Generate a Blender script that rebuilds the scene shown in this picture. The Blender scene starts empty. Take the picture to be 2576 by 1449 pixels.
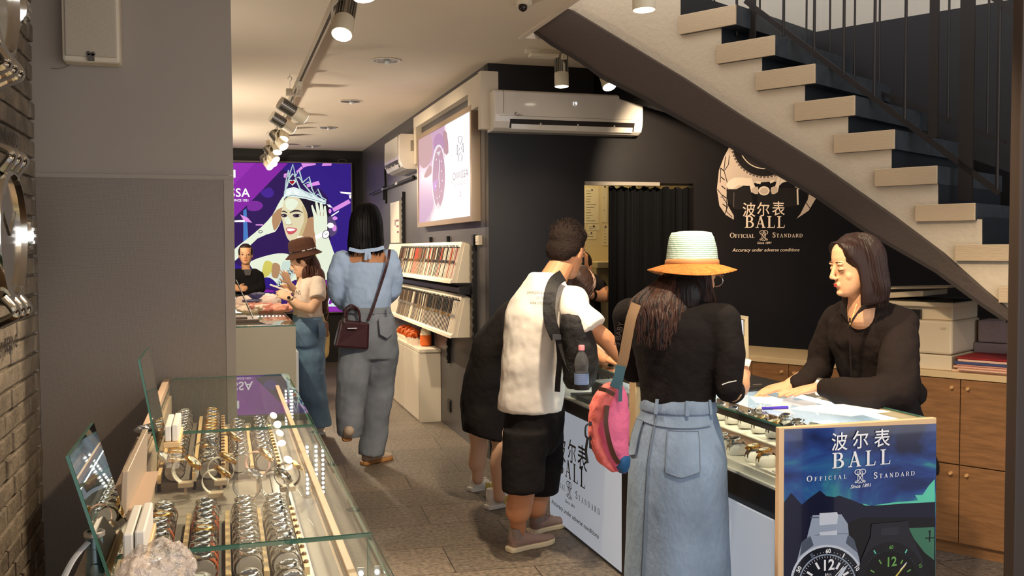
import bpy, bmesh, math, random
import numpy as np
from mathutils import Vector, Matrix

S = bpy.context.scene
COL = S.collection
random.seed(7)
PI = math.pi
# ------------------------------------------------------------------ camera
F, CX, CY, EYE = 2450.0, 1288.0, 724.5, 1.5          # focal length in pixels of the 2576x1449 frame, eye height
_y = np.array([(560 - CX) / F, (627 - CY) / F, 1.0])
_n = np.cross(_y, [1, -.0043, 0]); _n /= np.linalg.norm(_n)
if _n[1] < 0: _n = -_n
_y /= np.linalg.norm(_y)
_x = np.cross(_n, _y)
RW = np.array([_x, _y, -_n])                         # camera (right, down, forward) -> world
cam_d = bpy.data.cameras.new('camera')
cam = bpy.data.objects.new('camera', cam_d)
COL.objects.link(cam)
cam_d.sensor_width = 36.0
cam_d.lens = F / 2576 * 36.0
cam_d.clip_start = .05
cm = np.eye(4)
cm[:3, 0] = RW @ [1, 0, 0]; cm[:3, 1] = RW @ [0, -1, 0]; cm[:3, 2] = RW @ [0, 0, -1]; cm[2, 3] = EYE
cam.matrix_world = Matrix(cm.tolist())
S.camera = cam
# ------------------------------------------------------------------ world light, view
w = bpy.data.worlds.new('world'); S.world = w; w.use_nodes = True
bg = w.node_tree.nodes['Background']
bg.inputs[0].default_value = (.95, .95, 1.0, 1)      # daylight that comes in by the open shop front behind the viewer
bg.inputs[1].default_value = 2.0
S.view_settings.view_transform = 'Standard'
S.view_settings.look = 'None'
S.view_settings.exposure = 0.0
S.view_settings.gamma = 1.0
S.view_settings.use_curve_mapping = False
S.cycles.max_bounces = 9
S.cycles.diffuse_bounces = 4
S.cycles.glossy_bounces = 4
S.cycles.transmission_bounces = 6
S.cycles.transparent_max_bounces = 16
S.cycles.caustics_reflective = False
S.cycles.caustics_refractive = False
S.cycles.sample_clamp_indirect = 4.0

# ------------------------------------------------------------------ pixel helpers (a pixel of the photograph -> a point on a known plane)
def ray(px, py): return RW @ np.array([(px - CX) / F, (py - CY) / F, 1.0])
_o = np.array([0, 0, EYE])
def aZ(px, py, z): r = ray(px, py); return r * ((z - EYE) / r[2]) + _o
def aY(px, py, y): r = ray(px, py); return r * (y / r[1]) + _o
def aX(px, py, x): r = ray(px, py); return r * (x / r[0]) + _o
def aP(px, py, p0, n):
    r = ray(px, py); n = np.array(n, float)
    return r * (np.dot(np.array(p0, float) - _o, n) / np.dot(r, n)) + _o

# ------------------------------------------------------------------ materials
def lin(c): return tuple(((v / 255 + .055) / 1.055) ** 2.4 if v > 10 else v / 255 / 12.92 for v in c)
MATS = {}
def M(name, col, rough=.55, metal=0.0, spec=.5, noise=None, bump=None, emit=0.0, coat=0.0, sheen=0.0, alpha=1.0, trans=0.0, ior=1.45, sss=0.0, wave=None):
    """procedural principled material; col is sRGB 0-255; noise=(scale, amount, (sx,sy,sz)); bump=(scale, strength, (sx,sy,sz))"""
    if name in MATS: return MATS[name]
    m = bpy.data.materials.new(name); m.use_nodes = True
    nt = m.node_tree; N = nt.nodes; L = nt.links
    b = N['Principled BSDF']
    c = lin(col)
    b.inputs['Base Color'].default_value = (*c, 1)
    b.inputs['Roughness'].default_value = rough
    b.inputs['Metallic'].default_value = metal
    b.inputs['Specular IOR Level'].default_value = spec
    b.inputs['IOR'].default_value = ior
    b.inputs['Coat Weight'].default_value = coat
    b.inputs['Sheen Weight'].default_value = sheen
    b.inputs['Transmission Weight'].default_value = trans
    b.inputs['Alpha'].default_value = alpha
    if sss:
        b.inputs['Subsurface Weight'].default_value = sss
        b.inputs['Subsurface Radius'].default_value = (.012, .005, .003)
    if emit:
        b.inputs['Emission Color'].default_value = (*c, 1); b.inputs['Emission Strength'].default_value = emit
    tc = None
    def vec(sc):
        nonlocal tc
        if tc is None: tc = N.new('ShaderNodeTexCoord')
        mp = N.new('ShaderNodeMapping'); mp.inputs['Scale'].default_value = sc
        L.new(tc.outputs['Object'], mp.inputs['Vector'])
        return mp.outputs['Vector']
    if noise:
        t = N.new('ShaderNodeTexNoise'); t.inputs['Scale'].default_value = noise[0]; t.inputs['Detail'].default_value = 5
        L.new(vec(noise[2] if len(noise) > 2 else (1, 1, 1)), t.inputs['Vector'])
        r = N.new('ShaderNodeValToRGB'); r.color_ramp.elements[0].position = .3; r.color_ramp.elements[1].position = .7
        a = noise[1]
        r.color_ramp.elements[0].color = (*[v * (1 - a) for v in c], 1)
        r.color_ramp.elements[1].color = (*[min(1, v * (1 + a)) for v in c], 1)
        L.new(t.outputs['Fac'], r.inputs['Fac']); L.new(r.outputs['Color'], b.inputs['Base Color'])
    if wave:                                         # (scale, colour, width, axis): thin stripes of a second colour
        t = N.new('ShaderNodeTexWave'); t.bands_direction = wave[3]; t.inputs['Scale'].default_value = wave[0]
        L.new(vec((1, 1, 1)), t.inputs['Vector'])
        r = N.new('ShaderNodeValToRGB'); r.color_ramp.elements[0].position = wave[2]; r.color_ramp.elements[1].position = wave[2] + .2
        r.color_ramp.elements[0].color = (*lin(wave[1]), 1); r.color_ramp.elements[1].color = (*c, 1)
        L.new(t.outputs['Fac'], r.inputs['Fac']); L.new(r.outputs['Color'], b.inputs['Base Color'])
    if bump:
        t = N.new('ShaderNodeTexNoise'); t.inputs['Scale'].default_value = bump[0]; t.inputs['Detail'].default_value = 4
        L.new(vec(bump[2] if len(bump) > 2 else (1, 1, 1)), t.inputs['Vector'])
        p = N.new('ShaderNodeBump'); p.inputs['Strength'].default_value = bump[1]; p.inputs['Distance'].default_value = .02
        L.new(t.outputs['Fac'], p.inputs['Height']); L.new(p.outputs['Normal'], b.inputs['Normal'])
    MATS[name] = m
    return m
def EM(name, col, s=1.0, base=.25):
    """a lit (backlit) surface of the given displayed colour, slightly glossy"""
    if name in MATS: return MATS[name]
    m = M(name, col, rough=.6, spec=.1)
    b = m.node_tree.nodes['Principled BSDF']; c = lin(col)
    b.inputs['Base Color'].default_value = (*[v * base for v in c], 1)
    b.inputs['Emission Color'].default_value = (*c, 1); b.inputs['Emission Strength'].default_value = s
    return m
def GLASS(name, tint=(249, 252, 250), rough=0.0, boost=1.0):
    """thin pane: transparent with a Fresnel reflection"""
    if name in MATS: return MATS[name]
    m = bpy.data.materials.new(name); m.use_nodes = True
    nt = m.node_tree; N = nt.nodes; L = nt.links
    N.remove(N['Principled BSDF'])
    t = N.new('ShaderNodeBsdfTransparent'); t.inputs[0].default_value = (*lin(tint), 1)
    g = N.new('ShaderNodeBsdfGlossy'); g.inputs['Roughness'].default_value = rough
    f = N.new('ShaderNodeFresnel'); f.inputs['IOR'].default_value = 1.5
    mx = N.new('ShaderNodeMixShader')
    ge = N.new('ShaderNodeNewGeometry'); iv = N.new('ShaderNodeMath'); iv.operation = 'SUBTRACT'; iv.inputs[0].default_value = 1.0
    L.new(ge.outputs['Backfacing'], iv.inputs[1]); ml = N.new('ShaderNodeMath'); ml.operation = 'MULTIPLY'; L.new(iv.outputs[0], ml.inputs[0]); L.new(f.outputs[0], ml.inputs[1])
    L.new(ml.outputs[0], mx.inputs[0]); L.new(t.outputs[0], mx.inputs[1]); L.new(g.outputs[0], mx.inputs[2])
    L.new(mx.outputs[0], N['Material Output'].inputs[0])
    MATS[name] = m
    return m

# ------------------------------------------------------------------ mesh builder
WM = {}                                              # world matrices of parents (4x4 numpy)
def wmat(o): return WM.get(o.name, np.eye(4)) if o is not None else np.eye(4)
def V(*a): return np.array(a, float)
def unit(v): v = np.array(v, float); return v / (np.linalg.norm(v) + 1e-12)
def frame(d, up=(0, 0, 1)):
    """two unit vectors across direction d"""
    d = unit(d); u = np.array(up, float)
    if abs(np.dot(d, u)) > .97: u = V(1, 0, 0) if abs(d[0]) < .9 else V(0, 1, 0)
    a = unit(np.cross(d, u)); b = np.cross(a, d)
    return a, b
def rotm(ax, ang):
    return np.array(Matrix.Rotation(ang, 3, Vector(ax)))
class MB:
    def __init__(s): s.v = []; s.f = []; s.mi = []; s.k = 0
    def add(s, vs, fs):
        o = len(s.v); s.v.extend([tuple(map(float, p)) for p in vs])
        for f in fs: s.f.append([i + o for i in f]); s.mi.append(s.k)
        return s
    def mat(s, k): s.k = k; return s
    def box(s, lo, hi):
        x0, y0, z0 = lo; x1, y1, z1 = hi
        return s.add([(x0, y0, z0), (x1, y0, z0), (x1, y1, z0), (x0, y1, z0), (x0, y0, z1), (x1, y0, z1), (x1, y1, z1), (x0, y1, z1)],
                     [(3, 2, 1, 0), (4, 5, 6, 7), (0, 1, 5, 4), (1, 2, 6, 5), (2, 3, 7, 6), (3, 0, 4, 7)])
    def obox(s, c, ax, h):                            # oriented box: axes rows, half sizes
        ax = np.array(ax, float); c = np.array(c, float)
        vs = [c + ax[0] * h[0] * i + ax[1] * h[1] * j + ax[2] * h[2] * k for k in (-1, 1) for j in (-1, 1) for i in (-1, 1)]
        return s.add(vs, [(2, 3, 1, 0), (4, 5, 7, 6), (0, 1, 5, 4), (1, 3, 7, 5), (3, 2, 6, 7), (2, 0, 4, 6)])
    def prism(s, pts, vec):
        n = len(pts); pts = [np.array(p, float) for p in pts]; vec = np.array(vec, float)
        nr = sum((np.cross(pts[i] - pts[0], pts[(i + 1) % n] - pts[0]) for i in range(n)), np.zeros(3))
        if np.dot(nr, vec) < 0: pts = pts[::-1]
        vs = pts + [p + vec for p in pts]
        return s.add(vs, [list(range(n - 1, -1, -1)), list(range(n, 2 * n))] + [(i, (i + 1) % n, n + (i + 1) % n, n + i) for i in range(n)])
    def quad(s, *p): return s.add(p, [list(range(len(p)))])
    def rings(s, rings, caps=True, closed=False):
        n = len(rings[0]); m = len(rings); vs = [p for r in rings for p in r]; fs = []
        for j in range(m if closed else m - 1):
            a = j * n; b = ((j + 1) % m) * n
            fs += [(a + i, a + (i + 1) % n, b + (i + 1) % n, b + i) for i in range(n)]
        if caps and not closed: fs += [list(range(n - 1, -1, -1)), list(range((m - 1) * n, m * n))]
        return s.add(vs, fs)
    def tube(s, path, r, n=8, flat=1.0, up=(0, 0, 1), caps=True, closed=False):
        path = [np.array(p, float) for p in path]; m = len(path)
        if not hasattr(r, '__len__'): r = [r] * m
        rs = []; pa = None
        for i, p in enumerate(path):
            d = path[(i + 1) % m] - path[i - 1] if closed else path[min(i + 1, m - 1)] - path[max(i - 1, 0)]
            if pa is None: a, b = frame(d, up)
            else:
                d = unit(d); a = unit(pa - d * np.dot(pa, d)); b = np.cross(a, d)
            pa = a
            rs.append([p + (a * math.cos(t) + b * math.sin(t) * flat) * r[i] for t in [2 * PI * k / n for k in range(n)]])
        return s.rings(rs, caps, closed)
    def loft(s, secs, n=20, caps=True):               # secs: (centre, half width vector, half depth vector)
        rs = [[np.array(c, float) + np.array(a, float) * math.cos(t) + np.array(b, float) * math.sin(t) for t in [2 * PI * k / n for k in range(n)]] for c, a, b in secs]
        return s.rings(rs, caps)
    def lathe(s, prof, n=24, c=(0, 0, 0), ax=(0, 0, 1), caps=True, arc=None):
        c = np.array(c, float); ax = unit(ax); a, b = frame(ax)
        return s.rings([[c + ax * h + (a * math.cos(t) + b * math.sin(t)) * r for t in [-2 * PI * k / n for k in range(n)]] for r, h in prof], caps)
    def cyl(s, p, q, r, n=16, r2=None):
        p = np.array(p, float); q = np.array(q, float)
        return s.tube([p, q], [r, r if r2 is None else r2], n)
    def ball(s, c, r, n=14, m=9, ax=None):
        if not hasattr(r, '__len__'): r = (r, r, r)
        ax = np.eye(3) if ax is None else np.array(ax, float); c = np.array(c, float)
        vs = [c + ax[2] * r[2]]; fs = []
        for j in range(1, m):
            t = PI * j / m
            for i in range(n):
                p = 2 * PI * i / n
                vs.append(c + ax[0] * r[0] * math.sin(t) * math.cos(p) + ax[1] * r[1] * math.sin(t) * math.sin(p) + ax[2] * r[2] * math.cos(t))
        vs.append(c - ax[2] * r[2]); e = len(vs) - 1
        for i in range(n):
            fs.append((0, 1 + i, 1 + (i + 1) % n)); fs.append((e, e - n + (i + 1) % n, e - n + i))
            for j in range(m - 2):
                a = 1 + j * n; fs.append((a + i, a + n + i, a + n + (i + 1) % n, a + (i + 1) % n))
        return s.add(vs, fs)
    def cone(s, p, r0, q, r1, n=14):                  # round cone = limb segment
        s.ball(p, r0, n, 8); s.ball(q, r1, n, 8); return s.tube([p, q], [r0, r1], n)
    def build(s, name, mats, parent=None, smooth=None, bevel=0, kind=None, local=False, sub=0):
        me = bpy.data.meshes.new(name)
        v = np.array(s.v, float)
        if parent is not None and not local:
            mi = np.linalg.inv(wmat(parent)); v = v @ mi[:3, :3].T + mi[:3, 3]
        elif parent is None and not local and kind is None:
            pass
        me.from_pydata(v.tolist(), [], s.f)
        mats = mats if isinstance(mats, (list, tuple)) else [mats]
        for m in mats: me.materials.append(m)
        if len(mats) > 1: me.polygons.foreach_set('material_index', s.mi)
        if smooth is not None:
            me.polygons.foreach_set('use_smooth', [True] * len(me.polygons))
            if smooth: me.set_sharp_from_angle(angle=math.radians(smooth))
        me.update()
        o = bpy.data.objects.new(name, me); COL.objects.link(o)
        if parent is not None:
            o.parent = parent; WM[o.name] = wmat(parent)
        if bevel:
            b = o.modifiers.new('bevel', 'BEVEL'); b.width = bevel; b.segments = 2; b.limit_method = 'ANGLE'; b.angle_limit = .6
        if sub:
            b = o.modifiers.new('sub', 'SUBSURF'); b.levels = sub; b.render_levels = sub
        if kind: o['kind'] = kind
        return o
def thing(name, label, cat, loc=(0, 0, 0), rz=0.0, group=None):
    o = bpy.data.objects.new(name, None); COL.objects.link(o)
    o.empty_display_size = .1
    o.location = loc; o.rotation_euler = (0, 0, rz)
    m = np.eye(4); m[:3, :3] = rotm((0, 0, 1), rz); m[:3, 3] = loc
    WM[o.name] = m
    return tag(o, label, cat, group)
def tag(o, label, cat, group=None):
    o['label'] = label; o['category'] = cat
    if group: o['group'] = group
    return o
def kids(o): return [c for c in COL.objects if c.parent == o]
def dup(o, M4=None, label=None, group=None, tree=None):
    """copy a thing with its parts; tree = [(part, [sub-parts])] found once"""
    r = o.copy(); COL.objects.link(r)
    if M4 is not None: r.matrix_world = M4; WM[r.name] = np.array(M4)
    if label: r['label'] = label
    if group: r['group'] = group
    for p, subs in tree:
        c = p.copy(); COL.objects.link(c); c.parent = r
        for q in subs:
            d = q.copy(); COL.objects.link(d); d.parent = c
    return r
def tree_of(o):
    ks = {}
    for c in COL.objects:
        if c.parent: ks.setdefault(c.parent.name, []).append(c)
    return [(p, ks.get(p.name, [])) for p in ks.get(o.name, [])]
def bez(pts, n=8, closed=False):
    """Catmull-Rom through the points"""
    P = [np.array(p, float) for p in pts]; m = len(P); out = []
    for i in range(m if closed else m - 1):
        p0 = P[i - 1] if (closed or i > 0) else P[0]
        p1 = P[i]; p2 = P[(i + 1) % m]; p3 = P[(i + 2) % m] if (closed or i + 2 < m) else P[-1]
        for k in range(n):
            t = k / n
            out.append(.5 * (2 * p1 + (p2 - p0) * t + (2 * p0 - 5 * p1 + 4 * p2 - p3) * t * t + (3 * p1 - p0 - 3 * p2 + p3) * t ** 3))
    if not closed: out.append(P[-1])
    return out

# ------------------------------------------------------------------ one continuous surface from overlapping solids
def skin(name, mbs, mats, parent=None, disp=None, ksub=0):
    """mbs: list of (MB, voxel, smooth iterations); each is voxel-united and smoothed, then all are joined in one mesh"""
    bm = bmesh.new()
    for mb, vox, it in mbs:
        o = mb.build('tmp', [mats[0]] if isinstance(mats, list) else mats)
        r = o.modifiers.new('r', 'REMESH'); r.mode = 'VOXEL'; r.voxel_size = vox
        if it:
            q = o.modifiers.new('s', 'SMOOTH'); q.factor = .5; q.iterations = it
        if disp:
            tx = bpy.data.textures.new('wrinkle', 'CLOUDS'); tx.noise_scale = disp[0]; tx.noise_depth = 2
            q = o.modifiers.new('d', 'DISPLACE'); q.texture = tx; q.strength = disp[1]; q.mid_level = .5; q.texture_coords = 'GLOBAL'
        dg = bpy.context.evaluated_depsgraph_get()
        me = bpy.data.meshes.new_from_object(o.evaluated_get(dg))
        bm.from_mesh(me)
        bpy.data.objects.remove(o); bpy.data.meshes.remove(me)
    me = bpy.data.meshes.new(name)
    if parent is not None:
        mi = np.linalg.inv(wmat(parent)); bm.transform(Matrix(mi.tolist()))
    bm.to_mesh(me); bm.free()
    for m in (mats if isinstance(mats, list) else [mats]): 
        if m.name not in me.materials: me.materials.append(m)
    me.polygons.foreach_set('use_smooth', [True] * len(me.polygons))
    o = bpy.data.objects.new(name, me); COL.objects.link(o)
    if parent is not None: o.parent = parent; WM[o.name] = wmat(parent)
    return o

# ------------------------------------------------------------------ flat printed pictures: polygons in pixel coordinates laid on a real panel
class Print:
    def __init__(s, fn, nrm, step=.00005): s.fn = fn; s.n = unit(nrm); s.mb = MB(); s.ms = []; s.layer = 0; s.step = step
    def _m(s, m):
        if m not in s.ms: s.ms.append(m)
        s.mb.mat(s.ms.index(m))
    def _p(s, p, d): return np.array(s.fn(*p), float) + s.n * d
    def poly(s, pts, m, smooth=0, new=True):
        if new: s.layer += 1
        if smooth: pts = bez(pts, smooth, True)
        s._m(m); d = s.layer * s.step
        P = [s._p(p, d) for p in pts]
        nr = sum((np.cross(P[i] - P[0], P[(i + 1) % len(P)] - P[0]) for i in range(len(P))), np.zeros(3))
        if np.dot(nr, s.n) < 0: P = P[::-1]
        s.mb.add(P, [list(range(len(P)))]); return s
    def line(s, pts, wd, m, smooth=0, new=True, closed=False):
        """stroke; wd = width in pixels (or list per point)"""
        if new: s.layer += 1
        if smooth:
            if hasattr(wd, '__len__'):
                wd = [q[0] for q in bez([(x, 0) for x in wd], smooth, closed)]
            pts = bez(pts, smooth, closed)
        s._m(m); d = s.layer * s.step
        P = [np.array(p, float) for p in pts]; n = len(P); W = wd if hasattr(wd, '__len__') else [wd] * n
        A = []; B = []
        for i in range(n):
            t = P[(i + 1) % n] - P[i - 1] if closed else P[min(i + 1, n - 1)] - P[max(i - 1, 0)]
            t = t / (np.linalg.norm(t) + 1e-9); q = np.array([-t[1], t[0]]) * W[i] / 2
            A.append(P[i] + q); B.append(P[i] - q)
        vs = [s._p(p, d) for p in A] + [s._p(p, d) for p in B]
        fs = []
        for i in range(n if closed else n - 1):
            j = (i + 1) % n; f = (i, j, n + j, n + i)
            if np.dot(np.cross(vs[f[1]] - vs[f[0]], vs[f[2]] - vs[f[0]]), s.n) < 0: f = f[::-1]
            fs.append(f)
        s.mb.add(vs, fs); return s
    def ell(s, c, rx, ry, m, rot=0, n=28, new=True):
        return s.poly([(c[0] + rx * math.cos(t) * math.cos(rot) - ry * math.sin(t) * math.sin(rot), c[1] + rx * math.cos(t) * math.sin(rot) + ry * math.sin(t) * math.cos(rot)) for t in [2 * PI * k / n for k in range(n)]], m, 0, new)
    def build(s, name, parent): return s.mb.build(name, s.ms, parent)

# sans text as mesh faces in the plane (origin, right, up)
_fonts = {}
def text_faces(txt, size=1.0, shear=0.0, align='LEFT', sx=1.0, bold=0.0, spacing=1.0):
    cu = bpy.data.curves.new('t', 'FONT'); cu.body = txt; cu.size = size; cu.shear = shear; cu.align_x = align; cu.offset = bold; cu.space_character = spacing
    cu.resolution_u = 3
    o = bpy.data.objects.new('t', cu); COL.objects.link(o)
    dg = bpy.context.evaluated_depsgraph_get()
    me = bpy.data.meshes.new_from_object(o.evaluated_get(dg))
    vs = [(v.co.x * sx, v.co.y) for v in me.vertices]; fs = [list(p.vertices) for p in me.polygons]
    bpy.data.objects.remove(o); bpy.data.curves.remove(cu); bpy.data.meshes.remove(me)
    return vs, fs
def put_text(mb, txt, org, right, up, size, shear=0.0, align='LEFT', sx=1.0, bold=0.0, spacing=1.0, lift=.001):
    vs, fs = text_faces(txt, size, shear, align, sx, bold, spacing)
    org = np.array(org, float); right = unit(right); up = unit(up); n = np.cross(right, up)
    return mb.add([org + right * x + up * y + n * lift for x, y in vs], fs)
def text_w(txt, size, sx=1.0, spacing=1.0, shear=0.0):
    vs, fs = text_faces(txt, size, shear, 'LEFT', sx, 0, spacing)
    return max(v[0] for v in vs) - min(v[0] for v in vs) if vs else 0
# serif capitals drawn as strokes (unit cap height)
def _arc(cx, cy, rx, ry, a0, a1, n=14): return [(cx + rx * math.cos(math.radians(a0 + (a1 - a0) * k / n)), cy + ry * math.sin(math.radians(a0 + (a1 - a0) * k / n))) for k in range(n + 1)]
TH, TN = .15, .058
def _stem(x, y0=0, y1=1, w=TH): return ('L', [(x, y0), (x, y1)], w)
def _ser(x, y, w=.32): return ('L', [(x - w / 2, y), (x + w / 2, y)], TN)
def _bowl(pts, lo=TN, hi=TH): n = len(pts); return ('W', pts, [lo + (hi - lo) * math.sin(PI * k / (n - 1)) ** 1.2 for k in range(n)])
GL = {
 'B': (.66, [_stem(.16), _ser(.13, .022, .26), _ser(.13, .978, .26), ('L', [(.16, .978), (.34, .978)], TN), ('L', [(.16, .52), (.36, .52)], TN), ('L', [(.16, .022), (.36, .022)], TN), _bowl(_arc(.33, .75, .21, .228, 90, -90)), _bowl(_arc(.34, .272, .27, .25, 90, -90))]),
 'A': (.76, [('L', [(.13, .02), (.38, 1.0)], TN), ('L', [(.37, 1.0), (.63, .02)], TH), ('L', [(.2, .33), (.53, .33)], TN), _ser(.12, .022, .24), _ser(.63, .022, .28)]),
 'L': (.62, [_stem(.16), _ser(.16, .978), _ser(.16, .022), ('L', [(.16, .022), (.56, .022)], TN), ('P', [(.5, .02), (.57, .02), (.6, .26), (.57, .26)])]),
 'O': (.84, [('C', _arc(.42, .5, .34, .48, 0, 360, 28)[:-1], [TN + (TH - TN) * abs(math.cos(2 * PI * k / 28)) ** 1.3 for k in range(28)])]),
 'C': (.74, [('W', _arc(.42, .5, .34, .48, 50, 320, 24), [TN + (TH - TN) * max(0, -math.cos(math.radians(50 + 270 * k / 24))) ** 1.1 for k in range(25)]), ('P', [(.62, .97), (.66, .97), (.67, .68), (.63, .7)])]),
 'F': (.6, [_stem(.16), _ser(.16, .978), _ser(.16, .022), ('L', [(.16, .978), (.55, .978)], TN), ('P', [(.5, .98), (.55, .98), (.57, .76), (.54, .76)]), ('L', [(.16, .52), (.42, .52)], TN), _stem(.42, .42, .62, TN)]),
 'I': (.34, [_stem(.17), _ser(.17, .978), _ser(.17, .022)]),
 'S': (.58, [('W', bez([(.48, .78), (.4, .94), (.27, .98), (.14, .9), (.11, .74), (.2, .6), (.36, .47), (.48, .33), (.47, .14), (.34, .025), (.2, .03), (.1, .22)], 3), [TN + (TH - TN) * math.sin(PI * k / 33) for k in range(34)]), ('L', [(.49, .7), (.47, .98)], TN), ('L', [(.1, .02), (.08, .3)], TN)]),
 'T': (.66, [_stem(.33), _ser(.33, .022), ('L', [(.06, .978), (.6, .978)], TN), ('P', [(.06, .98), (.1, .98), (.07, .74), (.04, .74)]), ('P', [(.56, .98), (.6, .98), (.62, .74), (.59, .74)])]),
 'N': (.8, [('L', [(.15, 0), (.15, 1)], TN), ('L', [(.15, .98), (.64, .02)], TH), ('L', [(.64, 0), (.64, 1)], TN), _ser(.14, .022, .24), _ser(.12, .978, .2), _ser(.64, .978, .24)]),
 'D': (.78, [_stem(.16), _ser(.13, .022, .26), _ser(.13, .978, .26), ('L', [(.16, .978), (.36, .978)], TN), ('L', [(.16, .022), (.36, .022)], TN), _bowl(_arc(.34, .5, .36, .48, 90, -90))]),
 'R': (.72, [_stem(.16), _ser(.16, .022), _ser(.13, .978, .26), ('L', [(.16, .978), (.34, .978)], TN), ('L', [(.16, .5), (.36, .5)], TN), _bowl(_arc(.33, .74, .24, .24, 90, -90)), ('L', [(.38, .5), (.62, .02)], TH * .9), _ser(.64, .022, .18)]),
}
def _stroke(pts, wd, closed=False):
    P = [np.array(p, float) for p in pts]; n = len(P); A = []; B = []
    W = wd if hasattr(wd, '__len__') else [wd] * n
    for i in range(n):
        t = P[(i + 1) % n] - P[i - 1] if closed else P[min(i + 1, n - 1)] - P[max(i - 1, 0)]
        t = t / (np.linalg.norm(t) + 1e-9); q = np.array([-t[1], t[0]]) * W[i] / 2
        A.append(P[i] + q); B.append(P[i] - q)
    fs = [(i, (i + 1) % n, n + (i + 1) % n, n + i)[::-1] for i in range(n if closed else n - 1)]
    return A + B, fs
def serif(mb, txt, org, right, up, h, align='CENTER', space=.1, wmap=None, lift=.001, first=None, gx=1.0):
    """serif capitals; first = larger height of the first letter (small capitals); wmap maps plane (x,y) to a point"""
    org = np.array(org, float); right = unit(right); up = unit(up); n = np.cross(right, up)
    wd = [GL[c][0] * gx * (first if (first and i == 0) else h) for i, c in enumerate(txt)]
    tot = sum(wd) + space * h * (len(txt) - 1)
    x = -tot / 2 if align == 'CENTER' else (0 if align == 'LEFT' else -tot)
    for i, c in enumerate(txt):
        k = first if (first and i == 0) else h
        for j, st in enumerate(GL[c][1]):
            if st[0] == 'P': vs, fs = st[1], [list(range(len(st[1])))]
            else: vs, fs = _stroke(st[1], st[2], st[0] == 'C')
            q = [(x + p[0] * k * gx, p[1] * k) for p in vs]
            mb.add([(wmap(*p, lift + j * 2e-5) if wmap else org + right * p[0] + up * p[1] + n * (lift + j * 2e-5)) for p in q], fs)
        x += wd[i] + space * h
    return tot
# the interlaced double-R emblem (unit height, centred on x)
RR = [([(-.12, .62), (-.34, .66), (-.46, .8), (-.38, .95), (-.12, 1.0), (.06, .9), (.02, .7), (-.16, .6), (-.2, .58), (-.02, .42), (.16, .16), (.36, .03), (.46, .12)], .058),
      ([(.12, .62), (.34, .66), (.46, .8), (.38, .95), (.12, 1.0), (-.06, .9), (-.02, .7), (.16, .6), (.2, .58), (.02, .42), (-.16, .16), (-.36, .03), (-.46, .12)], .058),
      ([(-.2, .88), (-.2, .4), (-.26, .18), (-.42, .16)], .045), ([(.2, .88), (.2, .4), (.26, .18), (.42, .16)], .045),
      ([(-.2, .04), (-.08, -.02), (0, .1), (.08, -.02), (.2, .04)], .045)]
def emblem(mb, org, right, up, h, wmap=None, lift=.001):
    org = np.array(org, float); right = unit(right); up = unit(up); n = np.cross(right, up)
    for j, (pts, wd) in enumerate(RR):
        vs, fs = _stroke(bez(pts, 5), wd)
        mb.add([(wmap(p[0] * h, p[1] * h, lift + j * 2e-5) if wmap else org + right * p[0] * h + up * p[1] * h + n * (lift + j * 2e-5)) for p in vs], fs)
# ================================================================== THE SHOP SHELL
XW, YM, YB, ZC = 1.795, 6.62, 13.0, 2.79             # right wall, mural wall, back wall, ceiling
def perforated(name, col, hole, scale, r):
    m = M(name, col, rough=.5, metal=.15)
    N = m.node_tree.nodes; L = m.node_tree.links; b = N['Principled BSDF']
    tc = N.new('ShaderNodeTexCoord'); sp = N.new('ShaderNodeSeparateXYZ'); cb = N.new('ShaderNodeCombineXYZ'); mp = N.new('ShaderNodeMapping'); mp.inputs['Rotation'].default_value = (0, 0, PI / 4)
    L.new(tc.outputs['Object'], sp.inputs[0]); L.new(sp.outputs['X'], cb.inputs['X']); L.new(sp.outputs['Z'], cb.inputs['Y']); L.new(cb.outputs[0], mp.inputs['Vector'])
    v = N.new('ShaderNodeTexVoronoi'); v.voronoi_dimensions = '2D'; v.inputs['Scale'].default_value = scale; v.inputs['Randomness'].default_value = 0
    L.new(mp.outputs['Vector'], v.inputs['Vector'])
    g = N.new('ShaderNodeMath'); g.operation = 'LESS_THAN'; g.inputs[1].default_value = r
    L.new(v.outputs['Distance'], g.inputs[0])
    x = N.new('ShaderNodeMix'); x.data_type = 'RGBA'
    x.inputs[6].default_value = (*lin(col), 1); x.inputs[7].default_value = (*lin(hole), 1)
    L.new(g.outputs[0], x.inputs[0]); L.new(x.outputs[2], b.inputs['Base Color'])
    return m
m_ceil = M('ceiling_paint', (222, 206, 184), rough=.85, noise=(1.5, .03))
m_dark = M('dark_slate_paint', (74, 71, 73), rough=.38, bump=(60, .03))
m_black = M('black_paint', (28, 25, 25), rough=.6)
m_mural = M('mural_black', (25, 21, 21), rough=.45, noise=(1.3, .45))
m_white = M('white_lacquer', (232, 222, 204), rough=.35)
m_cream = M('cream_plaster', (206, 188, 160), rough=.8, bump=(35, .25))
m_steel = M('brushed_steel', (190, 185, 176), rough=.32, metal=.9)
m_chrome = M('chrome', (225, 222, 215), rough=.12, metal=1.0)
m_gold = M('gold_metal', (226, 178, 96), rough=.2, metal=1.0)
m_blackp = M('black_plastic', (22, 21, 22), rough=.4)
m_glass = GLASS('clear_glass')
m_edge = M('glass_edge', (60, 112, 92), rough=.2, spec=.6)

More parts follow.
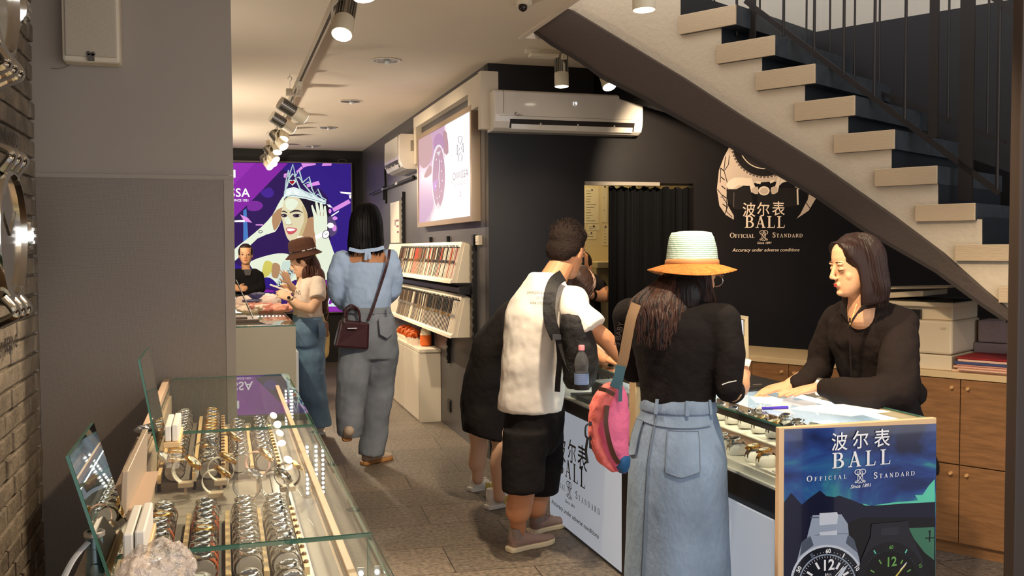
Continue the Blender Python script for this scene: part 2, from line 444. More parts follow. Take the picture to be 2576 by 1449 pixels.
# floor: large slate tiles laid in courses
def floor_mat():
    m = M('slate_tile', (120, 109, 97), rough=.5)
    N = m.node_tree.nodes; L = m.node_tree.links; b = N['Principled BSDF']
    tc = N.new('ShaderNodeTexCoord'); mp = N.new('ShaderNodeMapping'); mp.inputs['Rotation'].default_value = (0, 0, .06)
    L.new(tc.outputs['Object'], mp.inputs['Vector'])
    br = N.new('ShaderNodeTexBrick'); br.inputs['Scale'].default_value = 1.0
    br.inputs['Brick Width'].default_value = .75; br.inputs['Row Height'].default_value = .4; br.inputs['Mortar Size'].default_value = .003
    br.inputs['Color1'].default_value = (*lin((128, 116, 103)), 1); br.inputs['Color2'].default_value = (*lin((112, 103, 92)), 1); br.inputs['Mortar'].default_value = (*lin((58, 52, 46)), 1)
    L.new(mp.outputs['Vector'], br.inputs['Vector'])
    n = N.new('ShaderNodeTexNoise'); n.inputs['Scale'].default_value = 45; n.inputs['Detail'].default_value = 8
    L.new(tc.outputs['Object'], n.inputs['Vector'])
    r = N.new('ShaderNodeValToRGB'); r.color_ramp.elements[0].position = .3; r.color_ramp.elements[1].position = .72
    r.color_ramp.elements[0].color = (.45, .45, .45, 1); r.color_ramp.elements[1].color = (1.35, 1.33, 1.3, 1)
    L.new(n.outputs['Fac'], r.inputs['Fac'])
    x = N.new('ShaderNodeMix'); x.data_type = 'RGBA'; x.blend_type = 'MULTIPLY'; x.inputs[0].default_value = 1
    L.new(br.outputs['Color'], x.inputs[6]); L.new(r.outputs['Color'], x.inputs[7]); L.new(x.outputs[2], b.inputs['Base Color'])
    bp = N.new('ShaderNodeBump'); bp.inputs['Strength'].default_value = .35; bp.inputs['Distance'].default_value = .01
    L.new(n.outputs['Fac'], bp.inputs['Height']); L.new(bp.outputs['Normal'], b.inputs['Normal'])
    return m
MB().box((-.9, -1.2, -.1), (6.7, 13.2, 0)).build('floor', floor_mat(), kind='structure')
c = MB(); c.box((-.9, -1.2, ZC), (1.775, 13.2, ZC + .3)); c.box((1.775, 5.78, ZC), (6.7, 13.2, ZC + .3))
c.build('ceiling', m_ceil, kind='structure')
MB().box((1.76, -1.2, ZC - .012), (1.79, 5.78, ZC + .3)).build('trim_1', M('pale_trim', (226, 210, 190), rough=.6), kind='structure')
MB().box((1.3, -1.2, 5.3), (6.7, 7, 5.4)).build('ceiling_upper', m_ceil, kind='structure')  # unseen upper ceiling, put in to block world light over the stair
MB().box((XW, YM + .1, 0), (XW + .12, YB, ZC)).build('wall_right', m_dark, kind='structure')
MB().box((-.9, YB, 0), (XW + .12, YB + .12, ZC)).build('wall_back', m_black, kind='structure')
# mural wall with the door opening
dx0, dx1, dz = aY(1470, 450, YM)[0], aY(1745, 450, YM)[0], 1.975
wl = MB(); wl.box((XW, YM, 0), (dx0, YM + .1, ZC)); wl.box((dx1, YM, 0), (6.6, YM + .1, ZC)); wl.box((dx0, YM, dz), (dx1, YM + .1, ZC))
wl.build('wall_mural', m_mural, kind='structure')
MB().box((6.5, -1.2, 0), (6.62, YM, 5.3)).build('wall_far_right', m_black, kind='structure')
MB().box((dx0, YM - .02, dz - .022), (aY(1657, 455, YM)[0], YM + .03, dz + .004)).build('trim_2', M('door_head_rail', (150, 140, 128), rough=.5), kind='structure')
# pale room behind the curtain
bk = MB(); m_room = M('back_room_cream', (235, 214, 160), rough=.7)
bk.box((1.93, YM + 1.0, 0), (4.2, YM + 1.06, 2.5)); bk.box((4.14, YM + .1, 0), (4.2, YM + 1.0, 2.5)); bk.box((1.93, YM + .1, 2.44), (4.2, YM + 1.0, 2.5))
bk.build('wall_back_room', m_room, kind='structure')
# left brick wall, real courses
bm_ = MB(); zz = 0.0; row = 0
while zz < ZC:
    y = 2.2 - (row % 2) * .11
    while y < 4.15:
        j = random.uniform(-.004, .004); y1 = min(y + .212, 4.149)
        if y1 - y > .02: bm_.box((-.75, y, zz + .004), (-.69 + j, y1, zz + .066 + random.uniform(-.002, .002)))
        y += .22
    zz += .074; row += 1
bm_.box((-.9, -1.2, 0), (-.705, 4.3, ZC))
bm_.build('wall_left', M('grey_brick', (132, 120, 104), rough=.75, noise=(9, .35), bump=(50, .5)), kind='structure', bevel=.004)
# the panelled pillar
XP = .047
m_pil = M('pillar_grey', (166, 155, 142), rough=.55)
MB().box((-.9, 4.15, 0), (XP, 4.6, ZC)).build('wall_pillar', m_pil, kind='structure')
pp = MB(); zl = 1.80
pp.box((-.70, 4.142, zl - .018), (XP, 4.15, zl)); pp.box((aY(563, 500, 4.15)[0], 4.142, 0), (XP, 4.15, zl - .018))
pp.build('trim_3', m_pil, kind='structure', bevel=.001)
MB().box((-.69, 4.145, 0), (aY(563, 500, 4.15)[0], 4.151, zl - .018)).build('trim_4', perforated('perforated_grey', (166, 154, 141), (50, 43, 38), 330, .34), kind='structure')
sc = MB()
for p in [(268, 440), (543, 446), (568, 467), (573, 787), (573, 640)]:
    q = aY(*p, 4.142); sc.cyl(q, q + V(0, -.003, 0), .005, 10)
sc.build('trim_5', m_pil, kind='structure', smooth=40)

# ================================================================== LAMPS
m_lampw = M('lamp_cream', (226, 214, 188), rough=.45)
m_lens = EM('lamp_lens', (255, 246, 224), 9.0, 1)
WARM = (1.0, .80, .56)
def spot(root, pos, d, watt, ang, blend=.5, col=WARM, size=.04):
    watt *= 3.2
    l = bpy.data.lights.new('lamp_light', 'SPOT'); l.energy = watt; l.spot_size = math.radians(ang); l.spot_blend = blend; l.color = col; l.shadow_soft_size = size
    o = bpy.data.objects.new('lamp_light', l); COL.objects.link(o); o.parent = root
    o.location = np.array(pos) - np.array(root.location); o.rotation_euler = Vector(tuple(d)).to_track_quat('-Z', 'Y').to_euler()
def track_lamp(pos, d, label, rail_z, watt=60, ang=70, adapter=True, name='track_spotlight', group=None, k=1.0, rx=None):
    """pos = centre of the lens, d = direction the light leaves"""
    pos = np.array(pos, float); d = unit(d)
    top = V(*(pos - d * .15 * k)[:2], rail_z)
    if rx is not None: top[0] = rx
    t = thing(name, label, 'spotlight', tuple(top), 0, group)
    r = .047 * k
    b = MB(); b.lathe([(r, 0), (r, .085 * k), (r * .93, .09 * k)], 24, pos, -d); 
    b.lathe([(r * .98, -.002), (r * .98, .004)], 24, pos, -d)
    b.build('housing', m_lampw, t, smooth=35)
    MB().lathe([(r * .93, -.003), (r * .9, -.004)], 24, pos, -d).build('lens', m_lens, t)
    h = MB(); h.lathe([(r * .62, .09 * k), (r * .62, .2 * k)], 16, pos, -d)
    a, c = frame(d)
    for i in range(20):
        g = 2 * PI * i / 20; e = a * math.cos(g) + c * math.sin(g); q = pos - d * .145 * k
        h.obox(q + e * r * .78, [e, np.cross(d, e), d], (r * .2, .0011, .055 * k))
    h.lathe([(r * .95, .198 * k), (r * .95, .205 * k)], 20, pos, -d)
    h.build('heat_sink', m_steel, t)
    s = a if abs(a[2]) < .5 else c
    s = unit(V(s[0], s[1], 0)) if np.linalg.norm(s[:2]) > .1 else V(0, 1, 0)
    if np.dot(s, V(-1, 0, 0)) < 0: s = -s
    side = pos - d * .06 * k + s * (r + .004)
    arm = MB(); arm.tube([side, side + V(0, 0, max(.03, (rail_z - side[2]) * .55)), V(top[0], top[1], rail_z - .02)], .006, 6); arm.build('arm', m_lampw, t, smooth=40)
    if adapter: MB().box(top - V(.016, .07, .035), top + V(.016, .07, .0)).build('adapter', m_lampw, t, bevel=.003)
    if watt: spot(t, pos + d * .01, d, watt, ang)
    return t
XT, ZT = .525, 2.655
tr = thing('ceiling_track', 'long white lighting track hung on wires under the ceiling, left of the downlights', 'lighting track', (XT, 3.0, ZT))
MB().box((XT - .018, 2.6, ZT - .012), (XT + .018, 12.7, ZT + .016)).build('rail', M('track_white', (205, 190, 168), rough=.5), tr)
MB().box((XT - .007, 2.6, ZT - .0135), (XT + .007, 12.7, ZT - .011)).build('slot', M('track_slot', (70, 58, 46), rough=.6), tr)
for y in (4.2, 7.4, 8.5, 9.6, 11.0):
    q = MB(); x = XT - .03; q.tube([(x, y, ZT + .01), (x, y, ZC - .05)], .0016, 5); q.tube([V(x + .014 * math.sin(t), y, ZC - .036 - .016 * math.cos(t)) for t in [PI * .1 + k * PI * 1.5 / 9 for k in range(10)]], .0025, 5); q.tube([(x, y, ZC - .02), (x, y, ZC)], .003, 5)
    q.build('hanging_wire', m_steel, tr)
for y in (7.35, 9.1, 10.9):
    MB().box((XT - .06, y, ZT - .03), (XT + .06, y + .05, ZT + .02)).build('joint', M('track_white', (205, 190, 168)), tr, bevel=.002)
def tl(px, py, d, label, watt, ang=75, X=.56): track_lamp(aX(px, py, X), d, label, ZT - .012, watt, ang, rx=XT)
tl(918, -8, (.1, -.25, -1), 'white track spotlight at the very top edge of the picture, only its glowing lens showing', 60, 80, .53)
tl(860, 86, (-.22, -.55, -1), 'largest white track spotlight near the viewer, lens glowing, ribbed steel top', 60, 80, .52)
tl(766, 298, (.9, .35, -.5), 'track spotlight turned away to the right, first behind the track joint', 30, 90)
tl(738, 326, (.9, .3, -.5), 'track spotlight turned away to the right, just below the first turned one', 30, 90)
tl(713, 350, (-.15, -.6, -.9), 'lit track spotlight facing the viewer, uppermost of the far cluster', 38)
tl(714, 369, (.5, -.7, -.8), 'lit track spotlight tilted right, second in the far cluster', 38)
tl(698, 383, (-.1, -.6, -.9), 'lit track spotlight facing the viewer, third in the far cluster', 38)
tl(694, 402, (.5, -.7, -.8), 'lit track spotlight tilted right, fourth in the far cluster', 38)
tl(688, 412, (.3, -.8, -.7), 'glowing track spotlight overlapping the purple picture, fifth in the far cluster', 30)
tl(679, 420, (.4, -.8, -.7), 'glowing track spotlight last but one over the purple picture', 30)
tl(670, 431, (-.1, -.7, -.8), 'lowest and farthest glowing track spotlight over the purple picture', 30)
# lamps by the stair
def side_lamp(px, py, y, d, label, watt, ang=85):
    track_lamp(aY(px, py, y), d, label, ZC - .03, watt, ang)
rl = thing('ceiling_rail_section', 'short white track section on the ceiling above the wall air conditioner', 'lighting track', (2.2, 6.08, ZC))
b = MB(); b.box((1.90, 6.06, ZC - .03), (2.7, 6.10, ZC)); b.build('rail', m_lampw, rl, bevel=.002)
b = MB(); b.box((1.93, 6.04, ZC - .05), (2.12, 6.12, ZC - .03)); b.build('connector', m_lampw, rl, bevel=.003)
side_lamp(1413, 217, 6.08, (0, -.05, -1), 'white spotlight pointing straight down in front of the wall air conditioner', 12, 110)
side_lamp(1533, 218, 6.08, (.06, -.55, -1), 'glowing spotlight half behind the black stair beam', 8)
track_lamp((2.6, 5.5, 2.40), (1.25, 1.1, -.62), 'small spotlight added out of view behind the stair beam to brighten the printed watch', 2.52, 60, 100, k=.6)  # unseen lamp added only to light the mural
track_lamp(aY(1620, 24, 3.7), (.02, -.02, -1), 'cream spotlight hanging at the top edge in front of the stair plaster', 3.2, 7, 120, adapter=False)
rp = [(aY(970, 150, 6.69), 'nearest'), (None, 'second'), (None, 'third'), (None, 'farthest')]
for i, y in enumerate((6.70, 8.62, 10.54, 12.45)):
    t = thing('downlight', ['round recessed downlight nearest the viewer with mirror reflector', 'second recessed downlight from the viewer in the ceiling row', 'third recessed downlight from the viewer in the ceiling row', 'smallest recessed downlight close to the back wall'][i], 'downlight', (1.092, y, ZC), 0, None)
    MB().lathe([(.085, -.001), (.1, -.001), (.104, -.006), (.1, -.009), (.085, -.006)], 32, (1.092, y, ZC), (0, 0, 1), caps=False).build('trim_ring', m_white, t, smooth=50)
    MB().lathe([(.086, -.006), (.07, -.003), (.05, -.0015), (.0, -.001)], 24, (1.092, y, ZC), (0, 0, 1), caps=False).build('reflector', M('faceted_mirror', (205, 205, 200), rough=.08, metal=1, bump=(70, .9)), t, smooth=60)
    MB().ball((1.092 + .01, y, ZC - .012), .02, 10, 6).build('bulb', M('frosted_bulb', (240, 238, 230), rough=.3), t, smooth=60)
# dome camera and small hardware on the ceiling
p = aZ(1318, 4, ZC); t = thing('dome_camera', 'small white dome camera on the ceiling at the top edge', 'security camera', tuple(p))
MB().lathe([(.045, 0), (.045, -.02), (.03, -.03)], 20, p).build('base', m_lampw, t, smooth=50); MB().ball(p + V(-.012, -.02, -.034), .024, 14, 8).build('lens_dome', M('dark_dome', (40, 30, 26), rough=.08), t, smooth=60)
# lamps over the counters out of the frame, on the same kind of track
rl = thing('counter_track', 'white lighting track over the glass counters, above the picture', 'lighting track', (1.35, 2.2, ZC))
MB().box((1.33, .6, ZC - .03), (1.37, 4.2, ZC)).build('rail', m_lampw, rl)
for y, x, d, wt, ag, lb in [(2.9, 1.35, (.62, .06, -1.0), 34, 62, 'spotlight above the picture aimed at the black haired saleswoman'), (3.8, 1.35, (.12, .4, -1.0), 70, 70, 'spotlight above the picture aimed at the white shirt'),
                         (1.5, 1.35, (-.75, .42, -1.0), 55, 75, 'spotlight above the picture aimed at the left glass counter'), (2.2, 1.35, (.5, .45, -.9), 60, 70, 'spotlight above the picture aimed at the right counter'), (3.4, 1.35, (-.5, 3.2, -1.45), 75, 52, 'unseen spotlight added above the picture to brighten the blue blouse'), (.9, 1.35, (1.3, 2.6, .1), 9, 80, 'unseen spotlight added above the picture, tilted up towards the stair')]:  # blouse and stair spotlights are unseen extras, added for brightness
    track_lamp((x, y, 2.6), d, lb, ZC - .03, wt, ag)
for i, y in enumerate((5.6, 8.6, 11.2)):  # uplights added out of view to brighten the ceiling and back area
    p = V(-.55, y, 1.35); t = thing('added_uplight', ['added unseen uplight behind the grey pillar', 'added unseen uplight on the left wall in the middle of the back area', 'added unseen uplight on the left wall near the purple picture'][i], 'added light', tuple(p))
    MB().lathe([(.03, 0), (.06, .08), (.055, .08), (.028, .01)], 20, p).build('bowl', m_lampw, t, smooth=40); MB().box(p + V(-.2, -.03, -.02), p + V(0, .03, .02)).build('bracket', m_lampw, t)
    spot(t, p + V(0, 0, .085), (.9, .1, 1), (16, 46, 50)[i], 140, 1.0, (1, .90, .76), .08)
MB().box((-.9, 4.6, 0), (-.75, 13.0, ZC)).build('wall_left_rear', m_black, kind='structure')
track_lamp((-.4, 9.4, 2.45), (.7, 2.4, -.95), 'added unseen spotlight behind the pillar to brighten the far saleswoman', ZC, 60, 60)  # extra lamp put out of view to light the far face
track_lamp((-.35, 7.0, 2.45), (.9, .9, -1.5), 'added unseen spotlight behind the pillar aimed at the bucket hat', ZC, 40, 70)  # another extra unseen lamp, brightening the hat and counter area
# ================================================================== STAIR
A30 = math.radians(30)
SD = V(-math.sin(A30), math.cos(A30), 0); SN = V(math.cos(A30), math.sin(A30), 0); SP = V(3.12, 3.66, 0)
def st(px, py, off=0.0): return aP(px, py, SP + SN * off, SN)
m_tcap = M('brass_tread_end', (206, 182, 148), rough=.42, metal=.35, bump=(25, .12, (1, 1, 12)))
m_tread = M('painted_tread', (50, 54, 58), rough=.5, noise=(18, .25))
m_beam = M('stair_beam', (70, 58, 50), rough=.6, bump=(60, .15))
m_iron = M('black_iron', (40, 34, 30), rough=.5, metal=.3)
m_riser = M('riser_dark', (26, 30, 35), rough=.55)
stair = thing('staircase', 'open sided staircase with metal capped treads rising to the upper left', 'staircase', tuple(SP))
zig = [(1420, -260), (1429, 22), (1711, 193), (1859, 288), (1951, 344), (2056, 410), (2238, 538), (2366, 634), (2471, 728), (2560, 800), (2700, 910),
       (2700, 745), (2582, 735), (2582, 655), (2471, 645), (2471, 552), (2360, 544), (2360, 458), (2243, 450), (2243, 372), (2134, 366), (2134, 292), (2025, 284), (2025, 216), (1917, 206), (1917, 146), (1815, 136), (1815, 72), (1712, 66), (1712, -20), (1620, -28), (1620, -110), (1520, -120), (1520, -260)]
side = [st(*p, .03) for p in zig]
w_ = MB(); n_ = len(side); w_.prism(side, SN * .12)
w_.mi = [0 if i < 1 or i == 1 else 1 for i in range(len(w_.mi))]
sb = w_.build('stair_body', [m_cream, m_riser], stair)
for x_, ya_, yb_ in [(2582, 735, 655), (2471, 645, 552), (2360, 544, 458), (2243, 450, 372), (2134, 366, 292), (2025, 284, 216), (1917, 206, 146), (1815, 136, 72), (1712, 66, -20)]:
    p_, q_ = st(x_, ya_ + 6, .031), st(x_, yb_ - 6, .031); q_[:2] = p_[:2]
    MB().prism([p_ - SD * .001, p_ + SD * .03, q_ + SD * .03, q_ - SD * .001], SN * .87).build('riser', m_riser, stair)
beam = [(1315, 56), (1340, 50), (1374, 49), (1429, 22), (1711, 193), (1859, 290), (1951, 346), (2056, 412), (2238, 540), (2366, 636), (2471, 730), (2600, 835), (2600, 870), (2530, 803), (2471, 764), (2352, 677), (2170, 572), (2052, 490), (1842, 367), (1660, 267), (1620, 243), (1513, 190), (1458, 150), (1384, 106)]
MB().prism([st(*p, -.02) for p in beam], SN * .16).build('edge_beam', m_beam, stair)
lower = [(1842, 367), (1660, 267), (1620, 243), (1513, 190), (1458, 150), (1384, 106), (1315, 56), (1318, 64), (1384, 114), (1458, 158), (1513, 199), (1620, 252), (1660, 276), (1842, 376), (2052, 499), (2170, 581), (2352, 686), (2471, 773), (2530, 812), (2530, 803), (2471, 764), (2352, 677), (2170, 572), (2052, 490)]
MB().prism([st(*p, -.03) for p in lower], SN * .03).build('beam_flange', M('beam_flange_dark', (48, 40, 36), rough=.5), stair)
TL = [(1707, 28, 1850, 22, 48), (1802, 103, 1948, 98, 48), (1900, 172, 2050, 169, 47), (1998, 250, 2150, 247, 48), (2097, 334, 2250, 330, 47), (2200, 424, 2357, 418, 44), (2302, 514, 2453, 512, 42), (2402, 616, 2540, 614, 41), (2512, 722, 2640, 722, 41), (2625, 835, 2760, 835, 42)]
for x0, y0, x1, y1, h in TL:
    a = st(x0, y0, 0); b_ = st(x1, y1, 0); zt = (a[2] + b_[2]) / 2; c_ = st(x0, y0 + h, 0); th = a[2] - c_[2]
    a[2] = b_[2] = zt
    q = MB(); q.prism([a + SN * .012, b_ + SN * .012, b_ + SN * .012 - V(0, 0, th), a + SN * .012 - V(0, 0, th)], SN * .9)
    o = q.build('tread', m_tread, stair)
    q = MB(); q.prism([a, b_, b_ - V(0, 0, th), a - V(0, 0, th)], SN * .012); q.build('end_cap', m_tcap, o, bevel=.002)
# stair wall behind: black below, pale above
p0 = st(1700, 152, 1.02); p1 = st(2415, 22, 1.02)
zz = (p0[2] + p1[2]) / 2 + .02
far0 = SP + SN * 1.02 + SD * 3.3; far1 = SP + SN * 1.02 - SD * 2.6
print('stair wall split z', p0[2], p1[2])
def slope_z(s): return 1.30 + (2.62 - 1.30) * s          # underside follows the flight
wq = MB(); lo = [far1 + V(0, 0, .62), far0 + V(0, 0, 3.09)]
wq.prism([far1 + V(0, 0, .75), far0 + V(0, 0, 3.3), far0 + V(0, 0, zz), far1 + V(0, 0, zz)], SN * .08); wq.build('wall_stair', m_black, kind='structure')
MB().prism([far1 + V(0, 0, zz), far0 + V(0, 0, zz), far0 + V(0, 0, 5.3), far1 + V(0, 0, 5.3)], SN * .08).build('wall_stair_upper', M('upper_wall_grey', (196, 188, 172), rough=.8, bump=(6, .2, (8, 8, .3))), kind='structure')
# railings
def railing(label, off, bars, posts, rails, r):
    t = thing('stair_railing', label, 'railing', tuple(SP + SN * off + V(0, 0, 1.5)))
    for x, y0, y1 in bars:
        a = st(x, y0, off); b_ = st(x, y1, off); a[:2] = b_[:2]
        MB().cyl(a, b_, r, 8).build('baluster', m_iron, t, smooth=40)
    for x, y0, y1, wd in posts:
        a = st(x, y0, off); b_ = st(x, y1, off); a[:2] = b_[:2]
        MB().obox((a + b_) / 2, [SD, SN, (0, 0, 1)], (wd, .006, abs(a[2] - b_[2]) / 2)).build('post', m_iron, t)
    for pa, pb, wd in rails:
        a = st(*pa, off); b_ = st(*pb, off); d = unit(b_ - a)
        MB().obox((a + b_) / 2, [d, SN, np.cross(d, SN)], (np.linalg.norm(b_ - a) / 2, .006, wd)).build('rail', m_iron, t)
    return t
railing('black iron stair railing on the near tread edge with flat posts and slanting rail', .16,
        [(1971, -120, 92), (2048, -120, 132), (2122, -120, 190), (2199, -120, 245), (2276, -120, 303), (2508, 15, 482), (1853, -120, 90)],
        [(1893, -120, 100, .018), (2347, -120, 346, .021), (2428, -120, 505, .032)],
        [((1875, 2), (2515, 487), .013), ((2480, -18), (2600, 62), .013)], .0075)
railing('thinner black iron stair railing on the far edge against the dark stairwell', .80,
        [(1797, -120, 22), (1911, -120, 98), (2028, -120, 150), (2087, -120, 170), (2149, -120, 200), (2211, -120, 232), (2483, -120, 345), (2384, -120, 310)], [],
        [((1852, 90), (2530, 358), .01)], .006)
# dark upright at the right edge, close to the viewer
q0 = aY(2534, 700, 2.2)
t = thing('steel_column', 'dark brown steel column cut by the right picture edge', 'column', (q0[0], 2.18, 0))
b = MB(); b.box((q0[0], 2.16, 0), (q0[0] + .12, 2.2, 5.3)); b.build('shaft', M('column_dark', (58, 46, 38), rough=.55), t, bevel=.006)
MB().box((q0[0] - .012, 2.13, 0), (q0[0] + .13, 2.23, .012)).build('foot_plate', m_iron, t)
# ================================================================== FIXTURES OF THE BACK AREA
LB = lambda px, py: aY(px, py, YB - .085)
lb = thing('lightbox', 'huge purple lit advertising picture of a crowned woman on the back wall', 'light box', (.9, YB - .04, .66))
x0, x1 = -.65, LB(886, 500)[0]; z0, z1 = LB(860, 786)[2], LB(700, 406)[2]
b = MB(); b.box((x0, YB - .08, z0), (x1, YB - .0, z1)); b.build('case', m_blackp, lb)
b = MB()
for q in [((x0, YB - .092, z1 - .012), (x1, YB - .078, z1)), ((x0, YB - .092, z0), (x1, YB - .078, z0 + .012)), ((x1 - .012, YB - .092, z0 + .012), (x1, YB - .078, z1 - .012))]: b.box(*q)
b.build('frame', M('lightbox_frame', (120, 108, 100), rough=.4, metal=.5), lb)
E_ = lambda n, c, s=1.0: EM('print_' + n, c, s, .2)
pv, pvl, pvd, ind = E_('violet', (128, 38, 158)), E_('violet_light', (142, 46, 170)), E_('violet_dark', (58, 30, 104)), E_('indigo', (50, 30, 126))
ind2, pk, wh = E_('indigo_dark', (46, 24, 84)), E_('pink', (214, 140, 222)), E_('white', (244, 244, 246))
sk, skl, skd, hr = E_('skin', (214, 206, 172)), E_('skin_light', (222, 232, 212)), E_('skin_dark', (172, 134, 100)), E_('hair', (30, 22, 40))
tea, red, lipc, dk, yel, cyn, sil = E_('silver_crown', (176, 200, 204)), E_('red', (150, 14, 24)), E_('lip', (196, 84, 92)), E_('line', (44, 34, 50)), E_('yellow', (204, 196, 96)), E_('cyan', (70, 120, 190)), E_('silver_light', (214, 230, 230))
P = Print(LB, (0, -1, 0), .00006)
o = lambda x, y: (590 + x / 7.247, 400 + y / 7.247)       # zoomed crop -> photo pixels
o2 = lambda x, y: (590 + x / 7.247, 580 + y / 7.247)
def pl(pts, m, f=o, sm=0): P.poly([f(*p) for p in pts], m, sm)
def ln(pts, wd, m, f=o, sm=0, cl=False): P.line([f(*p) for p in pts], [v / 7.247 for v in wd] if hasattr(wd, '__len__') else wd / 7.247, m, sm, True, cl)
pl([(-900, 60), (2140, 75), (2130, 2780), (-900, 2780)], ind)
pl([(0, 1060), (520, 560), (900, 200), (1500, 800), (900, 1900), (0, 1900)], ind2, sm=3)
pl([(1300, 500), (1700, 700), (1750, 1500), (1500, 1800), (1300, 1200)], ind2, sm=3)
pl([(480, 600), (640, 520), (720, 620), (660, 700), (540, 690)], E_('blue_blur', (66, 36, 140)), sm=4)
pl([(250, 790), (430, 770), (520, 850), (430, 940), (250, 930)], E_('violet_blur', (118, 44, 150)), sm=4)
pl([(160, 940), (215, 900), (250, 1449), (200, 1900), (160, 1900)], cyn)
pl([(-900, 60), (975, 75), (330, 745), (-60, 1120), (-900, 1950)], pv)
pl([(-900, 60), (380, 70), (-60, 520), (-900, 1300)], pvl)
# confetti
for q in [[(1215, 78), (1480, 80), (1480, 110), (1330, 130), (1250, 160)], [(1120, 230), (1220, 130), (1250, 170), (1140, 250)], [(1610, 78), (1770, 80), (1765, 120), (1590, 125)], [(1310, 465), (1530, 398), (1560, 465), (1330, 515)], [(1780, 900), (2080, 735), (2120, 800), (1900, 920), (1810, 965)], [(900, 270), (960, 255), (930, 350), (895, 330)], [(100, 1010), (240, 1070), (320, 1160), (180, 1140)], [(385, 1190), (520, 1188), (520, 1215), (385, 1212)]]: pl(q, pk)
for q in [[(1920, 595), (2130, 610), (2135, 650), (1940, 625)], [(2085, 660), (2130, 660), (2120, 725), (2095, 715)], [(0, 1120), (180, 1110), (190, 1150), (0, 1150)], [(1650, 820), (1740, 835), (1790, 890), (1700, 870)], [(1760, 1030), (1900, 940), (1905, 960), (1770, 1050)]]: pl(q, wh)
# hair, neck, shoulders
pl([(930, 700), (1100, 640), (1400, 700), (1640, 800), (1720, 900), (1730, 1150), (1740, 1350), (1640, 1700), (1420, 1600), (1250, 1000)], hr, sm=4)
pl([(1700, 1080), (1790, 1060), (1860, 1200), (1870, 1320), (1800, 1400), (1720, 1380)], E_('hair_violet', (84, 70, 110)), sm=4)
for c_ in [(1820, 1260, 40, 60), (1830, 1080, 45, 34), (1740, 950, 26, 40), (1750, 1210, 60, 50)]: P.ell(o(c_[0], c_[1]), c_[2] / 7.247, c_[3] / 7.247, pk if c_[0] != 1750 else wh)
pl([(300, 560), (700, 430), (960, 425), (1150, 520), (1350, 420), (1830, 420), (1830, 900), (1600, 1060), (1100, 1400), (800, 1000), (640, 860), (480, 850), (330, 700)], skl, o2, 3)
pl([(540, 580), (640, 560), (710, 640), (640, 800), (500, 850)], yel, o2, 3)
pl([(700, 600), (830, 640), (800, 860), (680, 830)], skd, o2, 3)
pl([(1230, 1200), (1440, 1050), (1490, 1300), (1480, 1700), (1380, 1820), (1180, 1700), (1100, 1640)], skd, sm=3)
pl([(1300, 1720), (1500, 1620), (1510, 1900), (1350, 1800)], yel)
# sash with ornaments
pl([(880, 560), (1120, 560), (1120, 760), (940, 1040), (760, 1060), (780, 900)], E_('sash', (196, 214, 206)), o2)
for k in range(9): ln([(1110 - k * 40, 700 + k * 42), (1000 - k * 32, 690 + k * 40), (1060 - k * 38, 780 + k * 40)], 14, dk, o2)
pl([(440, 1060), (900, 1000), (1100, 900), (1800, 900), (1880, 1480), (400, 1480)], pvd, o2)
pl([(1660, 900), (1830, 900), (2140, 1320), (2140, 1500), (1400, 1480), (1500, 1200)], pv, o2)
pl([(430, 1060), (720, 1090), (720, 1120), (420, 1120)], pv, o2)
# arms and hands
pl([(-60, 1700), (240, 1449), (500, 1230), (690, 1020), (780, 850), (885, 680), (905, 740), (880, 900), (850, 1130), (760, 1300), (700, 1340), (420, 1449), (150, 1720), (-60, 1900)], skl, sm=2)
pl([(690, 1020), (870, 880), (850, 1120), (740, 1300), (700, 1240)], skd, sm=2)
ln([(440, 1330), (470, 1300), (510, 1325), (470, 1350)], 12, dk, sm=3, cl=True)
# face
pl([(930, 720), (1050, 680), (1180, 720), (1270, 860), (1330, 1020), (1310, 1180), (1230, 1380), (1130, 1500), (1050, 1520), (960, 1440), (900, 1260), (870, 1120), (850, 1020), (880, 850)], sk, sm=4)
pl([(1230, 840), (1330, 1020), (1310, 1180), (1230, 1400), (1150, 1490), (1200, 1300), (1270, 1100)], E_('skin_shadow', (196, 176, 132)), sm=3)
pl([(930, 760), (1060, 720), (1160, 800), (1060, 930), (950, 900)], skl, sm=4)
pl([(920, 1040), (1000, 1080), (1030, 1180), (930, 1200)], skl, sm=3)
ln([(860, 960), (900, 955), (960, 980)], [12, 28, 10], dk, sm=4)
ln([(1010, 980), (1100, 945), (1180, 950), (1245, 985)], [16, 34, 24, 6], dk, sm=4)
pl([(850, 1010), (920, 1000), (960, 1030), (930, 1060), (870, 1055)], E_('eye_shadow', (70, 56, 74)), sm=4)
pl([(1060, 1020), (1130, 1000), (1215, 1025), (1150, 1062), (1090, 1060)], E_('eye_shadow', (70, 56, 74)), sm=4)
P.ell(o(915, 1030), 3, 2.4, E_('iris', (24, 18, 26))); P.ell(o(1140, 1033), 3.6, 2.8, E_('iris', (24, 18, 26)))
P.ell(o(1190, 1034), 2, 1.2, wh); P.ell(o(885, 1032), 1.4, 1.1, wh)
ln([(965, 1050), (930, 1150), (935, 1190), (1000, 1200), (1060, 1180)], [2, 5, 10, 12, 6], skd, sm=4)
pl([(940, 1260), (1040, 1250), (1140, 1275), (1090, 1350), (1000, 1375), (955, 1330)], lipc, sm=4)
pl([(955, 1270), (1040, 1265), (1110, 1285), (1050, 1315), (970, 1310)], wh, sm=3)
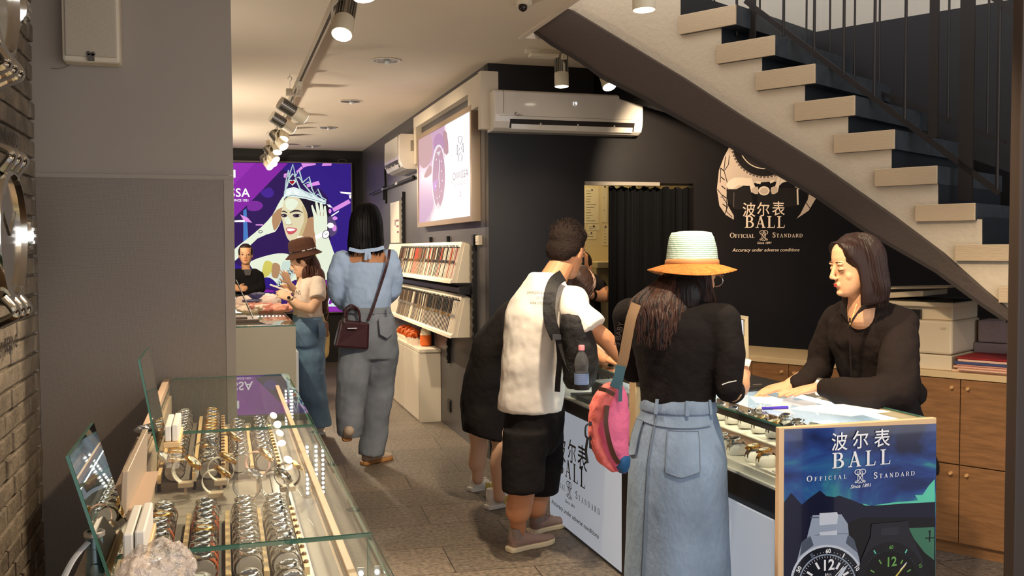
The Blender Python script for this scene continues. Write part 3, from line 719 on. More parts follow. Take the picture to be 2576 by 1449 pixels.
# gloved hand with watch
pl([(1395, 850), (1420, 835), (1475, 960), (1500, 1000), (1470, 790), (1500, 760), (1560, 960), (1550, 760), (1590, 760), (1630, 960), (1630, 860), (1660, 850), (1690, 1050), (1690, 1300), (1720, 1449), (1830, 1760), (1810, 2000), (1500, 2050), (1480, 1449), (1450, 1300), (1440, 1050)], skl)
for a_ in [[(1475, 960), (1510, 1020)], [(1560, 960), (1560, 1040)], [(1630, 960), (1620, 1040)]]: ln(a_, 10, skd)
pl([(1460, 1400), (1600, 1330), (1620, 1400), (1480, 1470)], wh)
P.ell(o(1665, 1375), 9, 11.5, E_('line', (44, 34, 50)), .5); P.ell(o(1665, 1375), 7.6, 10, wh, .5)
ln([(1640, 1360), (1672, 1380), (1690, 1350)], 8, dk)
# crown
pl([(905, 590), (960, 540), (1080, 510), (1300, 590), (1660, 760), (1650, 830), (1300, 730), (1060, 690), (940, 690), (890, 740)], sil)
for a_, w2 in [([(915, 640), (940, 400), (985, 200), (995, 330), (960, 500)], 22), ([(985, 330), (1065, 95), (1110, 320), (1060, 270), (990, 360), (930, 560)], 30), ([(1095, 330), (1180, 210), (1240, 440), (1170, 330), (1110, 350), (1190, 540), (1420, 690)], 28), ([(1240, 430), (1360, 325), (1410, 520), (1350, 420), (1260, 460), (1380, 600), (1540, 720)], 26), ([(1400, 520), (1460, 640), (1515, 545), (1600, 720), (1520, 640), (1470, 680)], 24), ([(1590, 700), (1665, 740), (1655, 820)], 20)]: ln(a_, w2, tea)
for k in range(9):
    g = math.radians(200 - k * 27); ln([(1060 + 40 * math.cos(g), 620 - 40 * math.sin(g)), (1060 + 110 * math.cos(g), 620 - 80 * math.sin(g))], 14, wh)
ln([(935, 690), (1060, 660), (1300, 700), (1650, 800)], 10, E_('crown_line', (120, 140, 150)))
def heart(cx_, cy_, k, m): pl([(cx_ + k * 16 * math.sin(t) ** 3, cy_ - k * (13 * math.cos(t) - 5 * math.cos(2 * t) - 2 * math.cos(3 * t) - math.cos(4 * t))) for t in [2 * PI * i / 40 for i in range(40)]], m)
heart(1055, 425, 3.9, sil); heart(1048, 425, 2.7, red)
# the small repeated crown at the foot of the picture
for a_ in [[(1700, 1340), (1790, 1060), (1860, 1230), (1760, 1330), (2000, 1340), (1870, 1240)]]: ln(a_, 18, sil, o2)
pl([(1690, 1340), (2020, 1340), (2020, 1385), (1690, 1385)], sil, o2); pl([(1340, 1400), (2130, 1400), (2130, 1470), (1340, 1470)], pvl, o2)
P.build('picture', lb)
b = MB(); Yt = YB - .085 - .012
sx1, szb = LB(631, 495), LB(600, 495)
hgt = LB(600, 473)[2] - szb[2]
wj = text_w('JOWISSA', hgt * 1.38, spacing=1.05)
put_text(b, 'JOWISSA', (sx1[0] - wj - .004, Yt, szb[2]), (1, 0, 0), (0, 0, 1), hgt * 1.38, spacing=1.05, bold=.002)
ts = LB(624, 507); h2 = LB(600, 501)[2] - ts[2]; wj2 = text_w('SWISS WATCHES SINCE 1951', h2 * 1.38)
put_text(b, 'SWISS WATCHES SINCE 1951', (ts[0] - wj2, Yt, ts[2]), (1, 0, 0), (0, 0, 1), h2 * 1.38, bold=.0006)
q = LB(592.5, 447)
b.quad((q[0] - .09, Yt, q[2]), (q[0], Yt, q[2]), (q[0], Yt, q[2] + .1), (q[0] - .09, Yt, q[2] + .1))
b.build('lettering', E_('white', (244, 244, 246)), lb)
b = MB(); p = LB(850, 407); b.tube(bez([p + V(0, 0, -.01), p + V(.02, 0, .03), p + V(.09, 0, .03), p + V(.12, 0, 0)], 5), .003, 5); b.build('loose_wire', M('grey_wire', (110, 104, 96)), lb)

# ---- lit screen on the right wall
SX = lambda px, py: aX(px, py, XW - .062)
sy0, sy1, sz0, sz1 = 6.83, 8.87, 1.693, 2.53
scr = thing('wall_lightbox', 'lit purple and white watch advertisement in a silver frame on the right wall', 'light box', (XW - .03, 7.85, sz0))
MB().box((XW - .05, sy0 + .003, sz0 + .003), (XW - .001, sy1 - .003, sz1 - .003)).build('case', M('frame_champagne', (168, 146, 122), rough=.35, metal=.5), scr)
b = MB(); fr = .04
for q in [((XW - .07, sy0, sz0), (XW - .049, sy1, sz0 + fr)), ((XW - .07, sy0, sz1 - fr), (XW - .049, sy1, sz1)), ((XW - .07, sy0, sz0 + fr), (XW - .049, sy0 + fr, sz1 - fr)), ((XW - .07, sy1 - fr, sz0 + fr), (XW - .049, sy1, sz1 - fr))]: b.box(*q)
b.build('frame', MATS['frame_champagne'], scr)
def screen_mat():
    m = M('lit_advert', (255, 255, 255), rough=.3)
    N = m.node_tree.nodes; L = m.node_tree.links; bs = N['Principled BSDF']
    tc = N.new('ShaderNodeTexCoord'); mp = N.new('ShaderNodeMapping'); L.new(tc.outputs['Object'], mp.inputs['Vector'])
    g = N.new('ShaderNodeSeparateXYZ'); L.new(mp.outputs['Vector'], g.inputs[0])
    n = N.new('ShaderNodeTexNoise'); n.inputs['Scale'].default_value = 1.6; n.inputs['Detail'].default_value = 3; L.new(mp.outputs['Vector'], n.inputs['Vector'])
    a = N.new('ShaderNodeMath'); a.operation = 'MULTIPLY_ADD'; a.inputs[1].default_value = .5; L.new(g.outputs['Y'], a.inputs[0]); L.new(n.outputs['Fac'], a.inputs[2])
    d = N.new('ShaderNodeMath'); d.operation = 'MULTIPLY_ADD'; d.inputs[1].default_value = .6; d.inputs[2].default_value = 0; L.new(g.outputs['Z'], d.inputs[0])
    e = N.new('ShaderNodeMath'); e.operation = 'ADD'; L.new(a.outputs[0], e.inputs[0]); L.new(d.outputs[0], e.inputs[1])
    r = N.new('ShaderNodeValToRGB'); cr = r.color_ramp
    cr.elements[0].position = .66; cr.elements[0].color = (*lin((252, 252, 255)), 1)
    cr.elements[1].position = .86; cr.elements[1].color = (*lin((190, 150, 186)), 1)
    k = cr.elements.new(.76); k.color = (*lin((226, 208, 214)), 1)
    L.new(e.outputs[0], r.inputs['Fac'])
    bs.inputs['Base Color'].default_value = (.03, .03, .03, 1); L.new(r.outputs['Color'], bs.inputs['Emission Color']); bs.inputs['Emission Strength'].default_value = 1.0
    return m
b = MB(); b.quad((XW - .061, sy1 - fr, sz0 + fr), (XW - .061, sy0 + fr, sz0 + fr), (XW - .061, sy0 + fr, sz1 - fr), (XW - .061, sy1 - fr, sz1 - fr)); b.build('panel', screen_mat(), scr)
P = Print(lambda x, y: SX(1040 + x / 4.525, 260 + y / 4.525), (-1, 0, 0), .00006)
W1, W2, W3, W4 = EM('ad_mauve', (188, 146, 184), 1.0, .03), EM('ad_pale', (228, 218, 224), 1.0, .03), EM('ad_line', (104, 92, 104), 1.0, .03), EM('ad_white', (252, 250, 252), 1.0, .03)
P.poly([(335, 330), (380, 335), (400, 560), (350, 560)], EM('ad_tan', (190, 150, 160), 1.0, .03), 2)
P.poly([(235, 400), (290, 340), (335, 380), (350, 500), (240, 520)], W1, 2)
P.ell((287, 840), 78, 370, W2, .02, 40); P.ell((290, 840), 70, 345, EM('ad_rose', (196, 156, 176), 1.0, .03), .02, 40)
P.line([(287 + 76 * math.cos(t), 840 + 366 * math.sin(t)) for t in [2 * PI * k / 40 for k in range(40)]], 7, W4, closed=True)
P.poly([(225, 900), (280, 850), (250, 1010), (220, 960)], EM('ad_lilac', (206, 160, 216), 1.0, .03)); P.poly([(262, 560), (312, 540), (290, 600)], W2); P.poly([(262, 1170), (280, 1120), (305, 1170), (290, 1200)], W2)
P.line([(290, 840), (300, 640)], 6, W4); P.line([(290, 840), (300, 960)], 6, W4)
for x, y in [(262, 640), (318, 660), (322, 770), (330, 880), (320, 1000), (270, 1080), (250, 940), (296, 1060)]: P.ell((x, y), 4, 12, W4, n=10)
for q in [[(120, 830), (190, 700), (210, 780), (160, 840)], [(60, 420), (200, 360), (210, 620), (120, 740), (60, 640)]]: P.poly(q, EM('ad_peach', (206, 168, 170), 1.0, .03), 3)
# emblem: an upright octagon crossed by two bands
for q in [[(515, 385), (550, 370), (558, 400), (536, 475), (512, 430)], [(500, 470), (527, 520), (500, 590)], [(567, 450), (570, 560), (545, 512)], [(512, 610), (536, 555), (558, 590), (550, 650), (520, 660)]]: P.line(q, 5, W3, closed=True)
for q in [[(527, 1005), (540, 1005), (540, 1025)], [(527, 1060), (540, 1055), (540, 1035)]]: P.line(q, 5, EM('ad_red', (190, 90, 120), 1.0, .03))
P.build('printed_watch', scr)
b = MB(); a0 = SX(1040 + 440 / 4.525, 260 + 885 / 4.525); a1 = SX(1040 + 635 / 4.525, 260 + 840 / 4.525); hh = SX(1040 + 540 / 4.525, 260 + 780 / 4.525)[2] - SX(1040 + 540 / 4.525, 260 + 872 / 4.525)[2]
wj = text_w('JOWISSA', 1); put_text(b, 'JOWISSA', a0, (0, -1, 0), (0, 0, 1), hh * 1.38, sx=abs(a1[1] - a0[1]) / wj / (hh * 1.38), lift=.004)
a0 = SX(1040 + 455 / 4.525, 260 + 955 / 4.525); wj = text_w('SWISS WATCHES SINCE 1951', 1); put_text(b, 'SWISS WATCHES SINCE 1951', a0, (0, -1, 0), (0, 0, 1), .04, sx=abs(a1[1] - a0[1]) / wj / .04, lift=.004)
b.build('lettering', EM('ad_type', (150, 130, 140), 1.0, .03), scr)

# ---- pipe covers and wall hardware on the right wall
cov = thing('pipe_cover', 'white angular pipe cover running over the wall light box between both air conditioners', 'pipe cover', (XW, 8, 2.5))
m_cov = M('cover_white', (220, 206, 184), rough=.5)
b = MB(); b.box((XW - .065, 6.61, 2.62), (XW, 9.05, 2.72)); b.build('long_duct', m_cov, cov, bevel=.004)
b = MB(); b.box((XW - .07, 6.56, 2.325), (XW + .06, 6.63, 2.725)); b.build('corner_duct', m_cov, cov, bevel=.004)
b = MB(); b.box((XW - .068, 6.62, 2.49), (XW, 6.93, 2.63)); b.build('joint_box', m_cov, cov, bevel=.004)
b = MB(); b.box((XW - .06, 8.97, 2.285), (XW, 9.07, 2.63)); b.build('far_duct', m_cov, cov, bevel=.004)
def aircon(name, label, p0, ax, L_, h, dpt, disp):
    """ax: rows (along, out, up)"""
    t = thing(name, label, 'air conditioner', tuple(p0)); A, O, U = [np.array(v, float) for v in ax]; p0 = np.array(p0, float)
    W = lambda a, o_, u: p0 + A * a + O * o_ + U * u
    pr = [(0, 0), (.62, 0), (.86, .06), (.97, .22), (1.0, .38), (.98, .95), (.90, 1.0), (0, 1.0)]
    b = MB(); b.prism([W(0, o_ * dpt, u * h) for o_, u in pr], A * L_); b.build('body', M('ac_white', (236, 226, 212), rough=.16, coat=.4), t, bevel=.006)
    b = MB(); n = W(0, .86 * dpt, .06 * h); n2 = W(0, .99 * dpt, .30 * h); d = unit(n2 - n); nn = unit(np.cross(A, d)); 
    if np.dot(nn, O - U) < 0: nn = -nn
    b.prism([n + A * L_ * .1 + nn * .002 + d * .004, n + A * L_ * .94 + nn * .002 + d * .004, n2 + A * L_ * .94 + nn * .002 - d * .004, n2 + A * L_ * .1 + nn * .002 - d * .004], nn * .004); b.build('outlet', M('ac_dark', (34, 26, 22), rough=.5), t)
    b = MB(); m_ = n * .62 + n2 * .38; b.prism([m_ + A * L_ * .11 + nn * .006, m_ + A * L_ * .93 + nn * .006, m_ + A * L_ * .93 + nn * .012 - d * .03, m_ + A * L_ * .11 + nn * .012 - d * .03], d * .006); 
    for k in (.3, .55, .8): b.obox(m_ + A * L_ * k + nn * .008, [A, d, nn], (.004, .02, .006))
    b.build('louver', M('ac_white', (236, 226, 212)), t)
    b = MB()
    b.obox(W(L_ * .5, dpt * .992, h * .36), [A, U, O], (L_ * .47, .0012, .002)); b.obox(W(L_ * .055, dpt * .97, h * .7), [A, U, O], (.0012, h * .28, .008)); b.build('panel_seam', M('seam_grey', (150, 138, 124)), t)
    return t, W, (A, O, U)
AC0 = aY(1243, 327, YM - .18)
t, W, ax = aircon('air_conditioner', 'large glossy white wall air conditioner on the dark wall under the stair beam', (AC0[0], YM, AC0[2]), [(1, 0, 0), (0, -1, 0), (0, 0, 1)], aY(1618, 325, YM - .2)[0] - AC0[0], .275, .2, 1)
b = MB(); put_text(b, '19', W(.56, .203, .185), (1, 0, 0), (0, 0, 1), .036, lift=.001); b.build('display', EM('ac_digits', (245, 250, 255), 1.3), t)
b = MB(); q = W(.14, .204, .1); b.tube(bez([q, q + V(.004, 0, .02), q + V(.016, 0, .022), q + V(.004, 0, .012), q + V(.02, 0, .0), q + V(.025, 0, .01), q + V(.032, 0, 0), q + V(.04, 0, .011), q + V(.047, 0, .001), q + V(.06, 0, .006)], 4), .0012, 4); b.build('script_badge', M('badge_black', (40, 34, 30)), t)
t, W, ax = aircon('air_conditioner', 'smaller white air conditioner seen from its end, high on the far right wall', (XW, 9.08, 2.245), [(0, 1, 0), (-1, 0, 0), (0, 0, 1)], .85, .33, .2, 0)
b = MB(); q = W(-.001, .07, .17); b.obox(q + V(0, 0, .05), [(1, 0, 0), (0, 0, 1), (0, 1, 0)], (.018, .05, .001)); b.build('rating_label', M('label_grey', (150, 140, 124), noise=(400, .5)), t)
def rail_thing(y, z0, z1, label, w=.03, teeth=True, x=XW):
    t = thing('shelf_upright', label, 'shelf upright', (x, y, z0)); b = MB(); b.box((x - .028, y - w / 2, z0), (x, y + w / 2, z1)); b.build('channel', m_blackp, t)
    if teeth:
        b = MB(); z = z0 + .03
        while z < z1 - .06: b.box((x - .034, y - w * .3, z), (x - .027, y + w * .3, z + .035)); z += .06
        b.build('tooth_strip', m_blackp, t)
    return t
rail_thing(6.98, .55, 1.60, 'black slotted shelf upright nearest the wall corner, full height beside the racks', .05)
rail_thing(7.85, .55, 1.60, 'black shelf upright behind the middle of both strap racks')
rail_thing(8.55, .55, 1.60, 'black shelf upright behind the far half of both strap racks')
rail_thing(9.9, 1.0, 2.08, 'black upright beside the white sign board on the far right wall')
t = thing('switch_box', 'small cream switch box at the top of the black upright by the corner', 'switch', (XW, 6.87, 1.53)); q = aX(1203, 604, XW - .02); MB().box((XW - .03, q[1] - .045, q[2] - .035), (XW, q[1] + .045, q[2] + .033)).build('cover', m_cov, t, bevel=.004); MB().box((XW - .034, q[1] - .03, q[2] - .015), (XW - .029, q[1] + .03, q[2] + .015)).build('rocker', m_white, t, bevel=.002)
q = aX(1132, 1020, XW); t = thing('wall_socket', 'black wall socket low on the right wall past the white cabinet', 'socket', tuple(q)); MB().box((XW - .014, q[1] - .05, q[2] - .05), (XW, q[1] + .05, q[2] + .05)).build('plate', m_blackp, t, bevel=.004); MB().cyl(q + V(-.016, 0, 0), q + V(-.008, 0, 0), .028, 16).build('insert', M('socket_grey', (60, 56, 54)), t)
# white sign board and black cable rail on the far wall
q = aX(963, 560, XW - .03); t = thing('sign_board', 'white sign board with small print on the far right wall', 'sign', (XW, q[1], q[2]))
MB().box((XW - .05, 9.95, 1.56), (XW - .002, 10.5, 1.99)).build('board', m_white, t, bevel=.003)
b = MB()
for k in range(3): b.box((XW - .0515, 9.98, 1.78 - k * .06), (XW - .05, 10.14 - k * .03, 1.80 - k * .06))
b.box((XW - .0515, 10.17, 1.74), (XW - .05, 10.21, 1.80)); b.build('small_print', M('sign_print', (120, 60, 90)), t)
t = thing('cable_rail', 'thin black slanting rail with clips under the far air conditioner', 'rail', (XW - .02, 10, 2.2)); a0, a1 = aX(1040, 446, XW - .03), aX(930, 490, XW - .03); b = MB(); b.tube([a0, a1], .014, 6); b.build('bar', m_blackp, t); MB().ball(a0, .022, 8, 6).build('end_knob', m_blackp, t)
b = MB()
for k in (.3, .62): b.obox(a0 * (1 - k) + a1 * k + V(-.012, 0, 0), [(1, 0, 0), (0, 1, 0), (0, 0, 1)], (.006, .07, .012))
b.build('clip', m_steel, t)
b = MB(); a2 = aX(968, 425, XW - .01); a3 = aX(971, 512, XW - .01); b.tube([a2, a3], .012, 6); b.box(a2 + V(-.03, -.04, -.35), a2 + V(.01, .04, -.2)); b.build('drop_cable', m_blackp, t)

# ---- the two strap racks
m_rack = M('rack_white', (240, 228, 206), rough=.5)
strap_cols = [((60, 40, 30), 5), ((34, 30, 30), 5), ((176, 60, 34), 2), ((226, 214, 196), 4), ((120, 70, 40), 3), ((150, 130, 110), 2), ((190, 120, 120), 1), ((84, 66, 52), 3)]
low_cols = [((44, 36, 34), 8), ((90, 78, 66), 4), ((226, 220, 210), 3), ((160, 140, 116), 2)]
def rack(name, label, zt, zb, ytop, protos, pick, group, lab):
    y0, y1 = 7.11, 10.4
    T = lambda y, u, o=0.0: V(XW - (.075 + (.155 - .075) * u) - o * .96, y, zt + (zb - zt) * u - o * .25)   # on the sloping face, u 0 top .. 1 bottom
    t = thing(name, label, 'strap rack', (XW, y0, zb))
    b = MB(); b.prism([V(XW - .001, y0, zt - .02), V(XW - .03, y0, zt), T(y0, 0) + V(0, 0, .012), T(y0, 1), V(XW - .001, y0, zb)], (0, y1 - y0, 0)); b.build('body', m_rack, t, bevel=.002)
    b = MB(); b.prism([T(y0, .9, .0), T(y0, 1.0, .0), T(y0, 1.0, .016), T(y0, .93, .016)], (0, y1 - y0, 0)); b.build('lip', m_rack, t)
    MB().prism([V(XW - .002, y0 - .012, zt - .02), V(XW - .055, y0 - .012, zt - .005), V(XW - .12, y0 - .012, zb + .001), V(XW - .002, y0 - .012, zb + .001)], (0, .012, 0)).build('side_panel', m_rack, t)
    y = y0 + .03; i = 0; rnd = random.Random(name)
    b = MB()
    yy = y
    while yy < 9.6: b.ball(T(yy, .1, .008), .007, 6, 4); yy += .05
    b.build('hook_row', m_blackp, t)
    d = unit(T(y, 1) - T(y, 0))
    while y < 9.55:
        k = pick(i, rnd); n = len(protos)
        pr, cname = protos[k]
        r_ = pr.copy(); COL.objects.link(r_); r_['category'] = 'watch strap'
        zr = T(y, .12, .012)
        c = np.eye(4); c[:3, 0] = (0, -1, 0); c[:3, 2] = -d; c[:3, 1] = np.cross(c[:3, 2], c[:3, 0]); c[:3, 3] = zr
        r_.matrix_world = Matrix(c.tolist()); r_['label'] = lab % cname; r_['group'] = group % cname
        for ch, _s in pr_tree[pr.name]:
            c2 = ch.copy(); COL.objects.link(c2); c2.parent = r_
        y += .05; i += 1
    return t
pr_tree = {}
def strap_proto(cname, col, buckle, L_):
    """local: x across, z down is negative, y out of the face"""
    m = M('strap_' + cname, col, rough=.6, bump=(200, .3))
    b = MB(); w = .0085
    b.prism([V(-w, -.004, 0), V(w, -.004, 0), V(w * .85, -.004, -L_ * .5), V(w * .8, -.004, -L_ * .94), V(0, -.004, -L_), V(-w * .8, -.004, -L_ * .94), V(-w * .85, -.004, -L_ * .5)], (0, .004, 0))
    b.prism([V(-w, -.012, 0), V(w, -.012, 0), V(w * .85, -.007, -L_ * .45), V(-w * .85, -.007, -L_ * .45)], (0, .005, 0))
    o = b.build('watch_strap', m, local=True, kind=None); pr_tree[o.name] = []
    q = MB(); q.obox((0, -.01, -L_ * .46), np.eye(3), (w * 1.35, .004, .011)); c = q.build('buckle', buckle, o, local=True); 
    q = MB(); q.obox((0, -.008, .012), np.eye(3), (.003, .003, .012)); c2 = q.build('hanger', m_blackp, o, local=True)
    pr_tree[o.name] = [(c, []), (c2, [])]
    return (o, cname)
m_buckd = M('dark_buckle', (70, 58, 48), rough=.3, metal=.8)
up = [strap_proto(n_, c_, bk_, .235) for n_, c_, bk_ in [('dark brown', (64, 42, 32), m_buckd), ('black', (32, 29, 29), m_buckd), ('red', (190, 66, 40), m_gold), ('white', (232, 222, 204), m_buckd), ('tan brown', (140, 84, 48), m_gold), ('grey', (128, 118, 108), m_steel), ('rose', (198, 128, 128), m_buckd), ('pale beige', (214, 190, 160), m_gold)]]
rack('strap_rack', 'upper white rack on the right wall with coloured watch straps hanging in a row', 1.537, 1.24, 0, up, lambda i, r: (6 if i == 0 else 3 if i in (1, 3, 4, 5, 6, 7, 8) and i % 3 else r.choice([0, 0, 1, 1, 2, 4, 4, 3, 7, 2, 0, 5])), 'watch straps %s on the upper rack', '%s leather watch strap hanging on the upper white rack of the right wall')
lo_ = [strap_proto(n_, c_, bk_, .25) for n_, c_, bk_ in [('black', (40, 34, 32), m_gold), ('grey brown', (96, 80, 66), m_steel), ('white', (228, 220, 208), m_steel), ('taupe', (160, 140, 116), m_gold)]]
rack('strap_rack', 'lower white rack on the right wall with mostly black watch straps', 1.14, .828, 0, lo_, lambda i, r: (2 if i in (0, 1, 2) else r.choice([0, 0, 0, 1, 0, 2, 1, 3, 1]) if i > 16 else 0 if i % 5 else 1), 'watch straps %s on the lower rack', '%s watch strap hanging on the lower white rack of the right wall')
for pr, _n in up + lo_:
    for c_, _s in pr_tree[pr.name]: bpy.data.objects.remove(c_)
    bpy.data.objects.remove(pr)
t = thing('shelf_bracket_rail', 'dark metal shelf bar between the two strap racks', 'shelf bar', (XW, 7.1, 1.19))
MB().box((XW - .11, 7.06, 1.165), (XW - .02, 10.4, 1.205)).build('bar', M('dark_metal', (66, 66, 66), rough=.35, metal=.6), t, bevel=.006); MB().box((XW - .115, 7.04, 1.155), (XW - .02, 7.062, 1.215)).build('end_cap', m_blackp, t)

# ---- low white cabinet and what lies on it
cab = thing('low_cabinet', 'long low white cabinet standing against the right wall under the racks', 'cabinet', (1.70, 9.5, 0))
MB().box((1.607, 8.22, 0), (XW - .002, 11.2, .625)).build('body', m_white, cab, bevel=.002)
MB().box((1.600, 8.21, .605), (XW - .002, 11.21, .632)).build('top', m_white, cab, bevel=.002)
for k in range(4): MB().box((1.598, 8.235 + k * .74, .02), (1.606, 8.235 + k * .74 + .73, .598)).build('door', m_white, cab, bevel=.001)
q = aZ(1045, 845, .632)
t = thing('strap_bundle', 'bundle of orange straps piled in loops on the low white cabinet', 'strap bundle', (1.68, 9.0, .632)); m_or = M('orange_strap', (216, 104, 40), rough=.7)
rnd = random.Random(3); b = MB()
for k in range(26):
    cx_, cy_ = 1.69 + rnd.uniform(-.05, .05), 8.75 + k * .033; rr = rnd.uniform(.022, .035)
    b.tube([V(cx_ + rr * math.cos(g) * .9, cy_ + .01 * g, .70 + rr * .9 * math.sin(g) + .02 * math.sin(k)) for g in [i * 2 * PI / 12 for i in range(12)]], .012, 6, closed=True)
b.build('loops', m_or, t, smooth=60); MB().box((1.63, 8.72, .632), (1.76, 9.62, .668)).build('tray', M('tray_cream', (240, 226, 200)), t, bevel=.003)
t = thing('plush_tail', 'orange cylinder with a pale tip standing at the end of the white cabinet', 'ornament', (1.72, 8.48, .632)); MB().lathe([(.035, 0), (.05, .01), (.052, .06), (.05, .10)], 20, (1.72, 8.5, .632)).build('orange_base', m_or, t, smooth=50); MB().lathe([(.05, .10), (.044, .14), (.03, .165), (.0, .17)], 20, (1.72, 8.5, .632)).build('pale_tip', M('tray_cream', (240, 226, 200)), t, smooth=50)
for k, (y, x) in enumerate([(8.62, 1.64), (8.78, 1.63), (8.9, 1.65)]):
    b = MB(); b.prism([V(x - .03, y - .03, .632), V(x + .03, y - .03, .632), V(x + .03, y, .69), V(x - .03, y, .69)], (0, .002, 0)); tag(b.build('price_card', m_white), ['small white card nearest the viewer on the low cabinet', 'middle small white card on the low cabinet', 'farthest small white card on the low cabinet'][k], 'card')

# ---- speaker on the pillar, big wall watches on the brick
a0, a1 = aY(152, 0, 4.06), aY(303, 160, 4.06)
sp = thing('wall_speaker', 'cream loudspeaker with perforated grille hanging on the grey pillar', 'speaker', ((a0[0] + a1[0]) / 2, 4.1, a1[2]))
MB().box((a0[0], 4.06, a1[2]), (a1[0], 4.15, a1[2] + .42)).build('cabinet', m_lampw, sp, bevel=.012)
MB().box((a0[0] + .012, 4.052, a1[2] + .02), (a1[0] - .012, 4.062, a1[2] + .40)).build('grille', perforated('speaker_grille', (214, 202, 178), (120, 108, 92), 260, .3), sp, bevel=.006)
b = MB(); xm = (a0[0] + a1[0]) / 2; b.box((xm - .012, 4.045, a1[2] + .004), (xm + .012, 4.055, a1[2] + .03)); b.cyl((xm - .008, 4.055, a1[2] + .032), (xm - .008, 4.045, a1[2] + .032), .008, 10); b.cyl((xm + .008, 4.055, a1[2] + .03), (xm + .008, 4.045, a1[2] + .03), .008, 10); b.build('badge', M('badge_grey', (96, 88, 80)), sp)
b = MB(); q = V(a0[0] + .02, 4.13, a1[2]); b.tube(bez([q, q + V(-.03, 0, -.015), q + V(-.07, 0, -.018)], 5), .0012, 4); b.build('loose_wire', M('grey_wire', (110, 104, 96)), sp)
def wall_watch(cy_, cz_, r, label):
    X0 = -.685
    t = thing('wall_watch', label, 'wall clock', (X0, cy_, cz_)); c = V(X0, cy_, cz_); U = V(1, 0, 0)
    MB().lathe([(r * .96, 0), (r, .02), (r, .06), (r * .93, .085), (r * .84, .088), (r * .82, .07)], 48, c, U).build('case', m_chrome, t, smooth=40)
    MB().lathe([(r * .83, .06), (0, .062)], 40, c, U).build('dial', M('watch_black_dial', (26, 24, 24), rough=.2, coat=.5), t)
    b = MB()
    for k in range(60):
        g = 2 * PI * k / 60; d = V(0, math.cos(g), math.sin(g)); L_ = .06 if k % 5 == 0 else .03
        b.obox(c + U * .066 + d * r * (.8 - L_ / 2), [d, np.cross(U, d), U], (r * L_ / 2, r * (.012 if k % 5 == 0 else .005), .002))
    b.build('hour_marks', M('mark_white', (230, 226, 216)), t)
    b = MB()
    for g, L_ in ((.7, .5), (2.5, .66)): d = V(0, math.cos(g), math.sin(g)); b.obox(c + U * .072 + d * r * L_ / 2, [d, np.cross(U, d), U], (r * L_ / 2, r * .02, .002))
    b.build('hands', m_chrome, t)
    b = MB(); e = V(0, 1, 0); b.lathe([(.03, 0), (.055, .012), (.055, .06), (.035, .075)], 18, c + U * .045 + e * r * 1.0, e)
    for k in range(16): g = 2 * PI * k / 16; b.obox(c + U * (.045 + .055 * math.cos(g)) + e * (r + .036) + V(0, 0, .055 * math.sin(g)), [e, (0, 0, 1), U], (.022, .005, .005))
    b.build('crown', m_chrome, t, smooth=35)
    for s in (1, -1):
        b = MB()
        for k in range(3):
            y = cy_ + (k - 1) * r * .42; b.tube(bez([V(X0 + .07, y, cz_ + s * r * .86), V(X0 + .1, y, cz_ + s * r * 1.08), V(X0 + .06, y, cz_ + s * r * 1.2), V(X0 + .02, y, cz_ + s * r * 1.3)], 5), [r * .19] * 16, 8, .35, up=(1, 0, 0))
        b.build('bracelet', m_chrome, t, smooth=50)
    return t
wall_watch(3.25, aX(60, 592, -.6)[2], .215, 'lower of two giant chrome wall watches on the brick wall')
wall_watch(3.22, 2.27, .215, 'upper giant chrome wall watch on the brick wall, cut by the left edge')
for txt, px, py, lb_ in [('HOLLYWOOD', 40, 372, 'dark city name lettering above the lower wall watch'), ('BEIJING', 38, 872, 'dark city name lettering under the lower wall watch')]:
    q = aX(px, py, -.68); h = .062; b = MB(); wj = text_w(txt, h); 
    put_text(b, txt, V(-.68, q[1] - wj, q[2]), (0, 1, 0), (0, 0, 1), h, lift=.006, bold=.002); tag(b.build('wall_lettering', M('letter_dark', (44, 40, 38), rough=.4)), lb_, 'lettering')
# ---- the mural print on the dark wall
MU = lambda px, py: aY(px, py, YM)
mu = thing('mural', 'big pale watch and writing printed on the dark wall behind the saleswoman', 'mural', (3.9, YM, 1.5))
g1, g2, g3, g4 = M('print_grey', (206, 184, 166)), M('print_grey_dark', (112, 98, 88)), M('print_grey_light', (236, 216, 196)), M('print_black', (34, 29, 28))
o = lambda x, y: (1790 + x / 4.829, 360 + y / 4.829)
P = Print(MU, (0, -1, 0), .00006)
def pl(pts, m, sm=0): P.poly([o(*p) for p in pts], m, sm)
def ln(pts, wd, m, sm=0, cl=False): P.line([o(*p) for p in pts], wd / 4.829, m, sm, True, cl)
pl([(230, 20), (150, 170), (90, 330), (65, 560), (95, 760), (170, 870), (270, 930), (270, 880), (200, 760), (180, 560), (300, 560), (420, 500), (560, 480), (700, 470), (850, 470), (960, 460), (1040, 560), (1180, 560), (1160, 700), (1080, 860), (1030, 920), (1180, 820), (1275, 660), (1280, 560), (1150, 300), (900, 0)], g1, 1)
pl([(300, 560), (420, 500), (460, 540), (500, 700), (560, 820), (280, 800), (200, 700), (200, 560)], g4); pl([(560, 560), (1040, 540), (1050, 760), (560, 820)], g4)
pl([(190, 480), (280, 420), (450, 430), (470, 520), (330, 510), (260, 560), (190, 540)], g3, 2); pl([(820, 400), (950, 460), (860, 480), (800, 540)], g3, 1)
for k in range(5): ln([(110 + k * 6, 300 + k * 110), (150 + k * 10, 340 + k * 110)], 12, g4)
for a_ in [[(170, 160), (150, 330), (190, 480)], [(215, 150), (205, 260), (160, 330)], [(110, 300), (105, 480)], [(70, 560), (130, 640), (110, 660)], [(130, 650), (200, 760), (160, 860)], [(190, 540), (180, 830), (250, 900)], [(1190, 560), (1160, 700)], [(1130, 700), (1200, 800)], [(1140, 600), (1230, 640)]]: ln(a_, 9, g4)
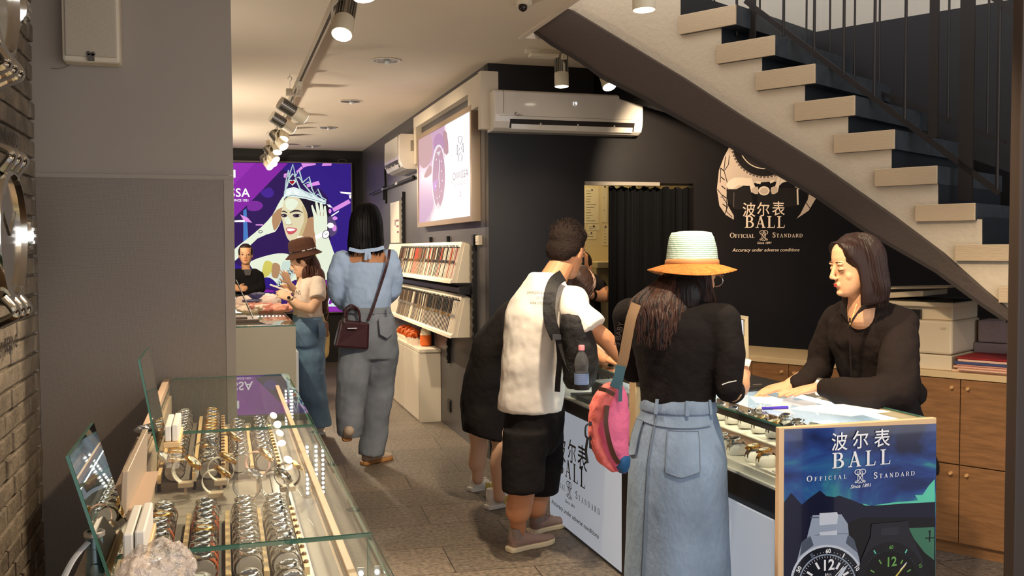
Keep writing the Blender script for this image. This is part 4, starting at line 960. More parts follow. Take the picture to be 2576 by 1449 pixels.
c_ = o(640, 20)
P.ell(c_, 84, 84, g2, n=48); P.ell(c_, 79, 79, g4, n=48); P.line([(c_[0] + 62 * math.cos(t), c_[1] + 60 * math.sin(t)) for t in [PI * k / 30 for k in range(31)]], 2.6, g3)
P.ell(c_, 58, 56, M('print_dial', (60, 50, 46)), n=40)
for k in range(26):
    t = math.radians(10 + k * 6.4); P.line([(c_[0] + 80 * math.cos(t), c_[1] + 80 * math.sin(t)), (c_[0] + 86 * math.cos(t), c_[1] + 86 * math.sin(t))], 2.2, g3)
pl([(440, 430), (480, 420), (540, 560), (480, 600)], g3); pl([(850, 380), (810, 390), (760, 560), (800, 600)], g3); pl([(490, 550), (560, 530), (560, 620), (490, 600)], g1, 2); pl([(720, 540), (790, 530), (795, 600), (730, 620)], g1, 2)
P.ell(o(635, 580), 14, 11.5, g3); P.ell(o(635, 582), 10, 8, g1); pl([(540, 460), (600, 470), (590, 500), (540, 490)], g3); pl([(700, 460), (770, 440), (760, 470), (710, 490)], g3)
ln([(1040, 560), (1045, 750)], 20, g3); ln([(270, 600), (265, 780)], 8, g2)
P.build('printed_watch', mu)
b = {}; R_, U_ = (1, 0, 0), (0, 0, 1); LF = .007
zz = lambda y: MU(1900, y)[2]
def plane_text(b, x0, x1, yb, yt, txt, shear=0.0, bold=0.0, fn=None):
    a = fn(x0, yb); c = fn(x1, yb); h = fn((x0 + x1) / 2, yt)[2] - fn((x0 + x1) / 2, yb)[2]
    wj = text_w(txt, 1, shear=shear); W_ = np.linalg.norm(np.array(c) - np.array(a)); sz = h * 1.38
    put_text(b, txt, a, R_, U_, sz, shear=shear, sx=W_ / wj / sz, bold=bold, lift=LF)
def ball_sign(bs, fn, q, R_=(1, 0, 0), cjk=True, lf=.025):
    g_ = lambda k: bs.setdefault(k, MB())
    """q: pixel layout dict"""
    f = lambda k: fn(*q[k])
    b = g_('chinese_lettering')
    for ch, k in zip('波尔表', ('c1', 'c2', 'c3')):
        x, y, h = q[k]; a = fn(x, y + h / 2); hh = fn(x, y - h / 2)[2] - a[2]
        put_text(b, ch, np.array(a), R_, (0, 0, 1), hh * 1.12, align='CENTER', lift=lf, bold=hh * .008)
    for k, txt in (('ball', 'BALL'), ('off', 'OFFICIAL'), ('sta', 'STANDARD')):
        b = g_('name_lettering' if k == 'ball' else 'standard_lettering'); x0, x1, yb, yt, yf = q[k]; a = fn((x0 + x1) / 2, yb); h = fn((x0 + x1) / 2, yt)[2] - a[2]; fh = (fn((x0 + x1) / 2, yf)[2] - a[2]) if yf else None
        wd = np.linalg.norm(np.array(fn(x1, yb)) - np.array(fn(x0, yb)))
        gx = 1.28 if k == 'ball' else 1.35
        nat = sum(GL[c][0] * gx * (fh if fh and i == 0 else h) for i, c in enumerate(txt)); sp_ = (wd - nat) / (len(txt) - 1) / h
        serif(b, txt, a, R_, (0, 0, 1), h, 'CENTER', sp_, None, lf, fh, gx)
    x, yb, yt = q['rr']; a = fn(x, yb); emblem(g_('emblem'), a, R_, (0, 0, 1), fn(x, yt)[2] - a[2], None, lf)
    for k, txt in (('since', 'Since 1891'), ('acc', 'Accuracy under adverse conditions')):
        if k in q:
            b = g_('since_lettering' if k == 'since' else 'slogan_lettering'); x0, x1, yb, yt = q[k]; a = fn(x0, yb); h = fn((x0 + x1) / 2, yt)[2] - fn((x0 + x1) / 2, yb)[2]; sz = h * 1.38; wj = text_w(txt, 1, shear=.25)
            put_text(b, txt, a, R_, (0, 0, 1), sz, shear=.25, sx=np.linalg.norm(np.array(fn(x1, yb)) - np.array(a)) / wj / sz, bold=sz * .012, lift=lf)
ball_sign(b, MU, dict(c1=(1883, 525, 34), c2=(1919, 524, 34), c3=(1957, 522, 34), ball=(1873, 1974, 573, 544, 0), off=(1835, 1897, 598, 589, 586), sta=(1942, 2018, 597, 588, 585), rr=(1920, 605, 580), since=(1903, 1939, 614, 608), acc=(1841, 2010, 633, 624.5)), lf=.007)
for k_, m_ in b.items(): m_.build(k_, M('print_cream', (246, 222, 200)), mu)
# ================================================================== WATCHES
def leather(n, c): return M('leather_' + n, c, rough=.55, bump=(260, .25))
m_dialb, m_dialw, m_dialg = M('dial_black', (24, 24, 28), rough=.2, coat=.6), M('dial_white', (232, 228, 218), rough=.3), M('dial_blue', (40, 52, 84), rough=.2, coat=.5)
def watch_proto(strap_m, case_m, dial_m, kind='roll'):
    """loop in the local XZ plane, dial up (+Z); origin at the loop centre"""
    t = bpy.data.objects.new('wristwatch', None); COL.objects.link(t); t.empty_display_size = .03; WM[t.name] = np.eye(4)
    a, b_ = .030, .027
    b = MB(); w = .0095; th = .0016
    ring = [(a * math.cos(g), b_ * math.sin(g)) for g in [2 * PI * k / 28 for k in range(28)]]
    rs = []
    for x, z in ring:
        n = unit(V(x / a / a, 0, z / b_ / b_)); p = V(x, 0, z)
        rs.append([p + V(0, -w, 0), p + V(0, w, 0), p + n * th + V(0, w, 0), p + n * th + V(0, -w, 0)])
    b.rings(rs, False, True); b.build('strap', strap_m, t, local=True, smooth=35)
    c = V(0, 0, b_ + .001)
    b = MB(); b.lathe([(.0165, -.002), (.019, 0), (.0195, .005), (.0185, .0075), (.0155, .0085), (.0152, .0065), (0, .0065)], 20, c); 
    for s in (-1, 1):
        for u in (-1, 1): b.obox(c + V(s * .0195, u * .0075, .0015), np.eye(3), (.004, .002, .0028))
    b.build('case', case_m, t, local=True, smooth=35)
    b = MB(); b.lathe([(.0152, .0068), (0, .007)], 18, c); b.build('dial', dial_m, t, local=True)
    b = MB()
    for g, L_ in ((.6, .009), (2.4, .013)): b.obox(c + V(math.sin(g) * L_ / 2, math.cos(g) * L_ / 2, .0076), [(math.sin(g), math.cos(g), 0), (math.cos(g), -math.sin(g), 0), (0, 0, 1)], (L_ / 2, .0006, .0003))
    b.build('hands', m_chrome if dial_m is not m_dialw else m_blackp, t, local=True)
    b = MB(); b.cyl(c + V(.004, -.019, .003), c + V(.004, -.0235, .003), .0025, 8) if False else b.cyl(c + V(0, -.019, .003), c + V(0, -.0235, .003), .0025, 8); b.build('crown', case_m, t, local=True)
    return t
PROT = [watch_proto(s, c, d) for s, c, d in [
    (M('steel_bracelet', (196, 188, 174), rough=.25, metal=1, bump=(300, .4, (1, .2, 1))), m_chrome, m_dialb),
    (leather('black', (40, 35, 32)), m_chrome, m_dialw), (leather('brown', (104, 62, 40)), m_chrome, m_dialw), (leather('dark_brown', (66, 48, 40)), m_gold, m_dialw),
    (M('steel_bracelet', (0, 0, 0)), m_chrome, m_dialg), (leather('orange', (206, 96, 44)), m_chrome, m_dialb), (leather('white', (236, 226, 208)), m_gold, m_dialw), (M('gold_bracelet', (214, 170, 96), rough=.25, metal=1), m_gold, m_dialw),
    (leather('pink', (232, 176, 156)), m_gold, m_dialw), (leather('grey', (140, 132, 124)), m_chrome, m_dialb)]]
PT = [tree_of(p) for p in PROT]
def watch(k, pos, ax=None, s=1.0, label='', group=None):
    m = np.eye(4)
    if ax is not None: m[:3, :3] = np.array(ax, float).T
    m[:3, :3] *= s; m[:3, 3] = pos
    r = dup(PROT[k], Matrix(m.tolist()), label, group, PT[k]); r['category'] = 'watch'; return r

# ================================================================== LEFT GLASS COUNTER
ZG = .983
m_ledge = M('beige_laminate', (200, 172, 146), rough=.45)
m_wood = M('light_wood', (232, 196, 144), rough=.45, noise=(8, .08, (1, .15, 6)))
m_inner = M('case_floor_grey', (150, 138, 126), rough=.5)
lc = thing('glass_counter', 'long low glass display counter full of watch rows in front of the grey pillar', 'display counter', (0, 2.4, 0))
b = MB(); b.box((-.235, .5, 0), (.25, 4.12, .785)); b.build('base', m_ledge, lc, bevel=.003)
b = MB(); b.box((-.235, .5, .785), (-.212, 4.12, ZG)); b.build('back_ledge', m_ledge, lc, bevel=.002)
b = MB(); b.box((-.212, .5, .785), (.235, 4.10, .79)); b.build('case_floor', m_inner, lc)
b = MB(); b.box((-.212, 4.11, .79), (.25, 4.12, ZG - .006)); b.build('end_glass', m_glass, lc)
b = MB(); b.box((.198, .5, .925), (.214, 4.1, .94)); b.build('front_rail', M('pale_pink_wood', (244, 208, 176), rough=.4), lc, bevel=.002)
b = MB(); b.box((.13, .5, .79), (.15, 4.1, .797)); b.box((.17, .5, .79), (.178, 4.1, .80)); b.build('sliding_track', m_steel, lc)
for y0, y1 in ((.55, 1.752), (1.758, 2.898), (2.904, 4.12)):
    b = MB(); b.box((-.2, y0, ZG - .007), (.252, y1, ZG)); b.mi = [0, 0, 1, 1, 1, 1]; b.build('top_pane', [m_glass, m_edge], lc)
    b = MB(); b.box((.244, y0, .79), (.25, y1, ZG - .008)); b.mi = [1, 1, 1, 0, 1, 0]; b.build('front_pane', [m_glass, m_edge], lc)
m_led = EM('led_white', (250, 252, 255), 7.0, 1)
for y, xs in ((2.81, (.222, .247)), (3.95, (.232, .25)), (1.68, (.222, .25))):  # second strip of each pair stands in for its reflection in the front glass
    for x in xs:
        b = MB(); b.box((x - .006, y, .795), (x + .006, y + .003, .945)); s_ = b.build('led_strip', m_steel, lc)
        b = MB()
        for k in range(11): b.ball((x, y - .002, .803 + k * .0132), (.0042, .0025, .0042), 8, 5)
        b.build('light_dots', m_led, s_)
ll = bpy.data.lights.new('case_light', 'AREA'); ll.shape = 'RECTANGLE'; ll.size = .03; ll.size_y = 3.2; ll.energy = 2.2; ll.color = (1, .93, .82)
lo = bpy.data.objects.new('case_light', ll); COL.objects.link(lo); lo.location = (.205, 2.5, .935); lo.rotation_euler = (0, math.radians(35), 0); lo.parent = lc; lo.location = V(.185, 2.5, .92) - V(0, 2.4, 0)
b = MB(); b.box((-.21, .6, .79), (-.20, 4.0, .93)); b.build('inner_back', M('inner_back_beige', (206, 180, 152), rough=.5), lc)
COLX = [-.148, -.05, .042, .118]
def watch_tray(name, label, y0, y1, z, cols, rolls=True):
    t = thing(name, label, 'display tray', (0, (y0 + y1) / 2, .79))
    b = MB(); b.box((COLX[cols[0]] - .05, y0, .79), (COLX[cols[-1]] + .05, y1, z - .03)); b.build('tray_floor', M('tray_grey', (120, 106, 94), rough=.6), t)
    for i in cols:
        for s in (-1, 1):
            x = COLX[i] + s * .041
            if s == 1 and i != cols[-1]: continue
            b = MB(); b.box((x - .006, y0, .79), (x + .006, y1, z - .004)); b.build('divider', m_wood, t, bevel=.001)
        MB().tube([(COLX[i], y0 + .01, z), (COLX[i], y1 - .01, z)], .0262, 20).build('roll', M('roll_grey', (168, 156, 144), rough=.6), t, smooth=40)
    b = MB()
    for k in range(int((y1 - y0) / .055)): b.ball((COLX[cols[-1]] + .041, y0 + .03 + k * .055, z - .003), .006, 8, 5)
    b.build('pegs', M('peg_brown', (120, 84, 54), rough=.3), t)
    return t
rnd = random.Random(11)
def fill(cols, y0, y1, step, z, kinds, place):
    for i in cols:
        y = y0 + .03; nm = ('outer left', 'second', 'third', 'right hand')[i]
        while y < y1 - .02:
            k = rnd.choice(kinds[i]); kn = ['steel', 'black strap', 'brown strap', 'dark brown strap', 'steel', 'orange strap', 'white strap', 'gold', 'pink strap', 'grey strap'][k]
            tl_ = rnd.uniform(-.10, .10); ax = [(math.cos(tl_), 0, -math.sin(tl_)), (0, 1, 0), (math.sin(tl_), 0, math.cos(tl_))]
            watch(k, (COLX[i], y, z), ax, 1.0, '%s watch on the %s roll, %s' % (kn, nm, place), '%s watches %s, %s column' % (kn, place, nm)); y += step
K1 = [[5, 2, 0, 2, 0, 3], [0, 3, 0, 2, 5], [0, 4, 0, 9], [0, 4, 0]]
watch_tray('watch_tray', 'grey watch tray with four rolls in the middle pane, nearer half', 2.05, 2.56, .84, [0, 1, 2, 3]); fill([0, 1], 2.05, 2.56, .05, .84, K1, 'nearer tray of middle pane'); fill([2, 3], 2.05, 2.56, .056, .84, K1, 'nearer tray of middle pane')
watch_tray('watch_tray', 'watch tray with rolls in the nearest pane at the bottom edge', 1.30, 2.0, .84, [0, 1, 2, 3]); fill([1, 2], 1.62, 2.0, .056, .84, K1, 'tray of nearest pane'); fill([3], 1.7, 2.0, .08, .84, K1, 'tray of nearest pane'); fill([0], 1.8, 2.0, .056, .84, K1, 'tray of nearest pane')
watch_tray('watch_tray', 'long watch tray with two rolls in the far pane, left part', 3.0, 4.02, .845, [0, 1]); K2 = [[0, 3, 1, 0, 1], [0, 3, 7, 1, 0], [0, 4], [0, 4, 9]]
fill([0, 1], 3.0, 4.02, .062, .845, K2, 'left rolls of far pane')
watch_tray('watch_tray', 'shorter watch tray with two rolls in the far pane, right part', 3.1, 3.8, .835, [2, 3]); fill([2], 3.1, 3.8, .075, .835, K2, 'right rolls of far pane'); fill([3], 3.1, 3.8, .07, .835, K2, 'right rolls of far pane')
# single loops on stands
m_blk = M('stand_beige', (196, 172, 144), rough=.5)
LO = [(393, 1180, .80, 1.35, 1, 'black strap watch loop on the leftmost stand'), (466, 1186, .83, 1.15, 6, 'white strap watch loop on the second stand from left'), (515, 1140, .86, 1.1, 0, 'steel watch loop behind the white ones'),
      (556, 1180, .84, 1.15, 6, 'white strap watch loop on the rear middle stand'), (541, 1212, .83, 1.1, 6, 'white strap watch loop nearest the viewer, middle stand'), (648, 1165, .85, 1.1, 8, 'pink strap watch loop on its stand'),
      (622, 1222, .83, 1.15, 9, 'grey steel watch loop on the fourth front stand'), (690, 1222, .83, 1.2, 0, 'steel watch loop on the rightmost front stand'), (722, 1195, .85, 1.1, 3, 'dark brown watch loop at the right end under the lamp reflection'), (570, 1120, .87, 1.1, 3, 'brown watch loop at the back of the stand group')]
for px, py, z, s, k, lb_ in LO:
    p = aZ(px, py, z + .028)
    g = math.radians(38 + rnd.uniform(-8, 8)); yaw = rnd.uniform(-.35, .1)
    ax = np.array([(math.cos(g), 0, -math.sin(g)), (0, 1, 0), (math.sin(g), 0, math.cos(g))]) @ rotm((0, 0, 1), yaw).T
    watch(k, p, ax, s * 1.05, lb_, None)
    t = thing('watch_stand', 'stand block under the ' + lb_, 'stand', (p[0], p[1], .79))
    MB().box((p[0] - .02, p[1] - .017, p[2] - .028 * s - .012), (p[0] + .022, p[1] + .02, p[2] - .028 * s + .002)).build('block', m_blk, t, bevel=.002)
    MB().box((p[0] - .004, p[1] - .004, .79), (p[0] + .004, p[1] + .004, p[2] - .028 * s - .011)).build('post', m_blk, t)
# things standing on the counter
def counter_mirror(label, y0, y1, xb, xt, zt):
    t = thing('counter_mirror', label, 'mirror', (xb, (y0 + y1) / 2, ZG)); d = unit(V(xt - xb, 0, zt - ZG)); n = V(d[2], 0, -d[0])
    b = MB(); z0 = V(xb, 0, ZG + .002); L_ = np.linalg.norm(V(xt - xb, 0, zt - ZG))
    P_ = lambda y, u: z0 + V(0, y, 0) + d * L_ * u
    b.prism([P_(y0, 0), P_(y1, 0), P_(y1, 1), P_(y0, 1)], -n * .005); b.build('plate', m_edge, t)
    b = MB(); e = n * .0004; b.quad(P_(y0 + .001, .01) + e, P_(y1, .01) + e, P_(y1, .995) + e, P_(y0 + .001, .995) + e); b.build('mirror_face', M('mirror_silver', (225, 228, 224), rough=.01, metal=1), t)
    b = MB(); b.box((xb + .008, y0 + .05, ZG), (xb + .05, y1 - .03, ZG + .014)); b.build('stand_base', m_wood, t, bevel=.002)
    b = MB(); b.box((xb + .012, y0 + .06, ZG + .0145), (xb + .028, y1 - .05, ZG + .055)); b.box((xb + .030, y0 + .06, ZG + .0145), (xb + .046, y1 - .05, ZG + .058)); b.build('white_blocks', M('block_white', (244, 238, 226), rough=.5), t, bevel=.003)
    return t
counter_mirror('tilted frameless mirror plate nearest the viewer on the left counter edge', 1.62, 1.92, -.175, -.232, aY(238, 1145, 1.62)[2])
counter_mirror('tilted frameless mirror plate farther back on the left counter', 2.62, 2.93, -.165, -.205, aY(370, 905, 2.62)[2])
a0 = aY(335, 1250, 2.1)
t = thing('display_card', 'taupe display card standing on the left counter behind the near mirror', 'display card', (-.2, 2.2, ZG)); MB().prism([V(-.20, 2.02, ZG), V(-.19, 2.40, ZG), V(-.185, 2.40, ZG + .10), V(-.195, 2.02, ZG + .085)], (.012, 0, 0)).build('panel', M('taupe_card', (186, 166, 142), rough=.4), t, bevel=.002); MB().box((-.215, 2.05, ZG), (-.15, 2.38, ZG + .004)).build('foot', m_ledge, t)
t = thing('foil_pouch', 'small silver pouch lying behind the far counter mirror', 'pouch', (-.22, 2.78, ZG)); p = aZ(368, 1080, ZG + .01); b = MB(); b.ball(p, (.035, .05, .011), 14, 8); b.ball(p + V(.02, .02, .004), (.02, .03, .01), 10, 6); skin('pouch_body', [(b, .004, 2)], M('foil_silver', (190, 190, 196), rough=.25, metal=.8, bump=(60, .6)), t, disp=(.012, .008)); MB().box(p + V(.03, -.02, -.01), p + V(.05, .03, .0)).build('label_strip', m_wood, t)
t = thing('plastic_bag', 'crumpled clear plastic bag on the nearest counter pane', 'bag', (-.17, 1.6, ZG)); p = aZ(400, 1425, ZG + .03)
b = MB(); b.ball(p, (.055, .06, .036), 20, 12); b.ball(p + V(-.025, -.03, .0), (.035, .05, .028), 16, 10); b.ball(p + V(.02, .03, -.002), (.03, .04, .02), 14, 9)
def bag_mat():
    m = M('crumpled_plastic', (255, 240, 228), rough=.15, spec=.9, bump=(60, 1.0)); q = m.node_tree.nodes['Principled BSDF']; q.inputs['Alpha'].default_value = .42; q.inputs['Coat Weight'].default_value = .6; return m
skin('bag_film', [(b, .0045, 0)], bag_mat(), t, disp=(.018, .03))
p = aZ(240, 1449, ZG); p[2] = ZG; t = thing('flashlight', 'small blue grey metal flashlight standing at the bottom left corner', 'flashlight', tuple(p)); m_fl = M('gunmetal_blue', (112, 134, 142), rough=.22, metal=.9)
hf = aY(240, 1335, p[1])[2] - ZG
b = MB(); b.lathe([(.0135, 0), (.0145, .004), (.0145, hf * .3), (.0125, hf * .33), (.0125, hf * .62), (.0135, hf * .64), (.0135, hf * .88)], 24, p); b.build('barrel', m_fl, t, smooth=30)
b = MB(); b.lathe([(.0148, hf * .88), (.016, hf * .9), (.016, hf * .98), (.0145, hf), (.011, hf), (.0105, hf * .95), (0, hf * .95)], 24, p); b.build('head_ring', m_steel, t, smooth=30)
b = MB(); q = p + V(-.008, -.012, hf * .8); b.tube(bez([q, q + V(-.02, -.03, -.02), q + V(-.04, -.09, -.06), q + V(-.05, -.14, -hf * .78)], 6), .006, 8, .4); b.build('lanyard', M('cord_grey', (176, 176, 176), rough=.7), t)

# ================================================================== RIGHT GLASS COUNTER
XF, XR, Y0, Y1, ZT_, ZD = 1.72, 2.265, 2.70, 5.02, .925, .70
rc = thing('glass_counter', 'lit glass counter with white backlit writing panels, saleswoman behind and customers in front', 'display counter', (1.98, 3.7, 0))
def plan(off=0.0, y0=Y0):
    """front edge then rounded far corner"""
    pts = [V(XF + off, y0, 0)]; r = XR - XF - off
    pts += [V(XR - r * math.cos(g), Y1 + r * math.sin(g) * .8, 0) for g in [math.radians(a) for a in range(0, 91, 6)]]
    return pts
def slab(off, z0, z1, y0=Y0): return [p + V(0, 0, z0) for p in plan(off, y0)] + [V(XR, y0, z0)], V(0, 0, z1 - z0)
m_backlit = EM('backlit_white', (206, 214, 226), .40, .5)
def band(name, off, z0, z1, th, m, pts=None, smooth=None):
    P_ = pts if pts is not None else plan(off); b = MB(); n = len(P_)
    for i in range(n - 1):
        a, c = P_[i], P_[i + 1]; d = unit(c - a); q = V(d[1], -d[0], 0)
        if q[0] < 0 and False: q = -q
        b.prism([a + V(0, 0, z0), c + V(0, 0, z0), c + V(0, 0, z1), a + V(0, 0, z1)], q * th)
    return b.build(name, m, rc)
P_ = slab(.05, 0, .05); MB().prism(*P_).build('plinth', m_blackp, rc)
P_ = slab(.02, .05, .63); MB().prism(*P_).build('carcass', m_blackp, rc)
P_ = slab(.004, .625, .70); MB().prism(*P_).build('black_band', m_blackp, rc)
P_ = slab(.01, .70, .708); MB().prism(*P_).build('white_deck', M('deck_white', (240, 240, 238), rough=.4), rc)
pl_ = plan(0)
# backlit panels: straight one nearer, curved one farther with the writing
def panel_light(o_y0, o_y1): pass
bp1 = band('backlit_panel', 0, .045, .60, .012, m_backlit, [V(XF, Y0 + .10, 0), V(XF, 3.90, 0)])
arc = [V(XF, 4.06, 0)] + [p for p in pl_ if p[1] >= Y1 - .001]
bp2 = band('backlit_panel', 0, .02, .635, .012, m_backlit, arc)
for y0, y1, m_, nm in ((3.90, 3.965, MATS['light_wood'], 'wood_post'), (3.985, 4.05, m_blackp, 'black_post')):
    MB().box((XF - .004, y0, 0), (XF + .04, y1, .63 if nm == 'black_post' else ZT_ - .012)).build(nm, M('post_wood', (206, 178, 138), rough=.5) if nm == 'wood_post' else m_, rc)
m_bronze = M('bronze_frame', (86, 80, 70), rough=.35, metal=.6)
band('top_frame', 0, ZT_ - .03, ZT_ - .007, .014, m_bronze); MB().box((XR - .012, Y0, ZT_ - .03), (XR, Y1, ZT_ - .007)).build('rear_frame', M('wood_edge', (214, 180, 136), rough=.45), rc)
for y0, y1 in ((Y0 + .0, 3.93), (3.935, 5.45)):
    if y0 < 3: b = MB(); b.box((XF - .002, y0, ZT_ - .007), (XR, y1, ZT_))
    else: b = MB(); q = [p for p in pl_ if p[1] > 4]; b.prism([V(XF - .002, y0, ZT_ - .007)] + [p + V(0, 0, ZT_ - .007) for p in q] + [V(XR, y0, ZT_ - .007)], V(0, 0, .007))
    b.mi = [0, 0] + [1] * (len(b.mi) - 2); b.build('top_pane', [m_glass, m_edge], rc)
band('front_glass', .003, .708, ZT_ - .03, .005, m_glass)
MB().box((XR - .03, Y0, .05), (XR, 5.4, ZT_ - .03)).build('rear_doors', M('rear_grey', (176, 184, 188), rough=.4), rc)
b = MB(); b.box((XR - .075, Y0 + .05, ZT_ - .028), (XR - .045, 5.0, ZT_ - .018)); b.build('light_bar', EM('led_bar', (235, 246, 255), 3.0, 1), rc)
al = bpy.data.lights.new('case_light', 'AREA'); al.shape = 'RECTANGLE'; al.size = .05; al.size_y = 2.2; al.energy = 8; al.color = (.92, .97, 1)
ao = bpy.data.objects.new('case_light', al); COL.objects.link(ao); ao.parent = rc; ao.location = V(XR - .1, 3.9, ZT_ - .035) - V(1.98, 3.7, 0); ao.rotation_euler = (0, math.radians(20), 0)
# writing on the curved backlit panel
FX = lambda px, py: aX(px, py, XF)
b = {}; R_ = (0, -1, 0)
ball_sign(b, FX, dict(c1=(1421, 1122, 60), c2=(1448, 1132, 56), c3=(1474, 1147, 62), ball=(1413, 1480, 1207, 1162, 0), off=(1392, 1430, 1221, 1208, 1205), sta=(1457, 1517, 1273, 1259, 1254), rr=(1441, 1253, 1212), since=(1430, 1454, 1261, 1253), acc=(1396, 1512, 1264, 1252)), R_, lf=.02)
for k_, m_ in b.items():
    m_.v = [(x + (XR - XF) * (1 - math.sqrt(max(0, 1 - ((y - Y1) / ((XR - XF) * .8)) ** 2))), y, z) if y > Y1 else (x, y, z) for x, y, z in m_.v]
    m_.build(k_, M('type_black', (22, 22, 26), rough=.4), bp2)
# near end: framed poster
ey = 2.69
ex0, ex1 = aY(1960, 1077, ey - .012)[0], aY(2356, 1064, ey - .012)[0]
ep = thing('counter_end_poster', 'blue poster with two dive watches on the near end of the right counter', 'poster', ((ex0 + ex1) / 2, ey, 0))
b = MB(); b.box((ex0, ey - .012, 0), (ex1, ey + .009, ZT_ + .006)); b.build('end_board', M('end_board_wood', (222, 188, 146), rough=.45), ep, bevel=.002)
EP = lambda px, py: aY(px, py, ey - .0125)
def poster_mat():
    m = M('poster_sky', (40, 60, 130), rough=.12, coat=.6); N = m.node_tree.nodes; L = m.node_tree.links; bs = N['Principled BSDF']
    tc = N.new('ShaderNodeTexCoord'); n = N.new('ShaderNodeTexNoise'); n.inputs['Scale'].default_value = 3.6; n.inputs['Detail'].default_value = 6; n.inputs['Distortion'].default_value = .8
    mp = N.new('ShaderNodeMapping'); mp.inputs['Scale'].default_value = (1, 1, 2.0); L.new(tc.outputs['Object'], mp.inputs['Vector']); L.new(mp.outputs['Vector'], n.inputs['Vector'])
    r = N.new('ShaderNodeValToRGB'); e = r.color_ramp; e.elements[0].position = .35; e.elements[0].color = (*lin((26, 32, 66)), 1); e.elements[1].position = .68; e.elements[1].color = (*lin((60, 150, 150)), 1)
    k = e.elements.new(.5); k.color = (*lin((40, 66, 134)), 1); k = e.elements.new(.58); k.color = (*lin((44, 90, 150)), 1)
    sx = N.new('ShaderNodeSeparateXYZ'); L.new(tc.outputs['Object'], sx.inputs[0]); q = N.new('ShaderNodeMapRange'); q.inputs[1].default_value = .84; q.inputs[2].default_value = .64; q.inputs[3].default_value = -.04; q.inputs[4].default_value = .17; L.new(sx.outputs['Z'], q.inputs[0])
    ad = N.new('ShaderNodeMath'); L.new(n.outputs['Fac'], ad.inputs[0]); L.new(q.outputs[0], ad.inputs[1]); L.new(ad.outputs[0], r.inputs['Fac']); L.new(r.outputs['Color'], bs.inputs['Base Color']); return m
P = Print(EP, (0, -1, 0), .00003)
o = lambda x, y: (1950 + x / 3.724, 1060 + y / 3.724)
def pl(pts, m, sm=0): P.poly([o(*p) for p in pts], m, sm)
def ln(pts, wd, m, sm=0, cl=False): P.line([o(*p) for p in pts], wd / 3.724, m, sm, True, cl)
c_ = lambda n, c: M('poster_' + n, c, rough=.12, coat=.6)
nv, tq, gr, bl, st1, st2, st3, wht, lum, yl = c_('navy', (24, 28, 52)), c_('teal', (96, 210, 180)), c_('green', (70, 150, 120)), c_('ink', (16, 17, 24)), c_('steel', (150, 164, 186)), c_('steel_light', (198, 208, 224)), c_('steel_dark', (78, 88, 106)), c_('white', (238, 242, 248)), c_('lume', (110, 170, 90)), c_('lume_yellow', (226, 210, 90))
pl([(85, 75), (1510, 20), (1496, 2300), (75, 2300)], poster_mat())
pl([(1496, 540), (1440, 600), (1380, 690), (1310, 690), (1340, 740), (1100, 760), (900, 790), (820, 770), (840, 800), (1496, 780)], tq, 1)
pl([(82, 760), (150, 670), (250, 780), (320, 720), (420, 648), (480, 700), (560, 710), (600, 695), (700, 730), (800, 770), (850, 790), (1000, 785), (1200, 770), (1500, 755), (1500, 2300), (78, 2300)], nv)
pl([(560, 1000), (800, 900), (1500, 900), (1500, 2300), (560, 2300)], bl)
pl([(1250, 1000), (1492, 990), (1488, 1300), (1400, 1230), (1300, 1100)], c_('green_glow', (64, 120, 96)), 1); ln([(1405, 1095), (1490, 1090)], 10, bl); ln([(1450, 1020), (1445, 1130)], 12, bl); ln([(1435, 1040), (1450, 1020)], 8, bl)
# left watch: bracelet, case, bezel, dial
pl([(325, 980), (350, 880), (620, 870), (680, 960), (690, 1060), (640, 1180), (330, 1180), (300, 1080)], st1, 1)
pl([(415, 860), (580, 850), (590, 880), (580, 960), (415, 975)], st2); pl([(415, 1040), (580, 1020), (580, 1080), (415, 1100)], st2)
ln([(310, 1080), (420, 1060)], 5, st3); ln([(580, 1055), (690, 1050)], 5, st3); ln([(330, 900), (410, 900)], 8, st3)
pl([(250, 1130), (330, 1070), (680, 1060), (740, 1110), (790, 1300), (820, 1500), (820, 2000), (140, 2000), (180, 1400)], st1, 1)
pl([(250, 1130), (330, 1075), (360, 1160), (230, 1260)], st3); pl([(680, 1065), (740, 1110), (770, 1230), (660, 1140)], st3)
W_ = o(490, 1530); k_ = 1 / 3.724
P.ell(W_, 352 * k_, 375 * k_, st2, n=60); P.ell(W_, 330 * k_, 352 * k_, c_('bezel', (30, 34, 44)), n=60); P.ell(W_, 272 * k_, 288 * k_, st1, n=60); P.ell(W_, 260 * k_, 276 * k_, c_('bezel', (30, 34, 44)), n=60)
def onw(c, r, deg): t = math.radians(deg); return (c[0] + r * k_ * math.sin(t), c[1] - r * k_ * 1.065 * math.cos(t))
for a in range(-90, 91, 6):
    P.line([onw(W_, 236, a), onw(W_, 254, a)], .9, wht)
for a, r0, r1, w2 in [(-30, 160, 225, 7), (30, 160, 225, 7), (-60, 165, 225, 7), (60, 165, 225, 7), (-88, 165, 225, 7), (88, 165, 225, 7)]: P.line([onw(W_, r0, a), onw(W_, r1, a)], w2 * .8, wht)
P.line([onw(W_, 275, 30), onw(W_, 318, 30)], 3, wht); P.line([onw(W_, 275, -30), onw(W_, 318, -30)], 8, st3)
for a in list(range(36, 60, 6)) + list(range(6, 28, 6)) + list(range(-26, -4, 6)): P.ell(onw(W_, 288, a), .9, .9, wht, n=8)
pl([(560, 1560), (680, 1340), (620, 1380), (520, 1540)], st2); P.line([onw(W_, 40, 40), onw(W_, 220, 42)], 2, wht)
pl([(810, 1330), (860, 1370), (920, 1380), (960, 1375), (970, 1440), (930, 1460), (840, 1440)], st2, 1); P.ell(o(955, 1410), 8, 10, st1)
